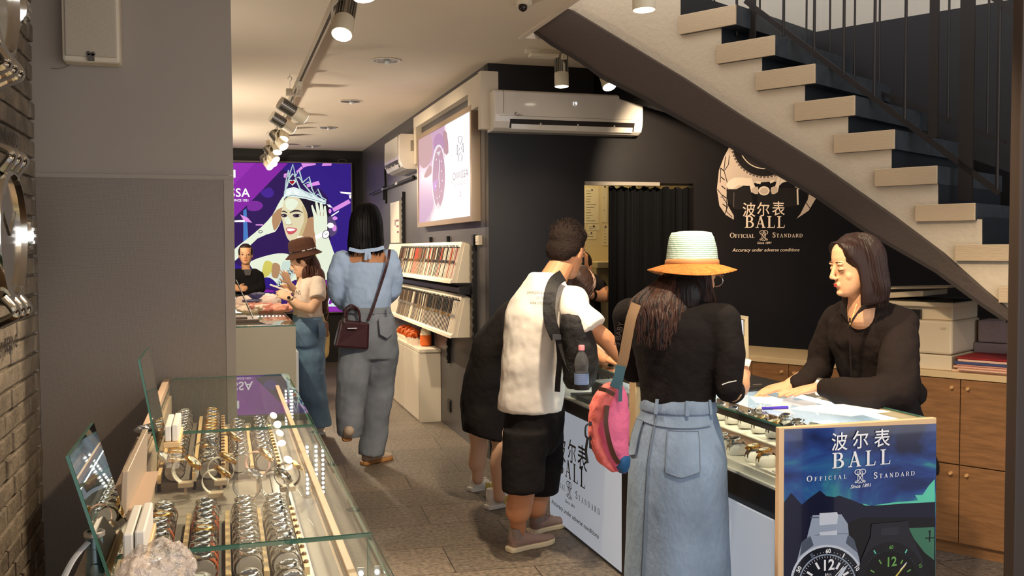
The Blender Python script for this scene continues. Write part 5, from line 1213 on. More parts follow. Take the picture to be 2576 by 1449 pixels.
# right watch, dark with glowing marks
W2_ = o(1080, 1500)
pl([(900, 960), (1240, 930), (1260, 1050), (1300, 1120), (1380, 1300), (1400, 1600), (800, 1700), (800, 1300), (890, 1080)], c_('dark_case', (34, 36, 46)), 1); pl([(990, 1000), (1150, 985), (1150, 1060), (990, 1065)], c_('dark_link', (46, 48, 58)))
P.ell(W2_, 322 * k_, 372 * k_, c_('bezel2', (22, 23, 30)), n=60); P.ell(W2_, 255 * k_, 290 * k_, c_('dial2', (14, 15, 18)), n=60)
for a, r0, r1, m_ in [(-30, 285, 320, tq), (28, 285, 322, tq), (-30, 180, 222, lum), (30, 180, 222, lum), (60, 175, 215, lum), (-62, 175, 215, lum)]: P.line([onw(W2_, r0, a), onw(W2_, r1, a)], 3.2, m_)
P.line([onw(W2_, 60, 45), onw(W2_, 205, 42)], 3.5, yl); P.line([onw(W2_, 130, 40), onw(W2_, 225, 41)], 2, wht)
for a in range(-54, 60, 6): P.ell(onw(W2_, 272, a), .7, .7, c_('teal_dim', (60, 140, 150)), n=8)
P.build('poster_print', ep)
b = {}
ball_sign(b, EP, dict(c1=(2110, 1107, 43), c2=(2163, 1102, 43), c3=(2217, 1098, 43), ball=(2093, 2239, 1172, 1134, 0), off=(2028, 2128, 1207, 1197, 1193), sta=(2196, 2299, 1199, 1188.5, 1184), rr=(2162, 1214, 1180), since=(2137, 2188, 1228, 1219)), lf=.0038)
for nm_, mb_ in b.items(): mb_.build(nm_, wht, ep)
b = MB()
for tx, c, r, a, h, bold in [('60', W_, 300, 0, 11, .0006), ('10', W_, 300, 58, 11, .0006), ('50', W_, 300, -60, 11, .0006), ('12', W_, 180, 0, 27, .0012)]:
    x, y = onw(c, r, a); q = EP(x, y + h / 2); hh = EP(x, y - h / 2)[2] - q[2]; t_ = math.radians(a); put_text(b, tx, q, (math.cos(t_), 0, -math.sin(t_)), (math.sin(t_), 0, math.cos(t_)), hh * 1.38, align='CENTER', lift=.0038, bold=bold); b.build('dial_numeral', wht, ep); b = MB()
q = EP(2082, 1447); put_text(b, 'BALL', q, (1, 0, 0), (0, 0, 1), .012, align='CENTER', lift=.0038)
b.build('dial_name', wht, ep)
b = MB()
for tx, c, r, a, h, bold in [('60', W2_, 305, 0, 9, .0004), ('10', W2_, 300, 60, 9, .0004), ('12', W2_, 180, 0, 24, .001)]:
    x, y = onw(c, r, a); q = EP(x, y + h / 2); hh = EP(x, y - h / 2)[2] - q[2]; t_ = math.radians(a); put_text(b, tx, q, (math.cos(t_), 0, -math.sin(t_)), (math.sin(t_), 0, math.cos(t_)), hh * 1.38, align='CENTER', lift=.0038, bold=bold); b.build('glowing_numeral', lum, ep); b = MB()
# inside the right case
m_cush = M('cushion_white', (240, 238, 232), rough=.7); m_trayw = M('tray_white', (238, 236, 228), rough=.4); m_rose = M('rose_step', (196, 164, 150), rough=.6)
t = thing('step_display', 'white two step watch display inside the right glass counter', 'display', (1.9, 3.2, .708))
MB().box((1.745, 2.80, .708), (1.88, 3.62, .735)).build('low_tray', m_trayw, t, bevel=.002); MB().box((1.885, 2.78, .708), (1.89, 3.62, .795)).build('riser', m_rose, t); MB().prism([V(1.87, 2.76, .79), V(2.03, 2.76, .805), V(2.03, 3.75, .805), V(1.87, 3.75, .79)], (0, 0, .006)).build('high_tray', m_trayw, t, bevel=.002)
MB().box((2.03, 2.78, .708), (2.036, 3.75, .85)).build('rear_riser', m_rose, t)
def cushion_watch(k, x, y, z, lb_, wk, grp=None):
    b = MB(); b.loft([(V(x, y, z), V(.036, 0, 0), V(0, .03, 0)), (V(x, y, z + .004), V(.039, 0, 0), V(0, .033, 0)), (V(x, y, z + .026), V(.036, 0, 0), V(0, .031, 0)), (V(x + .002, y, z + .038), V(.028, 0, 0), V(0, .026, 0)), (V(x + .002, y, z + .041), V(.012, 0, 0), V(0, .012, 0))], 16)
    tag(b.build('watch_cushion', m_cush, smooth=60), lb_.replace('watch', 'cushion under the watch', 1), 'cushion', (grp + ' cushions') if grp else None)
    watch(wk, (x, y, z + .0215), [(math.cos(.25), 0, math.sin(.25)), (0, 1, 0), (-math.sin(.25), 0, math.cos(.25))], 1.14, lb_, grp)
for i, (y, wk) in enumerate([(2.985, 7), (3.06, 3), (3.19, 0), (3.28, 1), (3.4, 0)]): cushion_watch(0, 1.81, y, .735, ['gold watch on the lower step nearest the poster end', 'brown strap watch second on the lower step of the right case', 'steel watch third on the lower step of the right case', 'black strap watch fourth on the lower step of the right case', 'steel watch last on the lower step of the right case'][i], wk)
for i, y in enumerate([2.80, 2.86, 2.94, 3.02, 3.12, 3.22, 3.32, 3.42, 3.52]):
    k = [0, 0, 4, 0, 3, 3, 0, 4, 0][i]; cushion_watch(0, 1.93, y, .806, ['steel', 'steel', 'blue dial steel', 'steel', 'dark strap', 'dark strap', 'steel', 'blue dial steel', 'steel'][i] + ' watch on the upper step in the right case', k, ['steel', 'steel', 'blue dial', 'steel', 'dark strap', 'dark strap', 'steel', 'blue dial', 'steel'][i] + ' upper step watches')
for i, y in enumerate([2.84, 2.95, 3.08, 3.2, 3.34]):
    cushion_watch(0, 2.0 + .03 * (i % 2), y, .81, 'steel watch on the rear row under the glass beside the papers', [0, 4, 0, 4, 0][i], 'rear row watches')
for i, (x, y, z) in enumerate([(1.775, 2.79, .736), (1.81, 2.87, .736)]): MB_ = MB().box((x - .03, y - .02, z), (x + .04, y + .03, z + .004)); tag(MB_.build('info_plate', M('plate_grey', (190, 192, 194), rough=.3)), ['grey info plate nearest the glass in the lower white tray', 'second grey info plate in the lower white tray'][i], 'plate')
q = thing('block_display', 'pale curved display block with writing under the glass by the papers', 'display block', (2.1, 2.95, .708)); MB().box((2.05, 2.75, .708), (2.15, 3.1, .86)).build('block', M('pale_block', (206, 214, 218), rough=.4), q, bevel=.01)
b = MB(); put_text(b, 'OFFICIAL STANDARD', (2.06, 3.08, .862), (.25, -1, 0), (1, .25, 0), .022, lift=.001); b.build('lettering', M('type_black', (0, 0, 0)), q)
# grey steps and small figures in the far half of the case
t = thing('grey_step_display', 'grey stepped display with an open leaflet in the far half of the right case', 'display', (1.9, 4.5, .708)); m_gs = M('step_grey', (110, 116, 122), rough=.5)
MB().box((1.76, 4.28, .708), (2.0, 4.85, .73)).build('base_step', m_gs, t, bevel=.003); MB().box((1.86, 4.3, .73), (2.1, 4.8, .80)).build('upper_step', m_gs, t, bevel=.003); MB().box((1.78, 4.34, .7305), (1.85, 4.55, .734)).build('leaflet', m_trayw, t)
for i, (y, s) in enumerate(((4.36, 1.0), (4.42, .8), (4.30, .9))):
    b = MB(); x = 1.92; b.cyl((x, y, .80), (x, y, .806), .012 * s, 12); b.tube([(x, y, .806), (x, y, .84 * s + .13)], .004, 6); b.ball((x, y, .845 * s + .13), .008 * s, 8, 6); tag(b.build('display_pin', m_chrome, smooth=40), ['tallest chrome pin stand in the far case', 'middle chrome pin stand in the far case', 'short chrome pin stand in the far case'][i], 'pin stand')
for i, y in enumerate((4.04, 4.12, 4.2)): watch([0, 1, 0][i], (1.80 + .02 * i, y, .735), None, 1.1, ['steel watch lying nearest the wood post in the far case', 'black strap watch lying in the far case by the post', 'steel watch lying beside the grey step display'][i])
# on the glass top
def flat(name, pts, th, m, label, cat): return tag(MB().prism([V(*aZ(*p, ZT_ + .0005)) for p in pts], (0, 0, th)).build(name, m), label, cat)
m_paper = M('paper_white', (250, 246, 236), rough=.8)
flat('price_sheet', [(2035, 1020), (2120, 1017), (2240, 1035), (2140, 1047), (1985, 1028)], .0006, m_paper, 'large white price sheet lying flat on the right counter glass', 'paper')
flat('note_paper', [(1885, 998), (1900, 1012), (1962, 1018), (1970, 1005), (1930, 994)], .0008, m_paper, 'small white note under the fingers of the saleswoman', 'paper')
flat('paper_slip', [(1900, 1020), (1980, 1026), (2000, 1042), (1920, 1026)], .0006, M('paper_pink', (240, 214, 206), rough=.8), 'pinkish slip of paper beside the pen on the right counter', 'paper')
t = thing('ballpoint_pen', 'white and violet ballpoint pen on the right counter glass', 'pen', tuple(aZ(1945, 1027, ZT_ + .007))); a0, a1 = aZ(1902, 1028, ZT_ + .006), aZ(1982, 1025, ZT_ + .006); d = a1 - a0
MB().tube([a0, a0 + d * .16], [.003, .006], 10).build('tip', m_white, t, smooth=40); MB().tube([a0 + d * .16, a0 + d * .8], .006, 10).build('barrel', M('pen_violet', (72, 56, 190), rough=.3), t, smooth=40); MB().tube([a0 + d * .8, a1], .0055, 10).build('cap', M('pen_violet', (0, 0, 0)), t, smooth=40); MB().tube([a0 + d * .3 + V(0, 0, .006), a0 + d * .75 + V(0, 0, .006)], .0025, 6).build('clip', m_white, t)
t = thing('black_tray', 'black presentation tray with a small silver handle on the right counter', 'tray', (2.1, 3.62, ZT_)); MB().box((1.93, 3.42, ZT_), (2.23, 3.88, ZT_ + .012)).build('tray_body', M('tray_black', (30, 24, 22), rough=.5), t, bevel=.003); MB().box((1.94, 3.43, ZT_ + .012), (2.22, 3.87, ZT_ + .014)).build('felt', M('felt_black', (22, 18, 18), rough=.9), t); q = aZ(1905, 968, ZT_ + .015); MB().box((q[0] - .02, q[1] - .003, ZT_ + .0135), (q[0] + .02, q[1] + .003, ZT_ + .018)).build('handle', m_steel, t)
t = thing('standing_mirror', 'small wood framed standing mirror on the right counter behind the customer', 'mirror', (2.05, 4.0, ZT_)); 
c0, c1 = aY(1822, 908, 3.95), aY(1872, 912, 3.95); tp0, tp1 = aY(1828, 792, 4.0), aY(1876, 800, 4.0); ux = unit(c1 - c0); dn = .03
fr = MB(); m_fw = M('mirror_frame_wood', (206, 188, 150), rough=.5)
b0, b1 = V(c0[0], 3.93, ZT_), V(c1[0], 3.93, ZT_)
def bar(a, c, w_=.009): d = unit(c - a); fr.obox((a + c) / 2, [d, np.cross((0, 1, 0), d), (0, 1, 0)], (np.linalg.norm(c - a) / 2 + w_, w_, .008))
bar(b0, tp0); bar(b1, tp1); bar(tp0, tp1); bar(b0, b1); fr.build('frame', m_fw, t)
b = MB(); b.prism([b0, b1, tp1, tp0], (0, .004, 0)); b.build('mirror_face', M('mirror_dim', (180, 180, 180), rough=.02, metal=1), t)
b = MB(); q0, q1 = aY(1850, 915, 3.90), aY(1872, 848, 3.92); b.prism([V(q0[0] + .0, 3.88, ZT_), V(q0[0] + .035, 3.88, ZT_), V(q1[0] + .02, 3.92, q1[2]), V(q1[0] - .01, 3.92, q1[2])], (0, .02, 0)); b.build('side_support', m_fw, t)

for p_, tr_ in zip(PROT, PT):
    for c_, _s in tr_: bpy.data.objects.remove(c_)
    bpy.data.objects.remove(p_)
# ================================================================== PEOPLE
UP = V(0, 0, 1)
def skinm(n, c): return M('skin_' + n, c, rough=.5, spec=.35, sss=.08, bump=(90, .06))
def hairm(n, c): return M('hair_' + n, c, rough=.45, spec=.35, bump=(110, .28, (1, 1, .05)))
def cloth(n, c, bump=.25, sc=28, **k): return M('cloth_' + n, c, rough=.9, spec=.2, bump=(sc, bump), **k)
sk1, sk2, sk3, sk4 = skinm('warm', (226, 172, 132)), skinm('tan', (198, 140, 102)), skinm('pale', (234, 190, 158)), skinm('brown', (176, 120, 86))
m_lip, m_eyew, m_iris, m_lash = M('lip_red', (196, 66, 62), rough=.4), M('eye_white', (230, 222, 214), rough=.2), M('iris_dark', (30, 20, 16), rough=.15), M('lash_dark', (34, 24, 20), rough=.6)
def limb(mb, *pr):
    for (p, r), (q, s) in zip(pr[:-1], pr[1:]): mb.cone(p, r, q, s)
class Head:
    def __init__(s, c, f, u=(0, 0, 1), k=1.0):
        s.c = np.array(c, float); s.f = unit(f); u = np.array(u, float); s.u = unit(u - s.f * np.dot(u, s.f)); s.r = np.cross(s.f, s.u); s.k = k; s.ax = [s.r, s.f, s.u]
    def P(s, x, y, z): return s.c + (s.r * x + s.f * y + s.u * z) * s.k
    def E(s, mb, p, r, n=14, m=9): mb.ball(s.P(*p), [v * s.k for v in r], n, m, s.ax)
    def build(s, neck, nr=.05):
        mb = MB(); k = s.k
        sl = [(.117, .014, .02, -.035), (.110, .040, .042, -.06), (.095, .056, .064, -.082), (.07, .067, .080, -.097), (.04, .0715, .087, -.105), (.012, .071, .086, -.106), (-.012, .069, .0825, -.098), (-.035, .066, .0835, -.083), (-.058, .060, .084, -.062), (-.078, .0525, .083, -.04), (-.095, .042, .081, -.015), (-.108, .029, .075, .012), (-.115, .014, .062, .03)]
        mb.rings([[s.P(w * math.copysign(abs(math.cos(t)) ** .9, math.cos(t)), (f + b_) / 2 + (f - b_) / 2 * math.sin(t), z) for t in [2 * PI * q / 28 for q in range(28)]] for z, w, f, b_ in sl[::-1]])
        for p, r in [((.035, .052, -.03), (.021, .018, .022)), ((-.035, .052, -.03), (.021, .018, .022)), ((.032, .0765, .0), (.0155, .0095, .0095)), ((-.032, .0765, .0), (.0155, .0095, .0095)), ((.028, .079, .019), (.024, .008, .007)), ((-.028, .079, .019), (.024, .008, .007)),
                     ((.0095, .094, -.035), (.008, .0085, .0065)), ((-.0095, .094, -.035), (.008, .0085, .0065)), ((0, .086, -.061), (.019, .009, .012)), ((0, .076, -.094), (.018, .014, .013)),
                     ((.072, -.006, -.008), (.009, .018, .03)), ((-.072, -.006, -.008), (.009, .018, .03))]: s.E(mb, p, r)
        mb.cone(s.P(0, .085, .010), .0075 * k, s.P(0, .102, -.029), .0098 * k)
        mb.cone(s.P(0, -.02, -.06), nr * 1.0, neck, nr * 1.12)
        return mb
    def face(s, par, closed=True, lips=m_lip, brow=None):
        k = s.k; brow = brow or M('brow_brown', (74, 52, 42), rough=.8)
        b = MB(); s.E(b, (0, .0925, -.0585), (.0145, .004, .003)); s.E(b, (0, .0915, -.0655), (.0125, .0045, .0036)); b.build('lips', lips, par, smooth=60)
        for sd in (-1, 1):
            b = MB(); b.tube(bez([s.P(sd * .013, .0845, .0245), s.P(sd * .03, .086, .0285), s.P(sd * .049, .074, .0235)], 4), [.0022 * k] * 5 + [.002 * k, .0016 * k, .0012 * k, .0008 * k], 6, .6); b.build('eyebrow', brow, par, smooth=60)
            if closed:
                b = MB(); b.tube(bez([s.P(sd * .018, .0825, -.0035), s.P(sd * .032, .0855, -.007), s.P(sd * .047, .077, -.003)], 4), .0014 * k, 6); b.build('lashes', m_lash, par)
            else:
                b = MB(); s.E(b, (sd * .032, .0795, .0), (.013, .0085, .0055)); e = b.build('eye', m_eyew, par, smooth=60)
                b = MB(); s.E(b, (sd * .031, .0865, .0), (.0055, .0025, .0055)); b.build('iris', m_iris, e, smooth=60)
                b = MB(); b.tube(bez([s.P(sd * .016, .086, .003), s.P(sd * .032, .0885, .0075), s.P(sd * .048, .079, .003)], 4), .0016 * k, 6); b.build('lashes', m_lash, e)
def sleeve(mb, p, r, q, s):
    mb.ball(p, r, 14, 8); mb.tube([p, q], [r, s], 16)
def hand(mb, w, d, n, t, curl=.25, spread=.12, k=1.0, thumb=.8):
    """w wrist, d finger direction, n back-of-hand normal, t thumb side"""
    w = np.array(w, float); d = unit(d); n = unit(np.array(n, float) - d * np.dot(n, d)); t0 = np.cross(n, d); t0 = t0 if np.dot(t0, t) > 0 else -t0
    mb.loft([(w + d * .0 * k, t0 * .026 * k, n * .018 * k), (w + d * .03 * k, t0 * .034 * k, n * .0165 * k), (w + d * .07 * k, t0 * .041 * k, n * .0145 * k), (w + d * .09 * k, t0 * .039 * k, n * .011 * k)], 14)
    for i, (o, L_, r) in enumerate([(.030, .072, .0088), (.0105, .080, .0092), (-.0105, .074, .0088), (-.030, .058, .0078)]):
        p = w + d * (.085 - .006 * abs(i - 1)) * k + t0 * o * k; dd = unit(d + t0 * spread * (1.5 - i) * .8)
        a = 0; cu = curl if not hasattr(curl, '__len__') else curl[i]
        for j, (fl, rr) in enumerate(((.45, 1), (.3, .92), (.25, .84))):
            a += cu * (.7, 1.0, .8)[j]; e = dd * math.cos(a) - n * math.sin(a); q = p + e * L_ * fl * k
            mb.cone(p, r * rr * k, q, r * rr * .93 * k, 10); p = q
    p = w + d * .022 * k + t0 * .026 * k - n * .004 * k; e = unit(t0 * .75 + d * .75 - n * .25 * thumb); q = p + e * .042 * k; mb.cone(p, .0125 * k, q, .0105 * k, 10)
    e2 = unit(d * 1.0 + t0 * .25 - n * .3 * thumb); mb.cone(q, .0102 * k, q + e2 * .034 * k, .0085 * k, 10)
def strands(mb, hd, n, spread, length, seed=1, r=.0035, arc=(100, 440), flare=.02, wob=.01, top=.06):
    """hair locks from the crown over the skull and down; arc in degrees around the head, 90 = front"""
    rnd = random.Random(seed)
    for i in range(n):
        a = math.radians(arc[0] + (arc[1] - arc[0]) * (i + rnd.random()) / n); x, y = math.cos(a), math.sin(a)
        e = rnd.uniform(.93, 1.03); L_ = length * rnd.uniform(.88, 1.05)
        pts = [hd.P(x * .02, y * .03 - .01, .117 * e), hd.P(x * .058 * e, y * .072 * e - .012, .085 * e), hd.P(x * .08 * e, y * .098 * e - .012, .02), hd.P(x * .083 * e, y * .1 * e - .014, -.05)]
        p = pts[-1]; m = 5; out = unit(hd.r * x + hd.f * y)
        for j in range(1, m + 1):
            u = j / m; pts.append(p + V(0, 0, -L_ * u) + out * flare * u + V(rnd.uniform(-wob, wob), rnd.uniform(-wob, wob), 0) + spread * u)
        mb.tube(bez(pts, 3), [r * (1.1 - .7 * (k / (3 * (len(pts) - 1)))) for k in range(3 * (len(pts) - 1) + 1)], 5)
def shoe(par, heel, d, mats, L_=.27, pitch=0.0, roll=0.0, sock=None, stripe=None, name='shoe', w=.047):
    """heel = point on the ground under the heel, d = direction of the toe"""
    d = unit(d); sd = unit(np.cross(d, UP)); up = np.cross(sd, d)
    if pitch: R_ = rotm(sd, -pitch); d, up = R_ @ d, R_ @ up
    heel = np.array(heel, float); P = lambda x, y, z: heel + d * x + sd * y + up * z
    out = [(-.005, 0), (.0, .6), (.03, .72), (.1, .68), (.17, .92), (.22, .9), (.255, .55), (.27, 0)]
    k = L_ / .27; pts = [(x * k, y * w * k) for x, y in out]; pts = pts + [(x, -y) for x, y in pts[-2:0:-1]]
    pts = [tuple(q) for q in bez([V(*q) for q in pts], 3, True)]
    b = MB(); b.prism([P(x, y, 0.0) for x, y in pts], up * .026); so = b.build('sole', mats[1], par, bevel=.006)
    b = MB(); b.loft([(P(.012 * k, 0, .02), sd * .028, up * .01), (P(.02 * k, 0, .05), sd * .033, up * .04), (P(.08 * k, 0, .05), sd * .035, up * .042), (P(.14 * k, 0, .042), sd * .04, up * .03), (P(.2 * k, 0, .033), sd * .042, up * .02), (P(.25 * k, 0, .03), sd * .03, up * .014), (P(.265 * k, 0, .028), sd * .012, up * .006)], 18)
    b.cone(P(.035 * k, 0, .06), .034, P(.04 * k, 0, .085), .036)
    o = skin(name, [(b, .006, 3)], mats[0], par)
    b = MB()
    for j in range(4): b.tube([P((.10 + j * .022) * k, -.022, .088 - j * .011), P((.105 + j * .022) * k, 0, .094 - j * .012), P((.10 + j * .022) * k, .022, .088 - j * .011)], .003, 5)
    b.build('laces', mats[2] if len(mats) > 2 else mats[1], o)
    if stripe:
        b = MB()
        for s in (-1, 1):
            for j in range(3): b.prism([P((.10 + j * .022) * k, s * .041, .03), P((.112 + j * .022) * k, s * .042, .03), P((.10 + j * .02) * k, s * .036, .07), P((.088 + j * .02) * k, s * .035, .07)], sd * s * .003)
        b.build('stripe', stripe, o)
    if sock: b = MB(); b.cyl(P(.04 * k, 0, .07), P(.042 * k, 0, .115), .037, 14, .034); b.build('sock', sock, o, smooth=50)
    return P
def person(label, base): return thing('person', label, 'person', tuple(base))
def garment(name, mb, m, par, vox=.008, it=4, disp=(.12, .012)): return skin(name, [(mb, vox, it)], m, par, disp)
J = aY
# ---------------------------------------------------------------- saleswoman behind the right counter
p_ = person('person in a black blouse with shoulder length dark hair leaning over the right counter', (2.47, 3.3, 0))
neck = J(2168, 775, 3.16); hd = Head(J(2152, 667, 3.14), (-.95, .12, -.16), (-.06, -.02, 1), .98)
bf = MB(); wL = aZ(2062, 973, .962); wR = aZ(1988, 968, .962)
hand(bf, wL, aZ(1960, 994, .938) - wL, (-.1, 0, 1), (0, 1, 0), .06, .05, 1.02, .3)
hand(bf, wR, aZ(1900, 988, .938) - wR, (-.1, 0, 1), (0, -1, 0), [.02, .1, .2, .25], .12, 1.02, .3)
eL = J(2236, 1000, 3.02); sL = J(2268, 815, 3.12); eR = aY(2060, 930, 3.5); sR = J(2105, 800, 3.42)
bf.cone(wL, .026, wL * .6 + eL * .4, .032); bf.cone(wR, .026, wR * .6 + eR * .4, .032)
bc = MB(); hip = V(2.50, 3.30, .92); ch = J(2190, 880, 3.24)
for a, b_, r in ((neck, ch, .07), (ch, hip, .1)): bc.cone(a, r * .8, b_, r)
limb(bc, (wL * .6 + eL * .4, .03), (eL, .035), (sL, .042), (ch, .08)); limb(bc, (wR * .6 + eR * .4, .03), (eR, .035), (sR, .042), (ch, .08))
for s in (-1, 1): limb(bc, (hip + V(0, s * .09, 0), .08), (V(2.52, 3.3 + s * .1, .48), .055), (V(2.52, 3.3 + s * .1, .09), .036)); bc.cone(V(2.52, 3.3 + s * .1, .06), .035, V(2.40, 3.28 + s * .1, .035), .03)
bf2 = hd.build(neck + V(.0, .0, -.03), .047)
skin('body', [(bf2, .0035, 4), (bf, .0035, 2), (bc, .012, 3)], sk1, p_)
hd.face(p_, True)
m_blouse = cloth('black_blouse', (36, 28, 25), .35, 18)
b = MB(); fwd = V(-.93, -.28, 0); rt = V(.28, -.93, 0)
def sec(c, w, d_, f_=None): 
    f0 = unit(fwd if f_ is None else f_); r0 = np.cross(f0, UP); return (c, r0 * w, f0 * d_)
b.loft([sec(hip + V(-.0, 0, -.02), .165, .125), sec(J(2222, 985, 3.27), .16, .125), sec(J(2205, 920, 3.25), .165, .125), sec(J(2190, 860, 3.23), .175, .12), sec(J(2183, 815, 3.22), .17, .10), sec(J(2178, 785, 3.20), .10, .075), sec(J(2172, 764, 3.18), .058, .056)], 22)
limb(b, (J(2200, 800, 3.2), .08), (sL, .066), (J(2262, 900, 3.04), .072), (J(2256, 985, 3.0), .078), (J(2190, 1000, 3.02), .07), (J(2128, 985, 3.1), .058), (aZ(2098, 978, .965), .047), (aZ(2082, 976, .964), .04))
limb(b, (J(2150, 800, 3.3), .08), (sR, .062), (J(2075, 880, 3.47), .062), (eR, .058), (aZ(2030, 958, .975), .045), (aZ(2008, 965, .968), .037))
b.ball(J(2292, 990, 3.22), (.055, .07, .06), 12, 8)
bl_ = garment('blouse', b, m_blouse, p_, .008, 5, (.10, .020))
b = MB()
for s, q in ((1, [(2178, 762), (2150, 800), (2138, 822), (2158, 790), (2180, 775)]), (-1, [(2120, 760), (2118, 790), (2136, 815), (2130, 785)])):
    b.prism([J(x, y, 3.065 if s == 1 else 3.10) for x, y in q], V(.0, .012, .0))
b.build('collar', m_blouse, bl_)
b = MB(); b.tube([J(2138, 800, 3.07), J(2139, 880, 3.085), J(2142, 950, 3.11)], .003, 5); b.build('placket', m_blouse, bl_)
for y in (850, 900, 945): MB().ball(J(2139 + (y - 850) * .03, y, 3.083 + (y - 850) * .0003), .005, 8, 6).build('button', m_blackp, bl_)
b = MB(); b.loft([sec(hip + V(0, 0, .04), .15, .125), sec(hip + V(0, 0, -.08), .175, .15), sec(hip + V(.03, 0, -.2), .19, .18), sec(hip + V(.05, 0, -.31), .20, .2)], 28)
garment('skirt', b, cloth('black_skirt', (32, 28, 28), .2), p_, .012, 3, (.09, .02))
hb = MB(); hd.E(hb, (0, -.012, .033), (.0795, .097, .0925), 20, 12); hd.E(hb, (0, .0, .06), (.069, .072, .066), 20, 12); hd.E(hb, (0, -.072, -.05), (.076, .045, .1))
for sd, fw in ((-1, .0), (1, .0)):
    hb.loft([(hd.P(sd * x, y, z), hd.r * a * hd.k, hd.f * c * hd.k) for x, y, z, a, c in [(.02, .045, .100, .03, .03), (.05, .035, .082, .02, .04), (.066, .016, .05, .014, .05), (.076, -.012, .0, .012, .05), (.079, -.02, -.05, .014, .055), (.077, -.022, -.10, .018, .06), (.068, -.02, -.145, .022, .058), (.055, -.015, -.165, .014, .04)]], 18)
h_ = skin('hair', [(hb, .005, 9)], hairm('dark_brown', (38, 21, 15)), p_)
b = MB(); rnd = random.Random(4)
for i in range(300):
    a = math.radians(-158 + 292 * rnd.random() + (0 if 1 else 0)); a = math.radians(rnd.uniform(165, 392)); x, y = math.cos(a), math.sin(a); e_ = rnd.uniform(.985, 1.02); en = rnd.uniform(-.172, -.135)
    pts = [hd.P(rnd.uniform(-.012, .012), .02 - .05 * rnd.random(), .121), hd.P(x * .05 * e_, y * .055 - .02, .103), hd.P(x * .079 * e_, y * .088 * e_ - .026, .045), hd.P(x * .088 * e_, y * .088 * e_ - .026, -.03), hd.P(x * .094 * e_, y * .082 * e_ - .03, -.10), hd.P(x * .078 * e_, y * .066 * e_ - .03, en)]
    b.tube(bez(pts, 4), [.0036] * 16 + [.0032, .0028, .0022, .0016, .001], 5)
b.build('hair_locks', MATS['hair_dark_brown'], h_, smooth=60)
b = MB(); b.lathe([(.031, -.009), (.034, -.009), (.034, .009), (.031, .009)], 20, wL * .97 + aZ(2090, 975, .965) * .03, wL - eL, caps=False); 
b.build('bracelet', m_steel, p_)
b = MB(); b.tube(bez([J(2155, 765, 3.08), J(2144, 800, 3.075), J(2139, 812, 3.07), J(2136, 795, 3.09)], 4), .0012, 4); b.ball(J(2139, 815, 3.068), .005, 8, 6); b.build('necklace', m_gold, p_)

# ---------------------------------------------------------------- customer with the straw hat
p_ = person('person in a two tone straw hat, black top and long denim skirt, seen from behind', (1.46, 3.02, 0))
hd = Head(J(1745, 690, 3.06), (.80, .52, -.14), (.03, .05, 1), .97); neck = J(1722, 768, 3.02)
f_ = unit(V(.72, .69, 0)); r_ = np.cross(f_, UP)
cen = lambda px, py: J(px, py, 3.02)
sL, sR = cen(1702, 800) - r_ * .17, cen(1702, 800) + r_ * .165
eR = J(1838, 985, 2.86); wR = J(1868, 962, 3.02); hR = J(1872, 925, 3.06)
eL = J(1598, 935, 3.18); wL = aZ(1650, 925, .945)
bc = MB(); hip = cen(1700, 1060); limb(bc, (neck, .05), (cen(1703, 820), .085), (cen(1705, 1000), .08), (hip, .075))
limb(bc, (cen(1703, 815), .06), (sR, .045), (eR, .038), (J(1862, 975, 2.98), .033), (wR + V(0, 0, .0), .028), (J(1868, 948, 3.04), .026)); limb(bc, (cen(1703, 815), .06), (sL, .045), (eL, .038), (wL, .026))
for s in (-1, 1): a = hip + r_ * s * .09; k_ = V(a[0], a[1], .46); limb(bc, (hip + r_ * s * .06, .06), (k_, .05), (V(a[0], a[1], .09), .036)); bc.cone(V(a[0], a[1], .06), .036, V(a[0], a[1], .036) + f_ * .14, .03)
bf = hd.build(neck, .05); bh = MB(); hand(bh, J(1866, 955, 3.03), J(1874, 918, 3.10) - J(1866, 955, 3.03), V(.3, -.9, .2), V(-.3, 0, 1), [.7, .8, .85, .9], .02, .95); hand(bh, wL, V(.7, .3, -.02), UP, V(0, -1, 0), .1, .1, .95)
skin('body', [(bf, .0045, 3), (bh, .004, 2), (bc, .012, 3)], sk1, p_)
m_top = cloth('black_top', (26, 22, 22), .2, 40)
b = MB(); S_ = lambda px, py, w, d_: (cen(px, py), r_ * w, f_ * d_)
b.loft([S_(1706, 1030, .128, .105), S_(1706, 990, .132, .105), S_(1705, 930, .145, .11), S_(1703, 870, .165, .115), S_(1702, 820, .172, .11), S_(1704, 785, .15, .085), S_(1712, 765, .085, .06)], 24)
limb(b, (cen(1703, 815), .085), (sR, .058), (J(1834, 890, 2.87), .053), (J(1832, 975, 2.86), .047), (J(1846, 985, 2.9), .043)); limb(b, (cen(1703, 815), .085), (sL, .066), (J(1592, 880, 3.18), .055), (J(1596, 930, 3.19), .048))
tp = garment('black_top', b, m_top, p_, .008, 5, (.09, .012))
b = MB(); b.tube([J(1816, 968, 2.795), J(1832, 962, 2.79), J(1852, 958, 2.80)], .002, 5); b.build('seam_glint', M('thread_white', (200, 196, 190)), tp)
m_den = M('denim_light', (124, 144, 168), rough=.85, noise=(7, .24, (1, 1, .6)), bump=(45, .22, (1.4, 1.4, .7))); m_dend = M('denim_seam', (108, 122, 138), rough=.85)
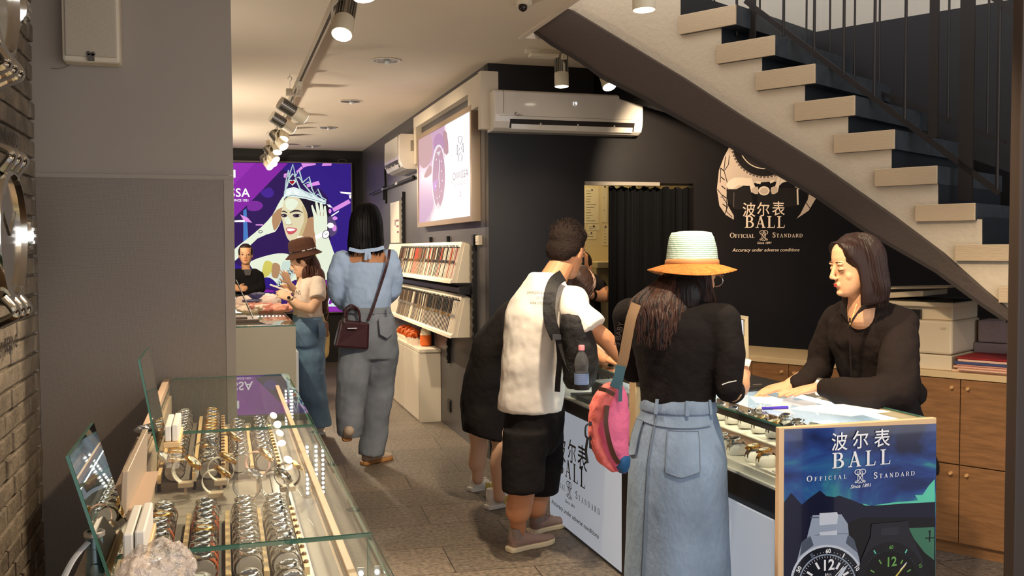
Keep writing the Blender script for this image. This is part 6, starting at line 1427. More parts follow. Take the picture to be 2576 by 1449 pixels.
# skirt as a lofted surface so that pockets and seams follow it
SK = [(.985, .122, .100), (.93, .132, .112), (.86, .155, .132), (.78, .168, .150), (.66, .172, .16), (.5, .176, .168), (.34, .184, .176), (.2, .192, .184), (.13, .194, .186)]
sc_ = lambda z: cen(1706, 1016)[:2] + (cen(1699, 1200)[:2] - cen(1706, 1016)[:2]) * min(1, (.985 - z) / .3) * .3
def skp(a, z, off=0.0):
    zs = [s[0] for s in SK][::-1]; w = np.interp(z, zs, [s[1] for s in SK][::-1]); d_ = np.interp(z, zs, [s[2] for s in SK][::-1]); c = sc_(z)
    fold = .006 * math.sin(a * 5 + 1.3) * max(0, (.7 - z)) * 2 + .004 * math.sin(a * 11 + z * 9) * max(0, .8 - z)
    return V(c[0], c[1], z) + (r_ * math.cos(a) * (w + off + fold) + f_ * math.sin(a) * (d_ + off + fold))
b = MB(); zs = np.linspace(.985, .13, 34); b.rings([[skp(2 * PI * k / 56, z) for k in range(56)] for z in zs], True); skt = b.build('denim_skirt', m_den, p_, smooth=60)
b = MB(); b.rings([[skp(2 * PI * k / 56, z, o_) for k in range(56)] for z, o_ in ((.945, .004), (.95, .006), (.985, .006), (.99, .003), (.988, -.01))], False); b.build('waistband', m_den, skt, smooth=60)
ang = lambda px: None
for a in (-1.84, -1.05, -.35): b = MB(); b.prism([skp(a - .045, .943, .008), skp(a + .045, .943, .008), skp(a + .045, .992, .009), skp(a - .045, .992, .009)], skp(a, .943, .011) - skp(a, .943, .008)); b.build('belt_loop', m_den, skt)

def spline_on(pts, r=.0022): return [skp(a, z, .0035) for a, z in pts]
b = MB(); b.tube([skp(-1.84 - .14 * (.985 - z), z, .001) for z in np.linspace(.94, .13, 24)], .0032, 5); b.tube([skp(-1.88 - .14 * (.985 - z), z, .001) for z in np.linspace(.94, .13, 24)], .0016, 5)
b.tube([skp(a, .915 - .012 * math.cos((a + 1.2) * 1.2), .002) for a in np.linspace(-2.7, -.4, 20)], .0025, 5); b.build('yoke_seams', m_dend, skt, smooth=60)
def pocket(a0, a1, zt, zb, tip):
    n = 8; t = MB(); grid = []
    for j in range(n + 1):
        row = []
        for i in range(n + 1):
            u = i / n; v = j / n; zb_ = zb - tip * (1 - abs(u - .45) / .55) * 1.0; row.append(skp(a0 + (a1 - a0) * (u * (1 - .06 * v) + .03 * v), zt + (zb_ - zt) * v, .006))
        grid.append(row)
    t.add([p for r in grid for p in r], [(j * (n + 1) + i, j * (n + 1) + i + 1, (j + 1) * (n + 1) + i + 1, (j + 1) * (n + 1) + i) for j in range(n) for i in range(n)])
    edge = grid[0] + [r[-1] for r in grid[1:]] + grid[-1][::-1][1:] + [r[0] for r in grid[::-1][1:-1]]
    o = t.build('pocket', m_den, skt, smooth=60); q = MB(); q.tube(edge, .0017, 5, closed=True); q.build('pocket_seam', m_dend, o, smooth=60)
pocket(-1.50, -.80, .895, .765, .02); pocket(-2.68, -2.25, .915, .80, .01)
hb = MB(); hd.E(hb, (0, -.02, .02), (.082, .098, .09)); hd.E(hb, (0, -.07, -.06), (.085, .05, .11)); hd.E(hb, (.055, -.035, -.07), (.03, .06, .1)); hd.E(hb, (-.055, -.035, -.07), (.03, .06, .1))
hm = hairm('black_long', (28, 21, 20)); hm2 = hairm('brown_ends', (66, 42, 32))
for px, py, rr, o_ in [(1728, 742, (.075, .035, .07), .06)]: hb.ball(cen(px, py) - f_ * o_, rr, 14, 9, [r_, f_, UP])
h_ = skin('long_hair', [(hb, .007, 6)], hm, p_)
b = MB(); b2 = MB(); rnd = random.Random(5)
for i in range(420):
    u = rnd.random(); bk = 1 - abs(u - .5) * 1.3
    a = hd.P(-.088 + .176 * u, -.098 * bk - .01, -.005); x1 = 1610 + 205 * u; m_ = cen(x1, 765 + rnd.uniform(-12, 10)) - f_ * (.05 + .07 * bk); ln_ = rnd.uniform(.35, 1) * (95 - 70 * abs(u - .4))
    e = cen(x1 + (1695 - x1) * .12 + rnd.uniform(-16, 16), 785 + ln_) - f_ * (.06 + .075 * bk)
    m2 = (m_ + e) / 2 + r_ * rnd.uniform(-.012, .012) - f_ * rnd.uniform(0, .015)
    (b if rnd.random() < .35 else b2).tube(bez([a, a * .5 + m_ * .5 - f_ * .012 * bk, m_, m2, e], 4), [.006] * 9 + [.0055, .005, .004, .0035, .003, .002, .0015, .001], 5)
b.build('hair_locks', hm, h_, smooth=60); b2.build('hair_locks', hm2, h_, smooth=60)
hx = unit(V(.02, .05, 1)); hc = J(1741, 668, 3.03) ; rx = unit(np.cross(f_, hx)); fx = np.cross(hx, rx)
def hatring(r, z, pinch=0.0, dip=0.0, wob=0.0):
    out = []
    for k in range(40):
        t = 2 * PI * k / 40; x, y = math.cos(t), math.sin(t); R_ = r * (1 + .07 * y * y) * (1 - pinch * max(0, y) * abs(x) * 1.2); zz = z + dip * (x * x) * -1 + wob * math.sin(2 * t + .6)
        out.append(hc + rx * x * R_ + fx * y * R_ * 1.05 + hx * zz)
    return out
m_crown = M('straw_pale_striped', (206, 226, 214), rough=.7, wave=(46, (124, 164, 152), .12, 'Z'), bump=(80, .2)); m_brim = M('straw_orange', (190, 116, 46), rough=.75, noise=(60, .3, (1, 1, 4)), bump=(90, .5))
b = MB(); b.rings([hatring(.076, -.02), hatring(.088, -.006), hatring(.087, .02), hatring(.083, .06), hatring(.077, .095, .12), hatring(.069, .112, .25), hatring(.05, .115, .3, .0), hatring(.025, .103, .3), hatring(.006, .098)], True); hat = b.build('hat_crown', m_crown, p_, smooth=60)
b = MB(); b.rings([hatring(.088, .004), hatring(.11, -.004, wob=.003), hatring(.135, -.016, wob=.007), hatring(.149, -.024, wob=.011), hatring(.150, -.027, wob=.011), hatring(.134, -.02, wob=.007), hatring(.11, -.008, wob=.003), hatring(.087, .0)], False, True); b.build('hat_brim', m_brim, hat, smooth=70)
b = MB(); b.rings([hatring(.090, .002), hatring(.0915, .004), hatring(.0905, .018), hatring(.088, .02)], False); b.build('hat_band', M('hat_band_leather', (196, 142, 92), rough=.5), hat, smooth=60)
b = MB(); q = hd.P(.062, .07, .002); b.tube([hd.P(.074, -.0, .006), hd.P(.068, .055, .006), hd.P(.066, .1, .005)], .0022, 5); b.tube([hd.P(.062 + 0 * t, .103, -.012) + (hd.r * -.024 * (1 - math.cos(t)) + hd.u * .02 * math.sin(t)) for t in [2 * PI * k / 14 for k in range(14)]], .002, 5, closed=True); b.build('eyeglasses', M('glasses_grey', (190, 190, 188), rough=.2, metal=.8), p_)
tag(MB().prism([J(1845, 915, 3.0), J(1885, 922, 3.06), J(1890, 908, 3.10), J(1850, 900, 3.04)], (0, 0, .004)).build('paper_card', m_paper), 'white card held up in the hand of the person in the straw hat', 'card')
# pink belt bag on its strap
bg_ = thing('belt_bag', 'pink and coral belt bag with brown zips hanging from a tan lettered strap', 'bag', tuple(J(1535, 1090, 2.98)))
BY = 2.96; m_pk = M('bag_pink', (232, 112, 150), rough=.7, bump=(30, .4)); m_co = M('bag_coral', (226, 112, 104), rough=.7, bump=(30, .4)); m_zip = M('zip_brown', (84, 50, 36), rough=.5); m_blu = M('bag_blue', (34, 90, 138), rough=.6)
b = MB(); vw = unit(J(1535, 1090, 3.0) - V(0, 0, EYE)); vw[2] = 0; vw = unit(vw); lat = np.cross(vw, UP)
def bsec(px, py, w, d_): return (J(px, py, BY), lat * w, vw * d_)
b.loft([bsec(1552, 965, .018, .02), bsec(1548, 990, .04, .04), bsec(1540, 1030, .055, .05), bsec(1535, 1075, .063, .055), bsec(1537, 1120, .06, .052), bsec(1550, 1155, .045, .04), bsec(1560, 1180, .026, .025), bsec(1566, 1190, .012, .012)], 20)
garment('bag_body', b, m_pk, bg_, .006, 4, (.05, .012))
b = MB(); b.loft([bsec(1538, 965, .022, .035), bsec(1525, 990, .036, .05), bsec(1512, 1020, .036, .05), bsec(1502, 1050, .030, .04), bsec(1500, 1070, .02, .03)], 16); b.loft([bsec(1496, 1050, .014, .03), bsec(1495, 1080, .02, .04), bsec(1502, 1120, .026, .045), bsec(1520, 1160, .022, .035), bsec(1545, 1186, .012, .02)], 14)
garment('front_panel', b, m_co, bg_, .006, 3, (.04, .014))
def ribbon(mb, pts, w, th=.003, n=5, face=None):
    pts = bez(pts, n); f0 = vw if face is None else face; L_ = []; 
    for i, p in enumerate(pts):
        d = unit(pts[min(i + 1, len(pts) - 1)] - pts[max(i - 1, 0)]); s_ = unit(np.cross(d, f0)); nn = np.cross(s_, d); L_.append([p + s_ * w + nn * th, p - s_ * w + nn * th, p - s_ * w - nn * th, p + s_ * w - nn * th])
    return mb.rings(L_)
b = MB(); ribbon(b, [J(1528, 1020, 2.905), J(1524, 1060, 2.895), J(1530, 1100, 2.893), J(1542, 1140, 2.905), J(1556, 1165, 2.92)], .0075); b.build('main_zip', m_zip, bg_)
b = MB(); ribbon(b, [J(1507, 978, 2.925), J(1525, 982, 2.905), J(1545, 993, 2.90)], .0065); b.build('top_zip', m_zip, bg_)
b = MB(); b.loft([bsec(1566, 1138, .02, .045), bsec(1564, 1152, .03, .052), bsec(1564, 1170, .028, .046), bsec(1567, 1187, .016, .028)], 14); skin('blue_corner', [(b, .005, 3)], m_blu, bg_)
m_tan = M('strap_tan', (150, 116, 80), rough=.7)
b = MB(); ribbon(b, [J(1600, 765, 2.935), J(1588, 800, 2.91), J(1578, 850, 2.90), J(1568, 905, 2.90), J(1560, 930, 2.905)], .0165, .002); st_ = b.build('shoulder_strap', m_tan, bg_)
b = MB(); ribbon(b, [J(1562, 920, 2.895), J(1556, 950, 2.9), J(1545, 975, 2.91)], .016, .002); ribbon(b, [J(1566, 930, 2.90), J(1562, 965, 2.90), J(1560, 1010, 2.90)], .006, .002); b.build('blue_tab', M('bag_teal', (72, 108, 118), rough=.7), bg_)
b = MB(); q = J(1564, 872, 2.893); q1 = J(1580, 790, 2.897); d = unit(q1 - q); put_text(b, 'S BABY', q - np.cross(d, -vw) * .008, d, np.cross(-vw, d), .026, sx=.95, lift=.003); b.build('lettering', M('strap_ink', (70, 52, 38)), st_)
b = MB(); ribbon(b, [J(1488, 1065, 2.94), J(1474, 1072, 2.94), J(1474, 1098, 2.94), J(1488, 1104, 2.94)], .003, .003); b.box(J(1490, 1105, 2.95) - V(.008, .008, .03), J(1490, 1060, 2.95) + V(.006, .008, 0)); ribbon(b, [J(1478, 1104, 2.94), J(1474, 1135, 2.95), J(1478, 1165, 2.95)], .004, .002); b.build('buckle', m_blackp, bg_)

# ---------------------------------------------------------------- man in the white shirt
p_ = person('person in a white t-shirt and black shorts leaning on the right counter', (1.42, 4.5, 0))
hd = Head(J(1426, 632, 4.60), (.74, .62, -.26), (.12, .04, 1), 1.12); neck = J(1386, 712, 4.55)
f_ = unit(V(.8, .6, 0)); r_ = np.cross(f_, UP); Yt = 4.52; cen = lambda px, py: J(px, py, Yt)
sL, sR = cen(1356, 775) - r_ * .125 + f_ * .05, cen(1372, 752) + r_ * .165
eR = J(1520, 850, 4.2); wR = J(1590, 925, 4.22); eL = J(1440, 850, 4.8); wL = aZ(1520, 905, .95)
bc = MB(); hip = cen(1345, 1060); limb(bc, (neck, .055), (cen(1365, 770), .1), (cen(1335, 960), .11), (hip, .1)); limb(bc, (cen(1365, 760), .07), (sR, .055), (J(1460, 805, 4.24), .052), (eR, .043), (J(1560, 895, 4.2), .038), (wR, .03)); limb(bc, (cen(1365, 760), .07), (sL, .055), (eL, .043), (wL, .03))
dA, dB = unit(V(.93, .36, 0)), unit(V(.9, .42, 0)); hA, hB = aZ(1280, 1390, 0), aZ(1334, 1344, 0); kA, aA = J(1312, 1240, 4.46), hA + dA * .06 + UP * .10; kB, aB = J(1352, 1240, 4.70), hB + dB * .06 + UP * .10
limb(bc, (J(1322, 1110, 4.46), .055), (kA, .066), (J(1304, 1285, 4.47), .064), (aA + V(-.005, 0, .10), .048), (aA, .038)); limb(bc, (J(1360, 1110, 4.62), .055), (kB, .064), (J(1346, 1275, 4.7), .06), (aB + V(-.005, 0, .10), .046), (aB, .038))
bh = MB(); hand(bh, wR, V(.75, .5, -.16), UP, V(-.5, .8, 0), .12, .12); hand(bh, wL, V(.8, -.3, 0), UP, V(.3, -.8, 0), .12, .12)
skin('body', [(hd.build(neck, .062), .005, 3), (bh, .0045, 2), (bc, .009, 4)], sk2, p_)
hd.face(p_, True, lips=M('lip_pale', (186, 120, 100)))
hb = MB(); hd.E(hb, (0, -.018, .048), (.080, .098, .084)); hd.E(hb, (0, -.06, -.008), (.072, .052, .06)); hd.E(hb, (0, .03, .082), (.066, .064, .045)); hd.E(hb, (.05, -.03, .01), (.03, .05, .045)); hd.E(hb, (-.05, -.03, .01), (.03, .05, .045))
h_ = skin('short_hair', [(hb, .007, 10)], M('hair_short_black', (34, 24, 20), rough=.75, spec=.2, bump=(140, .5)), p_, (.012, .008))
b = MB(); rnd = random.Random(8)
for i in range(420):
    t, q = rnd.uniform(0, 2 * PI), rnd.uniform(0, 1.25); n = V(math.sin(q) * math.cos(t), math.sin(q) * math.sin(t), math.cos(q)); p = hd.P(n[0] * .078, -.015 + n[1] * .096, .045 + n[2] * .086); o_ = hd.r * n[0] + hd.f * (n[1] + .2) + hd.u * (n[2] + .35); b.tube([p, p + unit(o_) * rnd.uniform(.012, .024)], [.002, .0006], 4)
b.build('hair_tufts', MATS['hair_short_black'], h_)
m_tee = cloth('white_tee', (236, 230, 222), .25, 9)
b = MB(); S_ = lambda px, py, w, d_, f0=f_: (cen(px, py), np.cross(f0, UP) * w, f0 * d_)
b.loft([S_(1333, 1032, .165, .14), S_(1335, 1000, .168, .145), S_(1340, 930, .165, .145), S_(1350, 850, .175, .14), S_(1356, 790, .185, .13), S_(1362, 750, .17, .11), S_(1368, 718, .125, .09), S_(1374, 688, .078, .070)], 24)
limb(b, (cen(1375, 755), .085), (sR, .07), (J(1448, 785, 4.25), .072)); sleeve(b, J(1448, 785, 4.25), .072, J(1490, 832, 4.19), .082); limb(b, (cen(1365, 775), .085), (sL, .055), (J(1400, 810, 4.78), .055))
te = garment('white_t_shirt', b, m_tee, p_, .009, 5, (.14, .022))
b = MB(); q0 = J(1330, 740, 4.30); rgt = unit(V(.45, -.89, 0)); put_text(b, 'LAVENDER IS ALWAYS', q0, rgt, unit(V(.25, .1, 1)), .017, lift=.012); put_text(b, 'OF THE', q0 + V(.035, -.03, -.024), rgt, unit(V(.25, .1, 1)), .017, lift=.012); put_text(b, "WHAT IT'S FAVOR", q0 + V(.01, -.012, -.048), rgt, unit(V(.25, .1, 1)), .017, lift=.012); b.build('back_print', m_blackp, te)
b = MB(); limb(b, (cen(1345, 1040), .15), (cen(1342, 1080), .15)); b.loft([(J(1326, 1080, 4.46), r_ * .12, f_ * .12), (J(1318, 1160, 4.44), r_ * .105, f_ * .115), (J(1316, 1235, 4.42), r_ * .098, f_ * .108)], 20); b.loft([(J(1364, 1080, 4.62), r_ * .11, f_ * .115), (J(1366, 1160, 4.66), r_ * .1, f_ * .108), (J(1358, 1240, 4.7), r_ * .092, f_ * .1)], 20)
garment('black_shorts', b, cloth('black_shorts', (24, 21, 22), .2), p_, .009, 4, (.12, .014))
shm = (M('shoe_greyrose', (156, 130, 120), rough=.8, bump=(120, .3)), M('sole_cream', (226, 212, 180), rough=.6), M('lace_cream', (206, 188, 166)))
for q, d in ((hA, dA), (hB, dB)): shoe(p_, q, d, shm, .29, sock=M('sock_grey', (150, 136, 124)))
# backpack hanging at his side, with bottle
bp = thing('backpack', 'black backpack hung on one shoulder of the person in the white t-shirt', 'backpack', tuple(J(1458, 880, 4.25)))
BYp = 4.22; vw = unit(V(*(J(1460, 880, BYp) - V(0, 0, EYE))[:2], 0)); lat = np.cross(vw, UP); bs = lambda px, py, w, d_: (J(px, py, BYp), lat * w, vw * d_)
m_bp = M('backpack_black', (27, 25, 27), rough=.7, bump=(26, .4))
b = MB(); b.loft([bs(1440, 790, .05, .05), bs(1446, 820, .075, .08), bs(1456, 870, .085, .09), bs(1460, 920, .085, .09), bs(1458, 960, .075, .08), bs(1455, 978, .05, .05)], 22); bb = garment('bag_body', b, m_bp, bp, .008, 4, (.05, .014))
b = MB(); ribbon(b, [J(1414, 694, 4.40), J(1396, 708, 4.335), J(1385, 735, 4.29), J(1381, 775, 4.262), J(1386, 815, 4.245), J(1401, 850, 4.235)], .029, .006); b.build('padded_strap', m_bp, bp, smooth=50)
b = MB(); ribbon(b, [J(1403, 848, 4.225), J(1408, 900, 4.235), J(1404, 950, 4.26), J(1402, 985, 4.29)], .013, .002); ribbon(b, [J(1404, 850, 4.225), J(1420, 900, 4.2), J(1435, 930, 4.17)], .010, .002); b.build('webbing', m_bp, bp)
MB().obox(J(1401, 848, 4.222), [lat, UP, vw], (.02, .012, .006)).build('strap_buckle', M('buckle_grey', (70, 70, 74), rough=.4), bp)
b = MB(); b.loft([bs(1463, 990, .02, .02), bs(1464, 975, .05, .04), bs(1464, 940, .06, .05), bs(1464, 915, .055, .05)], 16); [None]; po = MB(); 
bt = thing('water_bottle', 'clear plastic water bottle with pink cap in the backpack side pocket', 'bottle', tuple(J(1463, 975, 4.115)))
bc0 = J(1463, 977, 4.105); sc1 = np.linalg.norm(J(1463, 870, 4.105) - bc0); h = sc1
b = MB(); b.lathe([(.02, 0), (.031, .006), (.033, .02), (.033, h * .36), (.030, h * .42), (.030, h * .45), (.033, h * .52), (.032, h * .66), (.022, h * .8), (.012, h * .88), (.012, h * .91)], 24, bc0); b.build('bottle_body', M('bottle_pet', (150, 152, 156), rough=.1, trans=.6, alpha=.55, bump=(40, .3)), bt, smooth=60)
MB().lathe([(.0335, h * .1), (.0335, h * .36)], 24, bc0, caps=False).build('label', M('bottle_label', (150, 164, 190), rough=.4, wave=(70, (60, 110, 190), .35, 'Z')), bt, smooth=60); MB().lathe([(.0145, h * .9), (.0145, h * 1.0), (.012, h * 1.02)], 16, bc0).build('cap', M('cap_pink', (240, 150, 160), rough=.4), bt, smooth=40)
MB().lathe([(.036, -.004), (.038, .02), (.0375, h * .07)], 20, bc0, caps=False).build('side_pocket', m_bp, bp, smooth=60)

# ---------------------------------------------------------------- bent person in the dark dress
p_ = person('person in a dark dress and white sneakers bending behind the white t-shirt', (1.45, 5.5, 0))
hd = Head(J(1452, 722, 4.98), (.72, .10, -.7), (.55, .1, .8), .98); neck = J(1412, 745, 5.1)
hipc = J(1240, 935, 5.42); chest = J(1368, 800, 5.2)
bc = MB(); limb(bc, (neck, .05), (chest, .1), (hipc, .13)); wR = aZ(1515, 882, .945); wL = aZ(1480, 905, .945)
limb(bc, (chest, .06), (J(1430, 840, 5.0), .04), (wR, .026)); limb(bc, (chest, .06), (J(1400, 850, 5.25), .04), (wL + V(0, .1, 0), .026))
for px, kx, ax_, ay, y0 in ((1254, 1262, 1256, 1250, 5.33), (1200, 1206, 1202, 1205, 5.75)):
    limb(bc, (J(px - 6, 1040, y0 + .06), .06), (J(kx, 1120, y0), .056), (J(kx - 6, 1165, y0), .056), (J(ax_, ay - 20, y0), .038), (J(ax_, ay, y0), .036))
bh = MB(); hand(bh, wR, V(.75, .12, -.05), UP, V(0, -1, 0), [.0, .1, .2, .3], .15, .95); hand(bh, wL + V(0, .1, 0), V(.8, -.1, 0), UP, V(0, 1, 0), .15, .1, .95)
skin('body', [(hd.build(neck, .045), .006, 3), (bh, .0045, 2), (bc, .009, 4)], sk3, p_)
b = MB(); dv = unit(chest - hipc); sdv = unit(V(-.5, .85, 0)); b.loft([(J(1236, 1095, 5.5), V(.11, -.13, -.03), V(.15, .2, -.04)), (J(1232, 1075, 5.5), V(.11, -.12, -.02), V(.15, .2, -.05)), (J(1226, 1020, 5.5), V(.11, -.11, 0), V(.14, .17, -.03)), (J(1232, 950, 5.46), V(.10, -.11, -.02), V(.13, .16, 0)), (J(1250, 880, 5.4), V(.09, -.08, -.09), V(.12, .16, .0)), (J(1300, 815, 5.3), V(.06, -.06, -.12), V(.11, .16, .02)), (J(1360, 775, 5.2), V(.05, -.04, -.11), V(.08, .15, .04)), (J(1400, 755, 5.12), V(.03, -.03, -.06), V(.04, .06, .03))], 22)
limb(b, (chest, .1), (J(1410, 830, 5.02), .065)); limb(b, (chest, .1), (J(1395, 830, 5.25), .065))
garment('dark_dress', b, cloth('dark_dress', (28, 25, 25), .25), p_, .010, 4, (.14, .022))
hb = MB(); hd.E(hb, (0, -.02, .03), (.084, .1, .09)); hd.E(hb, (.0, -.07, -.05), (.075, .05, .09)); hd.E(hb, (.06, .0, -.06), (.03, .06, .1)); hd.E(hb, (-.06, .0, -.06), (.03, .06, .1)); h_ = skin('hair', [(hb, .007, 4)], hairm('brown', (66, 46, 36)), p_)
b = MB(); strands(b, hd, 90, V(.0, 0, 0), .16, 14, .0045, (110, 430), .02, .01); b.build('hair_locks', MATS['hair_brown'], h_, smooth=60)
ws = (M('shoe_white', (236, 232, 224), rough=.7, bump=(120, .2)), M('sole_white', (244, 240, 230), rough=.6), M('lace_white', (240, 238, 232)))
for q, pit in ((aZ(1224, 1282, 0), 0), (aZ(1180, 1236, .0), .22)): shoe(p_, q, (.9, .3, 0), ws, .265, pit, stripe=M('stripe_yellow', (214, 186, 60)), sock=M('sock_white', (238, 236, 230)))
# ---------------------------------------------------------------- person in the back room doorway
p_ = person('person in a black t-shirt in the lit doorway with one elbow raised', (2.42, 7.05, 0))
hd = Head(J(1462, 672, 6.95), (-.5, -.8, -.1), (0, 0, 1), 1); neck = hd.c + V(0, .02, -.15); ch = neck + V(0, .02, -.18); sR = J(1490, 712, 6.9); eR = J(1535, 745, 6.78); wR = J(1482, 742, 6.7)
bc = MB(); limb(bc, (neck, .055), (ch, .11), (ch + V(0, .02, -.4), .12)); limb(bc, (ch, .07), (sR, .055), (eR, .046), (J(1510, 745, 6.74), .045), (wR, .034)); limb(bc, (ch, .07), (ch + V(-.2, 0, .04), .05), (ch + V(-.24, -.05, -.24), .04), (ch + V(-.1, -.2, -.26), .03))
for s in (-1, 1): limb(bc, (ch + V(s * .09, .02, -.42), .09), (V(ch[0] + s * .1, ch[1], .45), .06), (V(ch[0] + s * .1, ch[1], .08), .04)); bc.cone(V(ch[0] + s * .1, ch[1], .045), .04, V(ch[0] + s * .1, ch[1] - .15, .04), .035)
bh = MB(); hand(bh, wR, J(1452, 716, 6.74) - wR, V(.2, -.9, .3), UP, .5, .05)
skin('body', [(hd.build(neck, .05), .008, 2), (bh, .006, 2), (bc, .012, 3)], sk2, p_)
hb = MB(); hd.E(hb, (0, -.02, .035), (.082, .098, .088)); skin('hair', [(hb, .01, 2)], MATS['hair_short_black'], p_)
b = MB(); b.loft([(ch + V(0, .02, -.42), V(.18, 0, 0), V(0, .13, 0)), (ch + V(0, .02, -.1), V(.19, 0, 0), V(0, .13, 0)), (ch + V(0, .0, .1), V(.17, 0, 0), V(0, .1, 0)), (neck + V(0, 0, -.03), V(.07, 0, 0), V(0, .06, 0))], 18); limb(b, (ch + V(.06, 0, .06), .09), (sR, .074), (J(1506, 722, 6.85), .066)); limb(b, (ch, .09), (ch + V(-.2, 0, .04), .07), (ch + V(-.22, -.02, -.1), .065)); garment('black_t_shirt', b, cloth('black_top', (0, 0, 0)), p_, .012, 3)
b = MB()
for s in (-1, 1): limb(b, (ch + V(s * .08, .02, -.4), .11), (V(ch[0] + s * .1, ch[1], .45), .08), (V(ch[0] + s * .1, ch[1], .1), .06))
garment('black_trousers', b, cloth('black_shorts', (0, 0, 0)), p_, .014, 3)
b = MB(); b.lathe([(.037, -.01), (.042, -.01), (.042, .01), (.037, .01)], 16, J(1490, 743, 6.71), wR - eR, caps=False); b.build('wrist_watch', m_blackp, p_)
# ---------------------------------------------------------------- person in the blue blouse, from behind
p_ = person('person in a pale blue blouse and grey jeans walking away, long black hair', (.94, 6.65, 0))
Yb_ = 6.62; cen = lambda px, py: J(px, py, Yb_); f_ = unit(V(.12, 1, 0)); r_ = np.cross(f_, UP)
hd = Head(J(922, 562, 6.66), (.25, .95, -.12), UP, 1.06); neck = cen(924, 640)
sL, sR = cen(862, 655), cen(984, 655); eL, eR = J(852, 745, 6.72), J(990, 735, 6.75); wL, wR = J(880, 770, 6.86), J(965, 752, 6.95)
bc = MB(); limb(bc, (neck, .05), (cen(924, 680), .1), (cen(922, 790), .11)); limb(bc, (sL, .05), (eL, .04), (wL, .03)); limb(bc, (sR, .05), (eR, .04), (wR, .03))
bc.loft([(cen(924, 700), r_ * .15, f_ * .10), (cen(924, 655), r_ * .15, f_ * .095), (cen(924, 636), r_ * .12, f_ * .07), (cen(924, 622), r_ * .06, f_ * .05)], 18)
bh = MB(); hand(bh, wL, V(.4, .8, .2), V(0, -.3, 1), V(1, 0, 0), .5, .05); hand(bh, wR, V(-.4, .8, .2), V(0, -.3, 1), V(-1, 0, 0), .5, .05)
aL, aR = J(872, 1098, 6.55), J(930, 1140, 6.72); kL, kR = J(880, 960, 6.5), J(940, 960, 6.72)
limb(bc, (kL, .05), (aL, .036)); limb(bc, (kR, .05), (aR, .036)); limb(bc, (cen(904, 840), .06), (kL, .05)); limb(bc, (cen(950, 840), .06), (kR, .05))
skin('body', [(hd.build(neck, .048), .007, 3), (bh, .006, 2), (bc, .010, 4)], sk2, p_)
b = MB(); S_ = lambda px, py, w, d_: (cen(px, py), r_ * w, f_ * d_)
b.loft([S_(922, 782, .155, .12), S_(922, 765, .165, .125), S_(923, 730, .165, .125), S_(924, 690, .18, .12), S_(924, 670, .18, .115), S_(924, 660, .172, .112)], 24)
limb(b, (cen(872, 690), .07), (J(860, 650, 6.62), .062), (J(852, 690, 6.64), .078), (J(850, 735, 6.68), .075), (J(862, 765, 6.74), .05)); limb(b, (cen(972, 690), .07), (J(982, 648, 6.62), .06), (J(988, 690, 6.64), .07), (J(988, 730, 6.68), .062), (J(976, 752, 6.78), .045))
m_bl = cloth('blue_blouse', (172, 198, 236), .3, 14, ); bl_ = garment('blue_blouse', b, m_bl, p_, .009, 4, (.09, .024))
b = MB(); q = lambda x, y: J(x, y, 6.5)
ribbon(b, [q(878, 626), J(905, 632, 6.485), J(924, 630, 6.48), J(945, 628, 6.485), q(966, 622)], .012, .002, face=V(0, 1, 0)); ribbon(b, [J(922, 630, 6.475), J(921, 642, 6.475), J(920, 654, 6.48)], .010, .002, face=V(0, 1, 0)); ribbon(b, [J(926, 630, 6.475), J(930, 642, 6.475), J(929, 652, 6.48)], .010, .002, face=V(0, 1, 0)); b.build('tie_ribbon', m_bl, bl_)
m_gj = M('denim_grey', (128, 136, 148), rough=.85, noise=(5, .3), bump=(400, .08))
b = MB(); b.loft([S_(924, 775, .15, .12), S_(926, 800, .175, .14), S_(928, 850, .195, .16), S_(930, 900, .19, .15)], 24)
limb(b, (cen(898, 880), .125), (J(887, 960, 6.54), .112), (J(882, 1030, 6.52), .098)); sleeve(b, J(882, 1030, 6.52), .098, J(879, 1095, 6.54), .088); limb(b, (cen(958, 880), .13), (J(952, 960, 6.70), .116), (J(944, 1050, 6.72), .1)); sleeve(b, J(944, 1050, 6.72), .1, J(935, 1144, 6.72), .092)
je = garment('grey_jeans', b, m_gj, p_, .010, 4, (.14, .024))
b = MB(); b.prism([J(952, 800, 6.43), J(988, 796, 6.46), J(990, 838, 6.45), J(975, 852, 6.43), J(956, 842, 6.42)], (0, .012, 0)); b.build('back_pocket', m_gj, je, bevel=.004); b = MB(); b.loft([S_(924, 772, .157, .127), S_(924, 786, .165, .133)], 28, False); b.build('waistband', m_gj, je, smooth=60)
for px in (900, 940, 975): b = MB(); b.box(J(px, 790, 6.47) - V(.008, .004, .0), J(px, 772, 6.47) + V(.008, .006, 0)); b.build('belt_loop', m_gj, je)
hb = MB(); hb.loft([(hd.P(0, -.02, .122), hd.r * .02, hd.f * .02), (hd.P(0, -.02, .108), hd.r * .06, hd.f * .07), (hd.P(0, -.02, .07), hd.r * .086, hd.f * .098), (hd.P(0, -.02, .0), hd.r * .095, hd.f * .104), (hd.P(.002, -.028, -.08), hd.r * .102, hd.f * .096), (hd.P(.005, -.03, -.16), hd.r * .10, hd.f * .08), (hd.P(-.01, -.04, -.20), hd.r * .05, hd.f * .05)], 24); h_ = skin('long_hair', [(hb, .008, 8)], hairm('jet_black', (18, 16, 18)), p_)
b = MB(); rnd = random.Random(21)
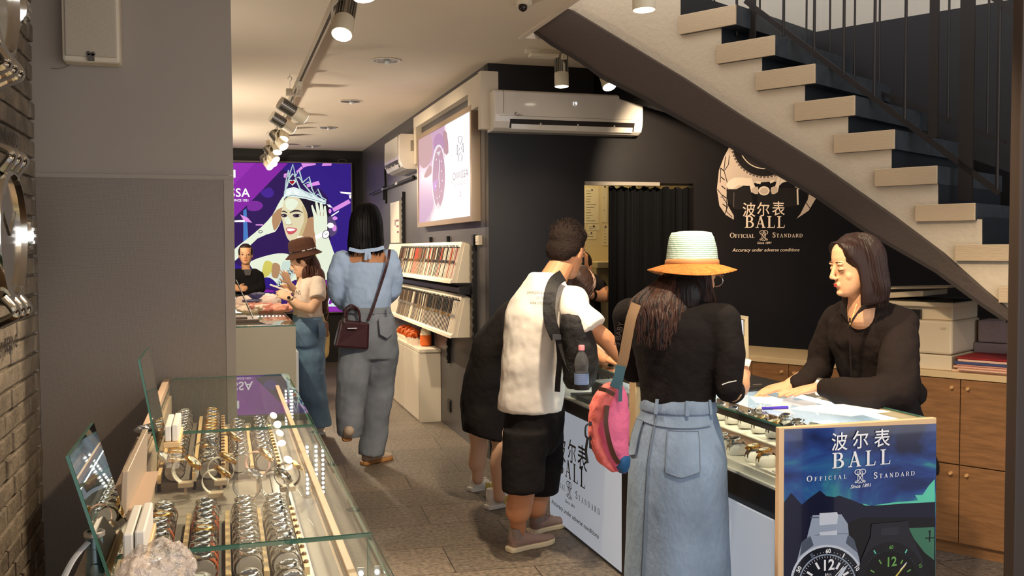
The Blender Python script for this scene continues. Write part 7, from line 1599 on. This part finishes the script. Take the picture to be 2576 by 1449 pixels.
for i in range(260):
    a = math.radians(rnd.uniform(165, 390)); x, y = math.cos(a), math.sin(a); q = rnd.uniform(.98, 1.03); en = rnd.uniform(-.225, -.16)
    b.tube(bez([hd.P(x * .03, y * .03 - .02, .124), hd.P(x * .07 * q, y * .08 - .02, .098), hd.P(x * .098 * q, y * .107 * q - .02, .02), hd.P(x * .106 * q, y * .1 * q - .028, -.08), hd.P(x * .11 * q, y * .092 * q - .03, -.13), hd.P(x * .10 + rnd.uniform(-.015, .015), y * .085 - .035, en)], 4), [.0045] * 17 + [.004, .003, .002, .001], 5); b.build('hair_locks', MATS['hair_jet_black'], h_, smooth=60)
ys = (M('shoe_beige', (196, 176, 156), rough=.8, bump=(120, .3)), M('sole_gum', (196, 140, 84), rough=.5), M('lace_cream', (0, 0, 0)))
shoe(p_, aZ(912, 1170, 0), (.75, .5, 0), ys, .28); shoe(p_, aY(873, 1110, 6.50), (-.05, .35, 0), ys, .28, -1.05)
hbg = thing('handbag', 'dark burgundy handbag carried at the hip of the person in the blue blouse', 'handbag', tuple(J(885, 880, 6.42)))
m_bur = M('burgundy_leather', (58, 22, 30), rough=.4, bump=(180, .15)); c0, c1, c2, c3 = J(858, 806, 6.4), J(930, 812, 6.46), J(928, 880, 6.44), J(842, 874, 6.38)
MB().prism([c0, c1, c2, c3], (0, .11, 0)).build('bag_body', m_bur, hbg, bevel=.015)
b = MB(); b.tube(bez([J(868, 806, 6.42), J(868, 780, 6.43), J(884, 768, 6.43), J(902, 782, 6.44), J(906, 810, 6.44)], 5), .008, 8); b.build('handle', m_bur, hbg, smooth=60); b = MB(); b.tube(bez([J(872, 806, 6.5), J(874, 784, 6.5), J(888, 774, 6.5), J(903, 788, 6.5), J(908, 810, 6.5)], 5), .008, 8); b.build('handle', m_bur, hbg, smooth=60)
b = MB(); ribbon(b, [J(980, 628, 6.46), J(975, 660, 6.42), J(958, 715, 6.44), J(940, 770, 6.45), J(926, 806, 6.46)], .009, .003, face=V(0, 1, 0)); b.build('shoulder_strap', m_bur, hbg); b = MB(); b.cyl(J(866, 812, 6.385), J(866, 800, 6.385), .007, 8); b.box(J(886, 826, 6.385) - V(.03, .0, .004), J(886, 826, 6.395) + V(.03, .01, .004)); b.build('metal_trim', m_steel, hbg)

# ---------------------------------------------------------------- girl with the brown bucket hat
p_ = person('person in a brown bucket hat and white t-shirt looking at a phone', (.69, 7.9, 0))
Yg = 7.9; cen = lambda px, py: J(px, py, Yg); f_ = unit(V(-.92, .2, 0)); r_ = np.cross(f_, UP)
hd = Head(cen(760, 657), (-.9, .12, -.34), (-.25, 0, 1), 1.0); neck = cen(775, 695)
sL = J(800, 712, 7.72); eL = J(785, 778, 7.66); wL = J(732, 752, 7.72); sR = J(775, 712, 8.06); eR = J(752, 775, 8.1); wR = J(722, 745, 7.92)
bc = MB(); limb(bc, (neck, .048), (cen(782, 725), .09), (cen(778, 800), .1)); limb(bc, (sL, .05), (J(796, 760, 7.66), .042), (eL, .04), (J(755, 770, 7.68), .036), (wL, .027)); limb(bc, (sR, .05), (eR, .04), (wR, .027))
aL, aR = J(800, 1070, 7.85), J(770, 1060, 8.02)
limb(bc, (cen(775, 820), .09), (J(778, 940, 7.86), .06), (aL, .036)); limb(bc, (cen(765, 820), .09), (J(760, 940, 8.02), .06), (aR, .036))
bh = MB(); hand(bh, wL, J(705, 738, 7.74) - wL, V(-.2, -.8, .5), V(0, 0, 1), .5, .03, .95); hand(bh, wR, J(706, 736, 7.86) - wR, V(-.1, .8, .4), V(0, 0, 1), .5, .03, .95)
skin('body', [(hd.build(neck, .046), .006, 3), (bh, .005, 2), (bc, .010, 4)], sk3, p_); hd.face(p_, True)
b = MB(); S_ = lambda px, py, w, d_: (cen(px, py), r_ * w, f_ * d_); b.loft([S_(776, 798, .14, .12), S_(777, 770, .145, .125), S_(780, 735, .155, .12), S_(786, 710, .16, .10), S_(784, 698, .10, .075), S_(780, 690, .06, .055)], 22); limb(b, (cen(790, 718), .075), (sL, .058)); sleeve(b, sL, .058, J(799, 752, 7.655), .066); limb(b, (cen(780, 718), .075), (sR, .058)); sleeve(b, sR, .058, J(764, 750, 8.09), .062); te = garment('white_t_shirt', b, cloth('cream_tee', (236, 220, 206), .5, 12), p_, .009, 4, (.06, .014))
b = MB(); put_text(b, 'ONS', J(737, 741, 7.74), unit(V(.55, -.8, 0)), UP, .05, lift=.006); b.build('chest_print', m_blackp, te)
m_bj = M('denim_blue', (112, 142, 172), rough=.85, noise=(5, .35), bump=(400, .08))
b = MB(); b.loft([S_(774, 792, .125, .11), S_(776, 830, .15, .135), S_(777, 870, .13, .125)], 22); limb(b, (cen(784, 850), .112), (J(785, 940, 7.86), .105), (J(796, 1010, 7.86), .094)); sleeve(b, J(796, 1010, 7.86), .094, J(803, 1074, 7.86), .10); limb(b, (cen(768, 850), .112), (J(766, 940, 8.0), .102), (J(772, 1010, 8.02), .092)); sleeve(b, J(772, 1010, 8.02), .092, J(780, 1066, 8.02), .096); je = garment('blue_jeans', b, m_bj, p_, .010, 4, (.14, .022))
b = MB(); b.loft([S_(774, 790, .132, .116), S_(775, 804, .138, .122)], 28, False); b.build('waistband', m_bj, je, smooth=60); MB().prism([J(800, 815, 7.745), J(818, 812, 7.80), J(820, 845, 7.79), J(803, 852, 7.74)], (0, .01, 0)).build('back_pocket', m_bj, je, bevel=.003)
hb = MB(); hd.E(hb, (0, -.02, .02), (.082, .098, .088)); hd.E(hb, (0, -.075, -.06), (.075, .05, .1)); hm3 = hairm('auburn', (70, 40, 30))
for px, py, rr in [(800, 700, (.06, .07, .09)), (812, 740, (.05, .06, .10)), (815, 770, (.035, .05, .07)), (768, 690, (.03, .05, .07))]: hb.ball(J(px, py, 7.86), rr, 12, 8)
h_ = skin('long_hair', [(hb, .008, 4)], hm3, p_)
b = MB(); rnd = random.Random(31)
for i in range(90):
    u = rnd.random(); a = hd.P(rnd.uniform(-.08, .08), -.05 - .04 * u, -.01); m_ = J(772 + 42 * u, 695, 7.80 + .12 * rnd.random()); e = J(770 + 56 * u + rnd.uniform(-4, 4), 720 + u * 70, 7.80 + .1 * rnd.random()); b.tube(bez([a, m_, (m_ + e) / 2 + V(rnd.uniform(-.015, .015), 0, 0), e], 4), [.006] * 7 + [.005, .004, .003, .0025, .002, .0015], 5)
b.build('hair_locks', hm3, h_, smooth=60)
hx = unit(V(-.22, -.06, 1)); hc = J(762, 633, 7.9); rx = unit(np.cross(f_, hx)); fx = np.cross(hx, rx); m_bh = cloth('brown_hat', (78, 52, 42), .3)
hr_ = lambda r, z: [hc + rx * math.cos(t) * r + fx * math.sin(t) * r * 1.08 + hx * z for t in [2 * PI * k / 32 for k in range(32)]]
b = MB(); b.rings([hr_(.135, -.035), hr_(.138, -.032), hr_(.1, .0), hr_(.098, .05), hr_(.092, .088), hr_(.07, .106), hr_(.01, .113)], True); hat = b.build('bucket_hat', m_bh, p_, smooth=50)
b = MB(); b.rings([hr_(.1012, .008), hr_(.1005, .02)], False); b.build('hat_band', M('band_dark', (40, 26, 22)), hat, smooth=60); b = MB()
for k in (17, 19, 20, 22, 23, 25): t = 2 * PI * k / 32; b.obox(hc + rx * math.cos(t) * .102 + fx * math.sin(t) * .11 + hx * .014, [unit(-rx * math.sin(t) + fx * math.cos(t)), unit(rx * math.cos(t) + fx * math.sin(t)), hx], (.012, .0015, .004))
b.build('band_lettering', M('thread_white', (0, 0, 0)), hat)
for q in (aZ(795, 1094, 0), aZ(778, 1080, 0)): shoe(p_, q + V(.07, 0, 0), (-.9, .2, 0), ws, .26)
b = MB(); b.lathe([(.029, -.006), (.031, -.006), (.031, .006), (.029, .006)], 16, J(737, 755, 7.715), wL - eL, caps=False); b.lathe([(.014, 0), (.013, .007)], 14, J(727, 749, 7.695), V(-.3, -.9, .2)); b.build('wrist_watch', m_chrome, p_)
c0 = J(679, 716, 7.8); c1 = J(735, 736, 7.78); d = unit(c1 - c0); tag(MB().obox((c0 + c1) / 2, [d, unit(np.cross(UP, d)), np.cross(d, unit(np.cross(UP, d)))], (np.linalg.norm(c1 - c0) / 2, .037, .005)).build('mobile_phone', M('phone_white', (240, 226, 218), rough=.3), bevel=.004), 'white mobile phone held by the person in the brown bucket hat', 'phone')
# ---------------------------------------------------------------- person behind the girl
p_ = person('person half hidden behind the bucket hat, raising one hand, with yellow sandals', (.82, 10.2, 0))
Yk = 10.2; cen = lambda px, py: J(px, py, Yk); hd = Head(cen(757, 625), (-.95, -.1, -.2), UP, .98); neck = cen(765, 665); ch = cen(768, 700)
bc = MB(); limb(bc, (neck, .045), (ch, .09), (cen(778, 800), .1)); sL = J(770, 690, 10.05); e1 = J(745, 735, 9.9); w1 = J(727, 712, 9.8); h1 = J(716, 688, 9.78); limb(bc, (sL, .045), (e1, .036), (w1, .027)); e2 = J(752, 745, 10.0); w2 = J(736, 733, 9.9); limb(bc, (J(765, 695, 10.3), .045), (e2, .036), (w2, .027))
for px, y0 in ((806, 10.15), (798, 10.35)): limb(bc, (J(px - 8, 830, y0), .08), (J(px, 880, y0), .055), (J(px, 925, y0), .05), (J(px + 2, 958, y0), .034)); bc.cone(J(px + 3, 962, y0), .03, J(px + 3, 962, y0) + V(-.14, -.02, -.02), .025)
bh = MB(); hand(bh, w1, h1 - w1, V(.3, -.9, 0), V(-1, 0, 0), .35, .1, .95); hand(bh, w2, J(720, 724, 9.86) - w2, V(0, -.9, .3), UP, .6, .05, .95); skin('body', [(hd.build(neck, .045), .008, 2), (bh, .006, 2), (bc, .012, 3)], sk3, p_)
hb = MB(); hd.E(hb, (0, -.02, .035), (.085, .1, .095)); hd.E(hb, (0, -.06, -.05), (.08, .05, .1)); skin('hair', [(hb, .01, 2)], hairm('auburn', (0, 0, 0)), p_)
b = MB(); b.loft([(cen(782, 805), V(0, -.13, 0), V(.1, 0, 0)), (cen(775, 740), V(0, -.15, 0), V(.11, 0, 0)), (cen(768, 690), V(0, -.15, 0), V(.09, 0, 0)), (neck, V(0, -.06, 0), V(.06, 0, 0))], 16); garment('pale_top', b, cloth('yellow_top', (222, 196, 140), .3), p_, .012, 3)
b = MB(); limb(b, (cen(785, 800), .12), (J(805, 840, 10.15), .1), (J(808, 885, 10.15), .085)); limb(b, (cen(785, 800), .12), (J(800, 870, 10.35), .09)); garment('khaki_shorts', b, cloth('khaki', (178, 158, 116), .3), p_, .012, 3)
for px, y0 in ((806, 10.15), (798, 10.35)): q = J(px + 3, 962, y0); q[2] = 0; shoe(p_, q + V(.05, 0, 0), (-.95, -.1, 0), (M('sandal_yellow', (226, 190, 40), rough=.5), M('sandal_yellow', (0, 0, 0))), .24, name='sandal')
hbk = thing('shoulder_bag', 'small brown shoulder bag at the hip behind the bucket hat person', 'handbag', tuple(J(815, 835, 10.0))); MB().box(J(806, 848, 10.0), J(824, 808, 10.12)).build('bag_body', M('bag_brown', (92, 62, 46), rough=.5), hbk, bevel=.012); b = MB(); b.tube(bez([J(820, 812, 10.06), J(826, 780, 10.1), J(815, 740, 10.2), J(790, 692, 10.2)], 5), .005, 6); b.build('strap', MATS['bag_brown'], hbk)
# ---------------------------------------------------------------- second saleswoman far back
p_ = person('person in a black blazer with tied back hair standing behind the far counter', (.28, 11.9, 0))
Ys = 11.9; cen = lambda px, py: J(px, py, Ys); hd = Head(cen(618, 640), (-.05, -1, -.02), UP, 1.04); neck = cen(618, 672); hip = cen(625, 745)
bc = MB(); limb(bc, (neck, .046), (cen(621, 700), .09), (hip, .1)); wL = J(604, 728, 11.72); wR = J(596, 728, 11.7); limb(bc, (cen(650, 690), .045), (J(655, 728, 11.85), .035), (J(625, 735, 11.72), .03), (wL, .026)); limb(bc, (cen(592, 690), .045), (J(582, 725, 11.85), .035), (wR, .026))
for s in (-1, 1): limb(bc, (hip + V(s * .08, 0, -.05), .08), (V(hip[0] + s * .09, 11.9, .45), .055), (V(hip[0] + s * .09, 11.9, .08), .036)); bc.cone(V(hip[0] + s * .09, 11.9, .04), .035, V(hip[0] + s * .09, 11.76, .035), .03)
bh = MB(); hand(bh, wL, V(-.8, -.3, .1), V(0, -1, .3), V(0, 0, 1), .8, .02, .95); hand(bh, wR, V(.7, -.3, .1), V(0, -1, .3), V(0, 0, 1), .8, .02, .95)
skin('body', [(hd.build(neck, .045), .006, 3), (bh, .006, 2), (bc, .012, 3)], sk1, p_); hd.face(p_, False)
m_bz = cloth('black_blazer', (26, 25, 27), .2); b = MB(); S_ = lambda px, py, w, d_: (cen(px, py), V(w, 0, 0), V(0, d_, 0)); b.loft([S_(624, 760, .17, .13), S_(624, 725, .165, .125), S_(622, 700, .185, .12), S_(621, 686, .18, .10), S_(619, 678, .09, .07)], 20); limb(b, (cen(640, 692), .08), (cen(650, 695), .066), (J(656, 726, 11.85), .058), (J(628, 735, 11.74), .05), (J(610, 731, 11.71), .04)); limb(b, (cen(600, 692), .08), (cen(590, 695), .066), (J(580, 725, 11.85), .055), (J(590, 732, 11.72), .042)); bz = garment('blazer', b, m_bz, p_, .009, 3, (.06, .01))
MB().prism([cen(612, 677) + V(0, -.125, 0), cen(632, 677) + V(0, -.125, 0), cen(629, 692) + V(0, -.135, 0), cen(616, 692) + V(0, -.135, 0)], (0, .01, 0)).build('dark_top', M('top_charcoal', (60, 58, 60)), bz)
hb = MB(); hd.E(hb, (0, -.022, .04), (.08, .098, .086)); hd.E(hb, (0, .03, .09), (.06, .05, .03)); hd.E(hb, (.06, .0, .03), (.022, .05, .05)); hd.E(hb, (-.06, .0, .03), (.022, .05, .05)); skin('tied_hair', [(hb, .006, 4)], hairm('dark_brown', (0, 0, 0)), p_)
for s in (-1, 1): MB().ball(hd.P(s * .075, .0, -.045), .006, 8, 6).build('earring', m_gold, p_)
b = MB()
for s in (-1, 1): limb(b, (hip + V(s * .07, 0, 0), .1), (V(hip[0] + s * .09, 11.9, .45), .075), (V(hip[0] + s * .09, 11.9, .1), .06))
garment('black_trousers', b, m_bz, p_, .014, 3)
# ================================================================== BACK COUNTERS
c2 = thing('front_counter', 'grey fronted sales counter behind the pillar with caps and garments on its glass top', 'display counter', (.0, 7.6, 0)); m_cg = M('counter_greige', (190, 184, 164), rough=.5, noise=(200, .03))
zc = .98; cx1 = aZ(742, 818, zc)[0] + .005
MB().box((-.745, 6.80, 0), (cx1, 9.3, zc - .18)).build('body', m_cg, c2); MB().box((-.745, 6.79, 0), (cx1 - .0, 6.82, zc - .008)).build('front_panel', m_cg, c2, bevel=.002)
MB().box((cx1 - .012, 6.82, zc - .18), (cx1 - .006, 9.3, zc - .008)).build('side_glass', m_glass, c2); b = MB(); b.box((-.745, 6.79, zc - .008), (cx1 + .004, 9.3, zc)); b.mi = [0, 0, 1, 1, 1, 1]; b.build('top_pane', [m_glass, m_edge], c2)
b = MB(); b.box((-.7, 9.2, zc - .06), (cx1 - .02, 9.22, zc - .03)); b.build('light_bar', m_led, c2)
MB().box((cx1 - .001, 6.83, 0), (cx1 + .02, 9.3, zc - .19)).build('side_panel', M('side_white', (222, 226, 230), rough=.4), c2)
c3 = thing('far_counter', 'low lit glass counter with a row of light dots in front of the far saleswoman', 'display counter', (.1, 11.1, 0)); zb_ = .985; q0, q1 = aY(690, 735, 11.5), aY(690, 788, 10.9)
MB().box((-.745, 10.8, 0), (.62, 11.5, zb_ - .25)).build('body', m_cg, c3); MB().box((-.745, 11.46, zb_ - .25), (.62, 11.5, zb_)).build('rear_panel', M('step_grey', (110, 116, 122)), c3); b = MB(); b.box((-.745, 10.8, zb_ - .008), (.62, 11.5, zb_)); b.mi = [0, 0, 1, 1, 1, 1]; b.build('top_pane', [m_glass, m_edge], c3); MB().box((-.745, 10.8, zb_ - .25), (.62, 10.806, zb_ - .008)).build('front_glass', m_glass, c3)
s_ = MB().box((-.745, 11.44, zb_ - .05), (.6, 11.458, zb_ - .02)).build('led_strip', m_steel, c3); b = MB()
for k in range(34): b.ball((-.73 + k * .039, 11.436, zb_ - .035), (.011, .006, .008), 8, 5)
b.build('light_dots', m_led, s_); s_ = MB().box((-.745, 10.95, zb_ - .235), (.6, 10.97, zb_ - .2)).build('led_strip', m_steel, c3); b = MB()
for k in range(34): b.ball((-.73 + k * .039, 10.944, zb_ - .218), (.011, .006, .008), 8, 5)
b.build('light_dots', m_led, s_)
# caps and clothing on the front counter
def capthing(label, px, py, m_, s=1.0, vis=(-1, -.2)):
    c = J(px, py + 6, 8.7); c[2] = max(c[2], zc + .03); t = thing('visor_cap', label, 'cap', (c[0], c[1], zc)); b = MB(); b.ball(c + V(.03, .03, .025 * s), (.10 * s, .11 * s, .055 * s), 16, 9); b.ball(c + V(.05, .05, .04 * s), (.07 * s, .08 * s, .04 * s), 12, 8); skin('crown', [(b, .008, 3)], m_, t, (.05, .02)); v_ = unit(V(*vis, 0)); q = MB(); q.loft([(c + v_ * .05 + V(0, 0, .012), np.cross(v_, UP) * .1 * s, V(0, 0, .006)), (c + v_ * .13 * s + V(0, 0, .006), np.cross(v_, UP) * .085 * s, V(0, 0, .005)), (c + v_ * .18 * s, np.cross(v_, UP) * .04 * s, V(0, 0, .004))], 16); q.build('visor', m_, t, smooth=60)
capthing('pale pink visor cap on top of the clothing pile', 662, 762, M('cap_pale', (240, 222, 214), rough=.8, bump=(40, .3)), 1.25); capthing('navy folded cap behind the pale caps on the counter', 640, 750, M('cap_navy', (50, 48, 96), rough=.8, bump=(40, .4)), .9, (-.3, -1)); capthing('second pale cap lower on the clothing pile', 612, 790, M('cap_cream', (238, 214, 202), rough=.8), 1.1)
for k, (px, py, lb_, col) in enumerate([(705, 795, 'folded salmon pink garment on the glass counter', (226, 160, 142)), (668, 795, 'dark rose scarf under the caps on the counter', (190, 120, 110)), (632, 790, 'cream folded garment under the pale cap', (236, 214, 196))]):
    c = J(px, py, 8.2); c[2] = max(zc + .03, c[2]); b = MB(); rnd = random.Random(k)
    for j in range(14): a = c + V(rnd.uniform(-.12, .1), rnd.uniform(-.1, .25), rnd.uniform(-.005, .03)); b.tube([a, a + V(rnd.uniform(-.08, .08), rnd.uniform(-.08, .08), rnd.uniform(-.01, .01)), a + V(rnd.uniform(-.12, .12), rnd.uniform(-.1, .1), 0)], .016, 8)
    b.ball(c + V(0, .08, -.005), (.12, .16, .03), 14, 8); tag(skin('folded_garment', [(b, .009, 2)], M('garment_%d' % k, col, rough=.85, bump=(40, .4)), None, (.03, .02)), lb_, 'garment')
c = aZ(640, 808, zc); t = thing('folder_tray', 'brown flat tray case at the near left edge of the far glass counter', 'tray', (c[0], c[1], zc)); MB().box((c[0] - .25, c[1] - .1, zc), (c[0] + .03, c[1] + .3, zc + .02)).build('case', M('tray_brown', (92, 78, 70), rough=.5), t, bevel=.004); MB().box((c[0] - .2, c[1] - .05, zc + .02), (c[0] - .05, c[1] + .2, zc + .035)).build('lid', M('tray_brown', (0, 0, 0)), t, bevel=.003)
c0, c1 = aY(594, 705, 8.2), aY(640, 800, 7.2); c1[2] = zc + .005; tag(MB().tube([c0, c1], .006, 6).build('pole', m_blackp), 'thin black leaning rod over the glass counter beside the pillar', 'rod')

# ================================================================== DOORWAY
cu = thing('door_curtain', 'black curtain drawn half across the back room doorway', 'curtain', (2.9, YM + .06, 0)); xa, xb = aY(1531, 600, YM + .06)[0], aY(1745, 600, YM + .06)[0]
b = MB(); n = 90; top = [V(xa + (xb - xa) * k / n, YM + .06 + .018 * math.sin(k * .9) + .008 * math.sin(k * 2.3), 1.945 + .010 * math.sin(k * .55)) for k in range(n + 1)]; bot = [V(p[0], YM + .06 + (p[1] - YM - .06) * 1.4, .03) for p in top]
b.rings([[t_ + V(0, -.002, 0), t_ + V(0, .002, 0), o_ + V(0, .002, 0), o_ + V(0, -.002, 0)] for t_, o_ in zip(top, bot)]); b.build('cloth', cloth('curtain_black', (9, 9, 11), .1), cu, smooth=60)
b = MB()
for k in range(9): x = xa + .02 + k * (xb - xa) / 9; b.tube([V(x + .012 * math.cos(t_), YM + .06, 1.955 + .014 * math.sin(t_)) for t_ in [2 * PI * j / 10 for j in range(10)]], .0018, 5, closed=True)
b.cyl((dx0, YM + .06, 1.966), (dx1, YM + .06, 1.966), .006, 8); b.build('rod', m_steel, cu)
yr = YM + .985; RP = lambda px, py: aY(px, py, yr)
nb = thing('notice_board', 'cream notice board with pinned sheets inside the back room', 'notice board', tuple(RP(1500, 560))); MB().box((RP(1440, 600)[0], yr, RP(1500, 668)[2]), (RP(1560, 600)[0], yr + .014, RP(1500, 455)[2])).build('board', M('board_cream', (232, 214, 168), rough=.6), nb, bevel=.002)
def sheet(x0, y0, x1, y1, lb_, lines, m_=None):
    a, c = RP(x0, y1), RP(x1, y0); o_ = thing('pinned_sheet', lb_, 'paper', (a[0], yr - .004, a[2])); MB().box((a[0], yr - .003, a[2]), (c[0], yr - .0005, c[2])).build('sheet', m_ or M('sheet_cream', (240, 226, 190), rough=.7), o_)
    b = MB(); rnd = random.Random(x0)
    for k in range(lines): z = c[2] - (c[2] - a[2]) * (k + 1) / (lines + 1); b.box((a[0] + .012, yr - .0035, z - .0022), (a[0] + .012 + (c[0] - a[0] - .03) * rnd.uniform(.35, 1), yr - .003, z + .0022))
    b.build('text_lines', M('ink_grey', (120, 106, 80)), o_); MB().ball(((a[0] + c[0]) / 2, yr - .006, c[2] - .012), .007, 8, 6).build('pin', M('pin_dark', (60, 44, 60)), o_)
sheet(1471, 474, 1506, 562, 'long pinned sheet of lines on the back room board', 12); sheet(1478, 565, 1508, 580, 'small pinned note under the long sheet', 2); sheet(1514, 466, 1528, 560, 'blank pinned strip beside the curtain edge', 2); sheet(1516, 566, 1530, 618, 'pinned list with ruled boxes beside the curtain', 6); sheet(1474, 582, 1500, 602, 'lowest pinned note on the back room board', 2)
cb = thing('wall_cupboard', 'cream cupboard and ledge under the notice board in the back room', 'cupboard', (2.7, yr, 0)); a, c = RP(1462, 900), RP(1560, 648); MB().box((a[0], yr - .35, 0), (c[0] + .3, yr + .01, c[2] - .08)).build('body', M('cupboard_cream', (200, 184, 142), rough=.5), cb); MB().box((a[0], yr - .37, c[2] - .08), (c[0] + .3, yr + .01, c[2] - .03)).build('ledge', M('board_cream', (0, 0, 0)), cb, bevel=.004); MB().box((a[0] + .03, yr - .358, .1), (a[0] + .2, yr - .35, c[2] - .12)).build('door', M('cupboard_cream', (0, 0, 0)), cb, bevel=.003)
t = thing('added_ceiling_lamp', 'plain unseen ceiling lamp added to brighten the back room', 'lamp', (2.6, YM + .5, 2.44)); MB().lathe([(.12, 0), (.12, -.03), (.1, -.045)], 24, (2.6, YM + .5, 2.44)).build('shade', EM('lamp_glass', (255, 226, 170), 3, 1), t, smooth=40); l = bpy.data.lights.new('lamp_light', 'POINT'); l.energy = 13; l.color = (1, .84, .55); l.shadow_soft_size = .1; o_ = bpy.data.objects.new('lamp_light', l); COL.objects.link(o_); o_.parent = t; o_.location = (0, 0, -.1)  # fixture and point light added to brighten the room, out of view

# ================================================================== WOOD CABINET, PRINTER, FOLDERS UNDER THE STAIR
CP = V(3.42, 3.83, 0); CB = lambda px, py, off=0.0: aP(px, py, CP + SN * off, SN)
m_wd = M('oak_veneer', (140, 98, 60), rough=.5, noise=(7, .22, (1.2, 1.2, 9)), bump=(30, .1, (1, 1, 8)))
wc = thing('wood_cabinet', 'oak veneer cabinet with four doors under the stair behind the saleswoman', 'cabinet', tuple(CP)); zt = .89
fr0, fr1 = CP + SD * 1.7, CP - SD * .75
MB().prism([fr0 + SN * .02, fr1 + SN * .02, fr1 + SN * .5, fr0 + SN * .5], (0, 0, zt - .03)).build('body', m_wd, wc)
MB().prism([fr0 - SN * .008 + V(0, 0, zt - .03), fr1 - SN * .008 + V(0, 0, zt - .03), fr1 + SN * .5 + V(0, 0, zt - .03), fr0 + SN * .5 + V(0, 0, zt - .03)], (0, 0, .03)).build('top', M('cabinet_top_cream', (214, 186, 140), rough=.45), wc, bevel=.002)
sm = np.dot(CB(2414, 1100) - CP, SD); wd_ = .225
for j in range(-3, 8):
    s0 = sm + wd_ * j + .002; s1 = s0 + wd_ - .004
    if s1 > 1.69 or s0 < -.74: continue
    for z0, z1 in ((.06, .438), (.444, zt - .033)):
        q = MB(); q.prism([CP + SD * s0, CP + SD * s1, CP + SD * s1 + SN * .018, CP + SD * s0 + SN * .018], (0, 0, z1 - z0)); q.v = [(x, y, z + z0) for x, y, z in q.v]; o_ = q.build('door', m_wd, wc, bevel=.0015)
        sk = s0 + .035 if j % 2 == 0 else s1 - .035
        k = MB(); kp = CP + SD * sk + V(0, 0, z1 - .04); k.cyl(kp, kp - SN * .016, .008, 12); k.build('knob', M('knob_wood', (206, 160, 104), rough=.4), o_, smooth=40)
# printer
PR = lambda px, py, off=0.0: aP(px, py, CP + SN * (.03 + off), SN)
pr = thing('printer', 'white multifunction laser printer on the oak cabinet under the stair', 'printer', tuple(PR(2350, 925))); m_pw, m_pg = M('printer_white', (226, 208, 176), rough=.45), M('printer_grey', (150, 150, 160), rough=.5)
s1 = np.dot(PR(2394, 920) - CP, SD); s0 = s1 + .46
def pbox(sa, sb, o0, o1, z0, z1, m_, nm, bev=.006, par=None): q = MB(); b0 = CP + SN * o0; b1 = CP + SN * o1; q.prism([b0 + SD * sa + V(0, 0, z0), b0 + SD * sb + V(0, 0, z0), b1 + SD * sb + V(0, 0, z0), b1 + SD * sa + V(0, 0, z0)], (0, 0, z1 - z0)); return q.build(nm, m_, par or pr, bevel=bev)
zA = PR(2390, 808)[2]; zB = PR(2390, 772)[2]
pbox(s0, s1, .03, .43, zt, zt + .075, m_pw, 'paper_tray'); pbox(s0, s1, .03, .43, zt + .078, zA - .0, m_pw, 'body', .012); pbox(s0 - .0, s1 + .012, .07, .43, zA, zB - .005, m_pw, 'upper_body'); pbox(s0, s1 + .16, .045, .2, zA + .004, zB - .02, m_blackp, 'output_slot', .002)
pbox(s0, s1, .04, .45, zB - .005, zB + .018, m_pw, 'scanner_bed'); pbox(s0 - .02, s1 + .02, .1, .44, zB + .018, zB + .026, m_blackp, 'input_tray', .002)
q = MB(); q.prism([CP + SN * .08 + SD * (s0 - .0) + V(0, 0, zB + .02), CP + SN * .08 + SD * (s1 + .16) + V(0, 0, zB + .045), CP + SN * .42 + SD * (s1 + .16) + V(0, 0, zB + .045), CP + SN * .42 + SD * s0 + V(0, 0, zB + .02)], (0, 0, .028)); q.build('feeder_lid', m_pw, pr, bevel=.006)
q = MB(); q.prism([CP + SN * .1 + SD * (s0 - .0) + V(0, 0, zB + .07), CP + SN * .1 + SD * (s1 + .05) + V(0, 0, zB + .088), CP + SN * .42 + SD * (s1 + .05) + V(0, 0, zB + .088), CP + SN * .42 + SD * s0 + V(0, 0, zB + .07)], (0, 0, .008)); q.build('feeder_cover', m_pw, pr)
pbox(s1 + .2, s1 + .28, .026, .032, zt + .066, zt + .092, m_pg, 'tray_catch', .001); pbox(s1 + .03, s1 + .055, .026, .031, zA - .04, zA - .032, m_chrome, 'badge', 0)
# stack of folders
rnd = random.Random(2); z = zt + .0005; sF1 = np.dot(CB(2528, 935) - CP, SD) - .02; sF0 = np.dot(CB(2398, 935) - CP, SD)
fl = [((238, 200, 168), .010, 'pale paper folder at the bottom of the folder stack'), ((230, 186, 158), .008, 'second pale folder from the bottom of the stack'), ((226, 176, 150), .010, 'third peach coloured folder in the stack'), ((206, 150, 130), .007, 'fourth rose folder in the stack'), ((66, 76, 120), .012, 'blue folder in the folder stack beside the printer'), ((232, 190, 164), .012, 'thick folded pale folder under the red one'), ((150, 30, 34), .008, 'red folder on top of the stack beside the printer')]
for col, th, lb_ in fl:
    o0 = .0 + rnd.uniform(0, .03); e = rnd.uniform(-.02, .02); q = MB(); a = CP + SD * (sF0 + e) + SN * o0; b_ = CP + SD * (sF1) + SN * o0; q.prism([a + V(0, 0, z), b_ + V(0, 0, z), b_ + SN * .3 + V(0, 0, z), a + SN * .3 + V(0, 0, z)], (0, 0, th)); tag(q.build('folder', M('folder_%d_%d' % (col[0], col[2]), col, rough=.7), bevel=.003), lb_, 'folder'); z += th + .001
bx = thing('paper_bundle', 'grey wrapped paper bundle behind the folders at the right edge', 'paper bundle', tuple(CP + SN * .35 + SD * (sF0 - .1)))
for k, (z0, z1) in enumerate(((zt + .002, zt + .12), (zt + .122, zt + .235))): q = MB(); a = CP + SD * (sF0 + .02 - .02 * k) + SN * (.33 + .01 * k); b_ = CP + SD * (sF1 - .15) + SN * (.33 + .01 * k); q.prism([a + V(0, 0, z0), b_ + V(0, 0, z0), b_ + SN * .15 + V(0, 0, z0), a + SN * .15 + V(0, 0, z0)], (0, 0, z1 - z0)); q.build('wrapped_ream', M('ream_grey', (168, 150, 146), rough=.8, bump=(12, .5)), bx, bevel=.008)
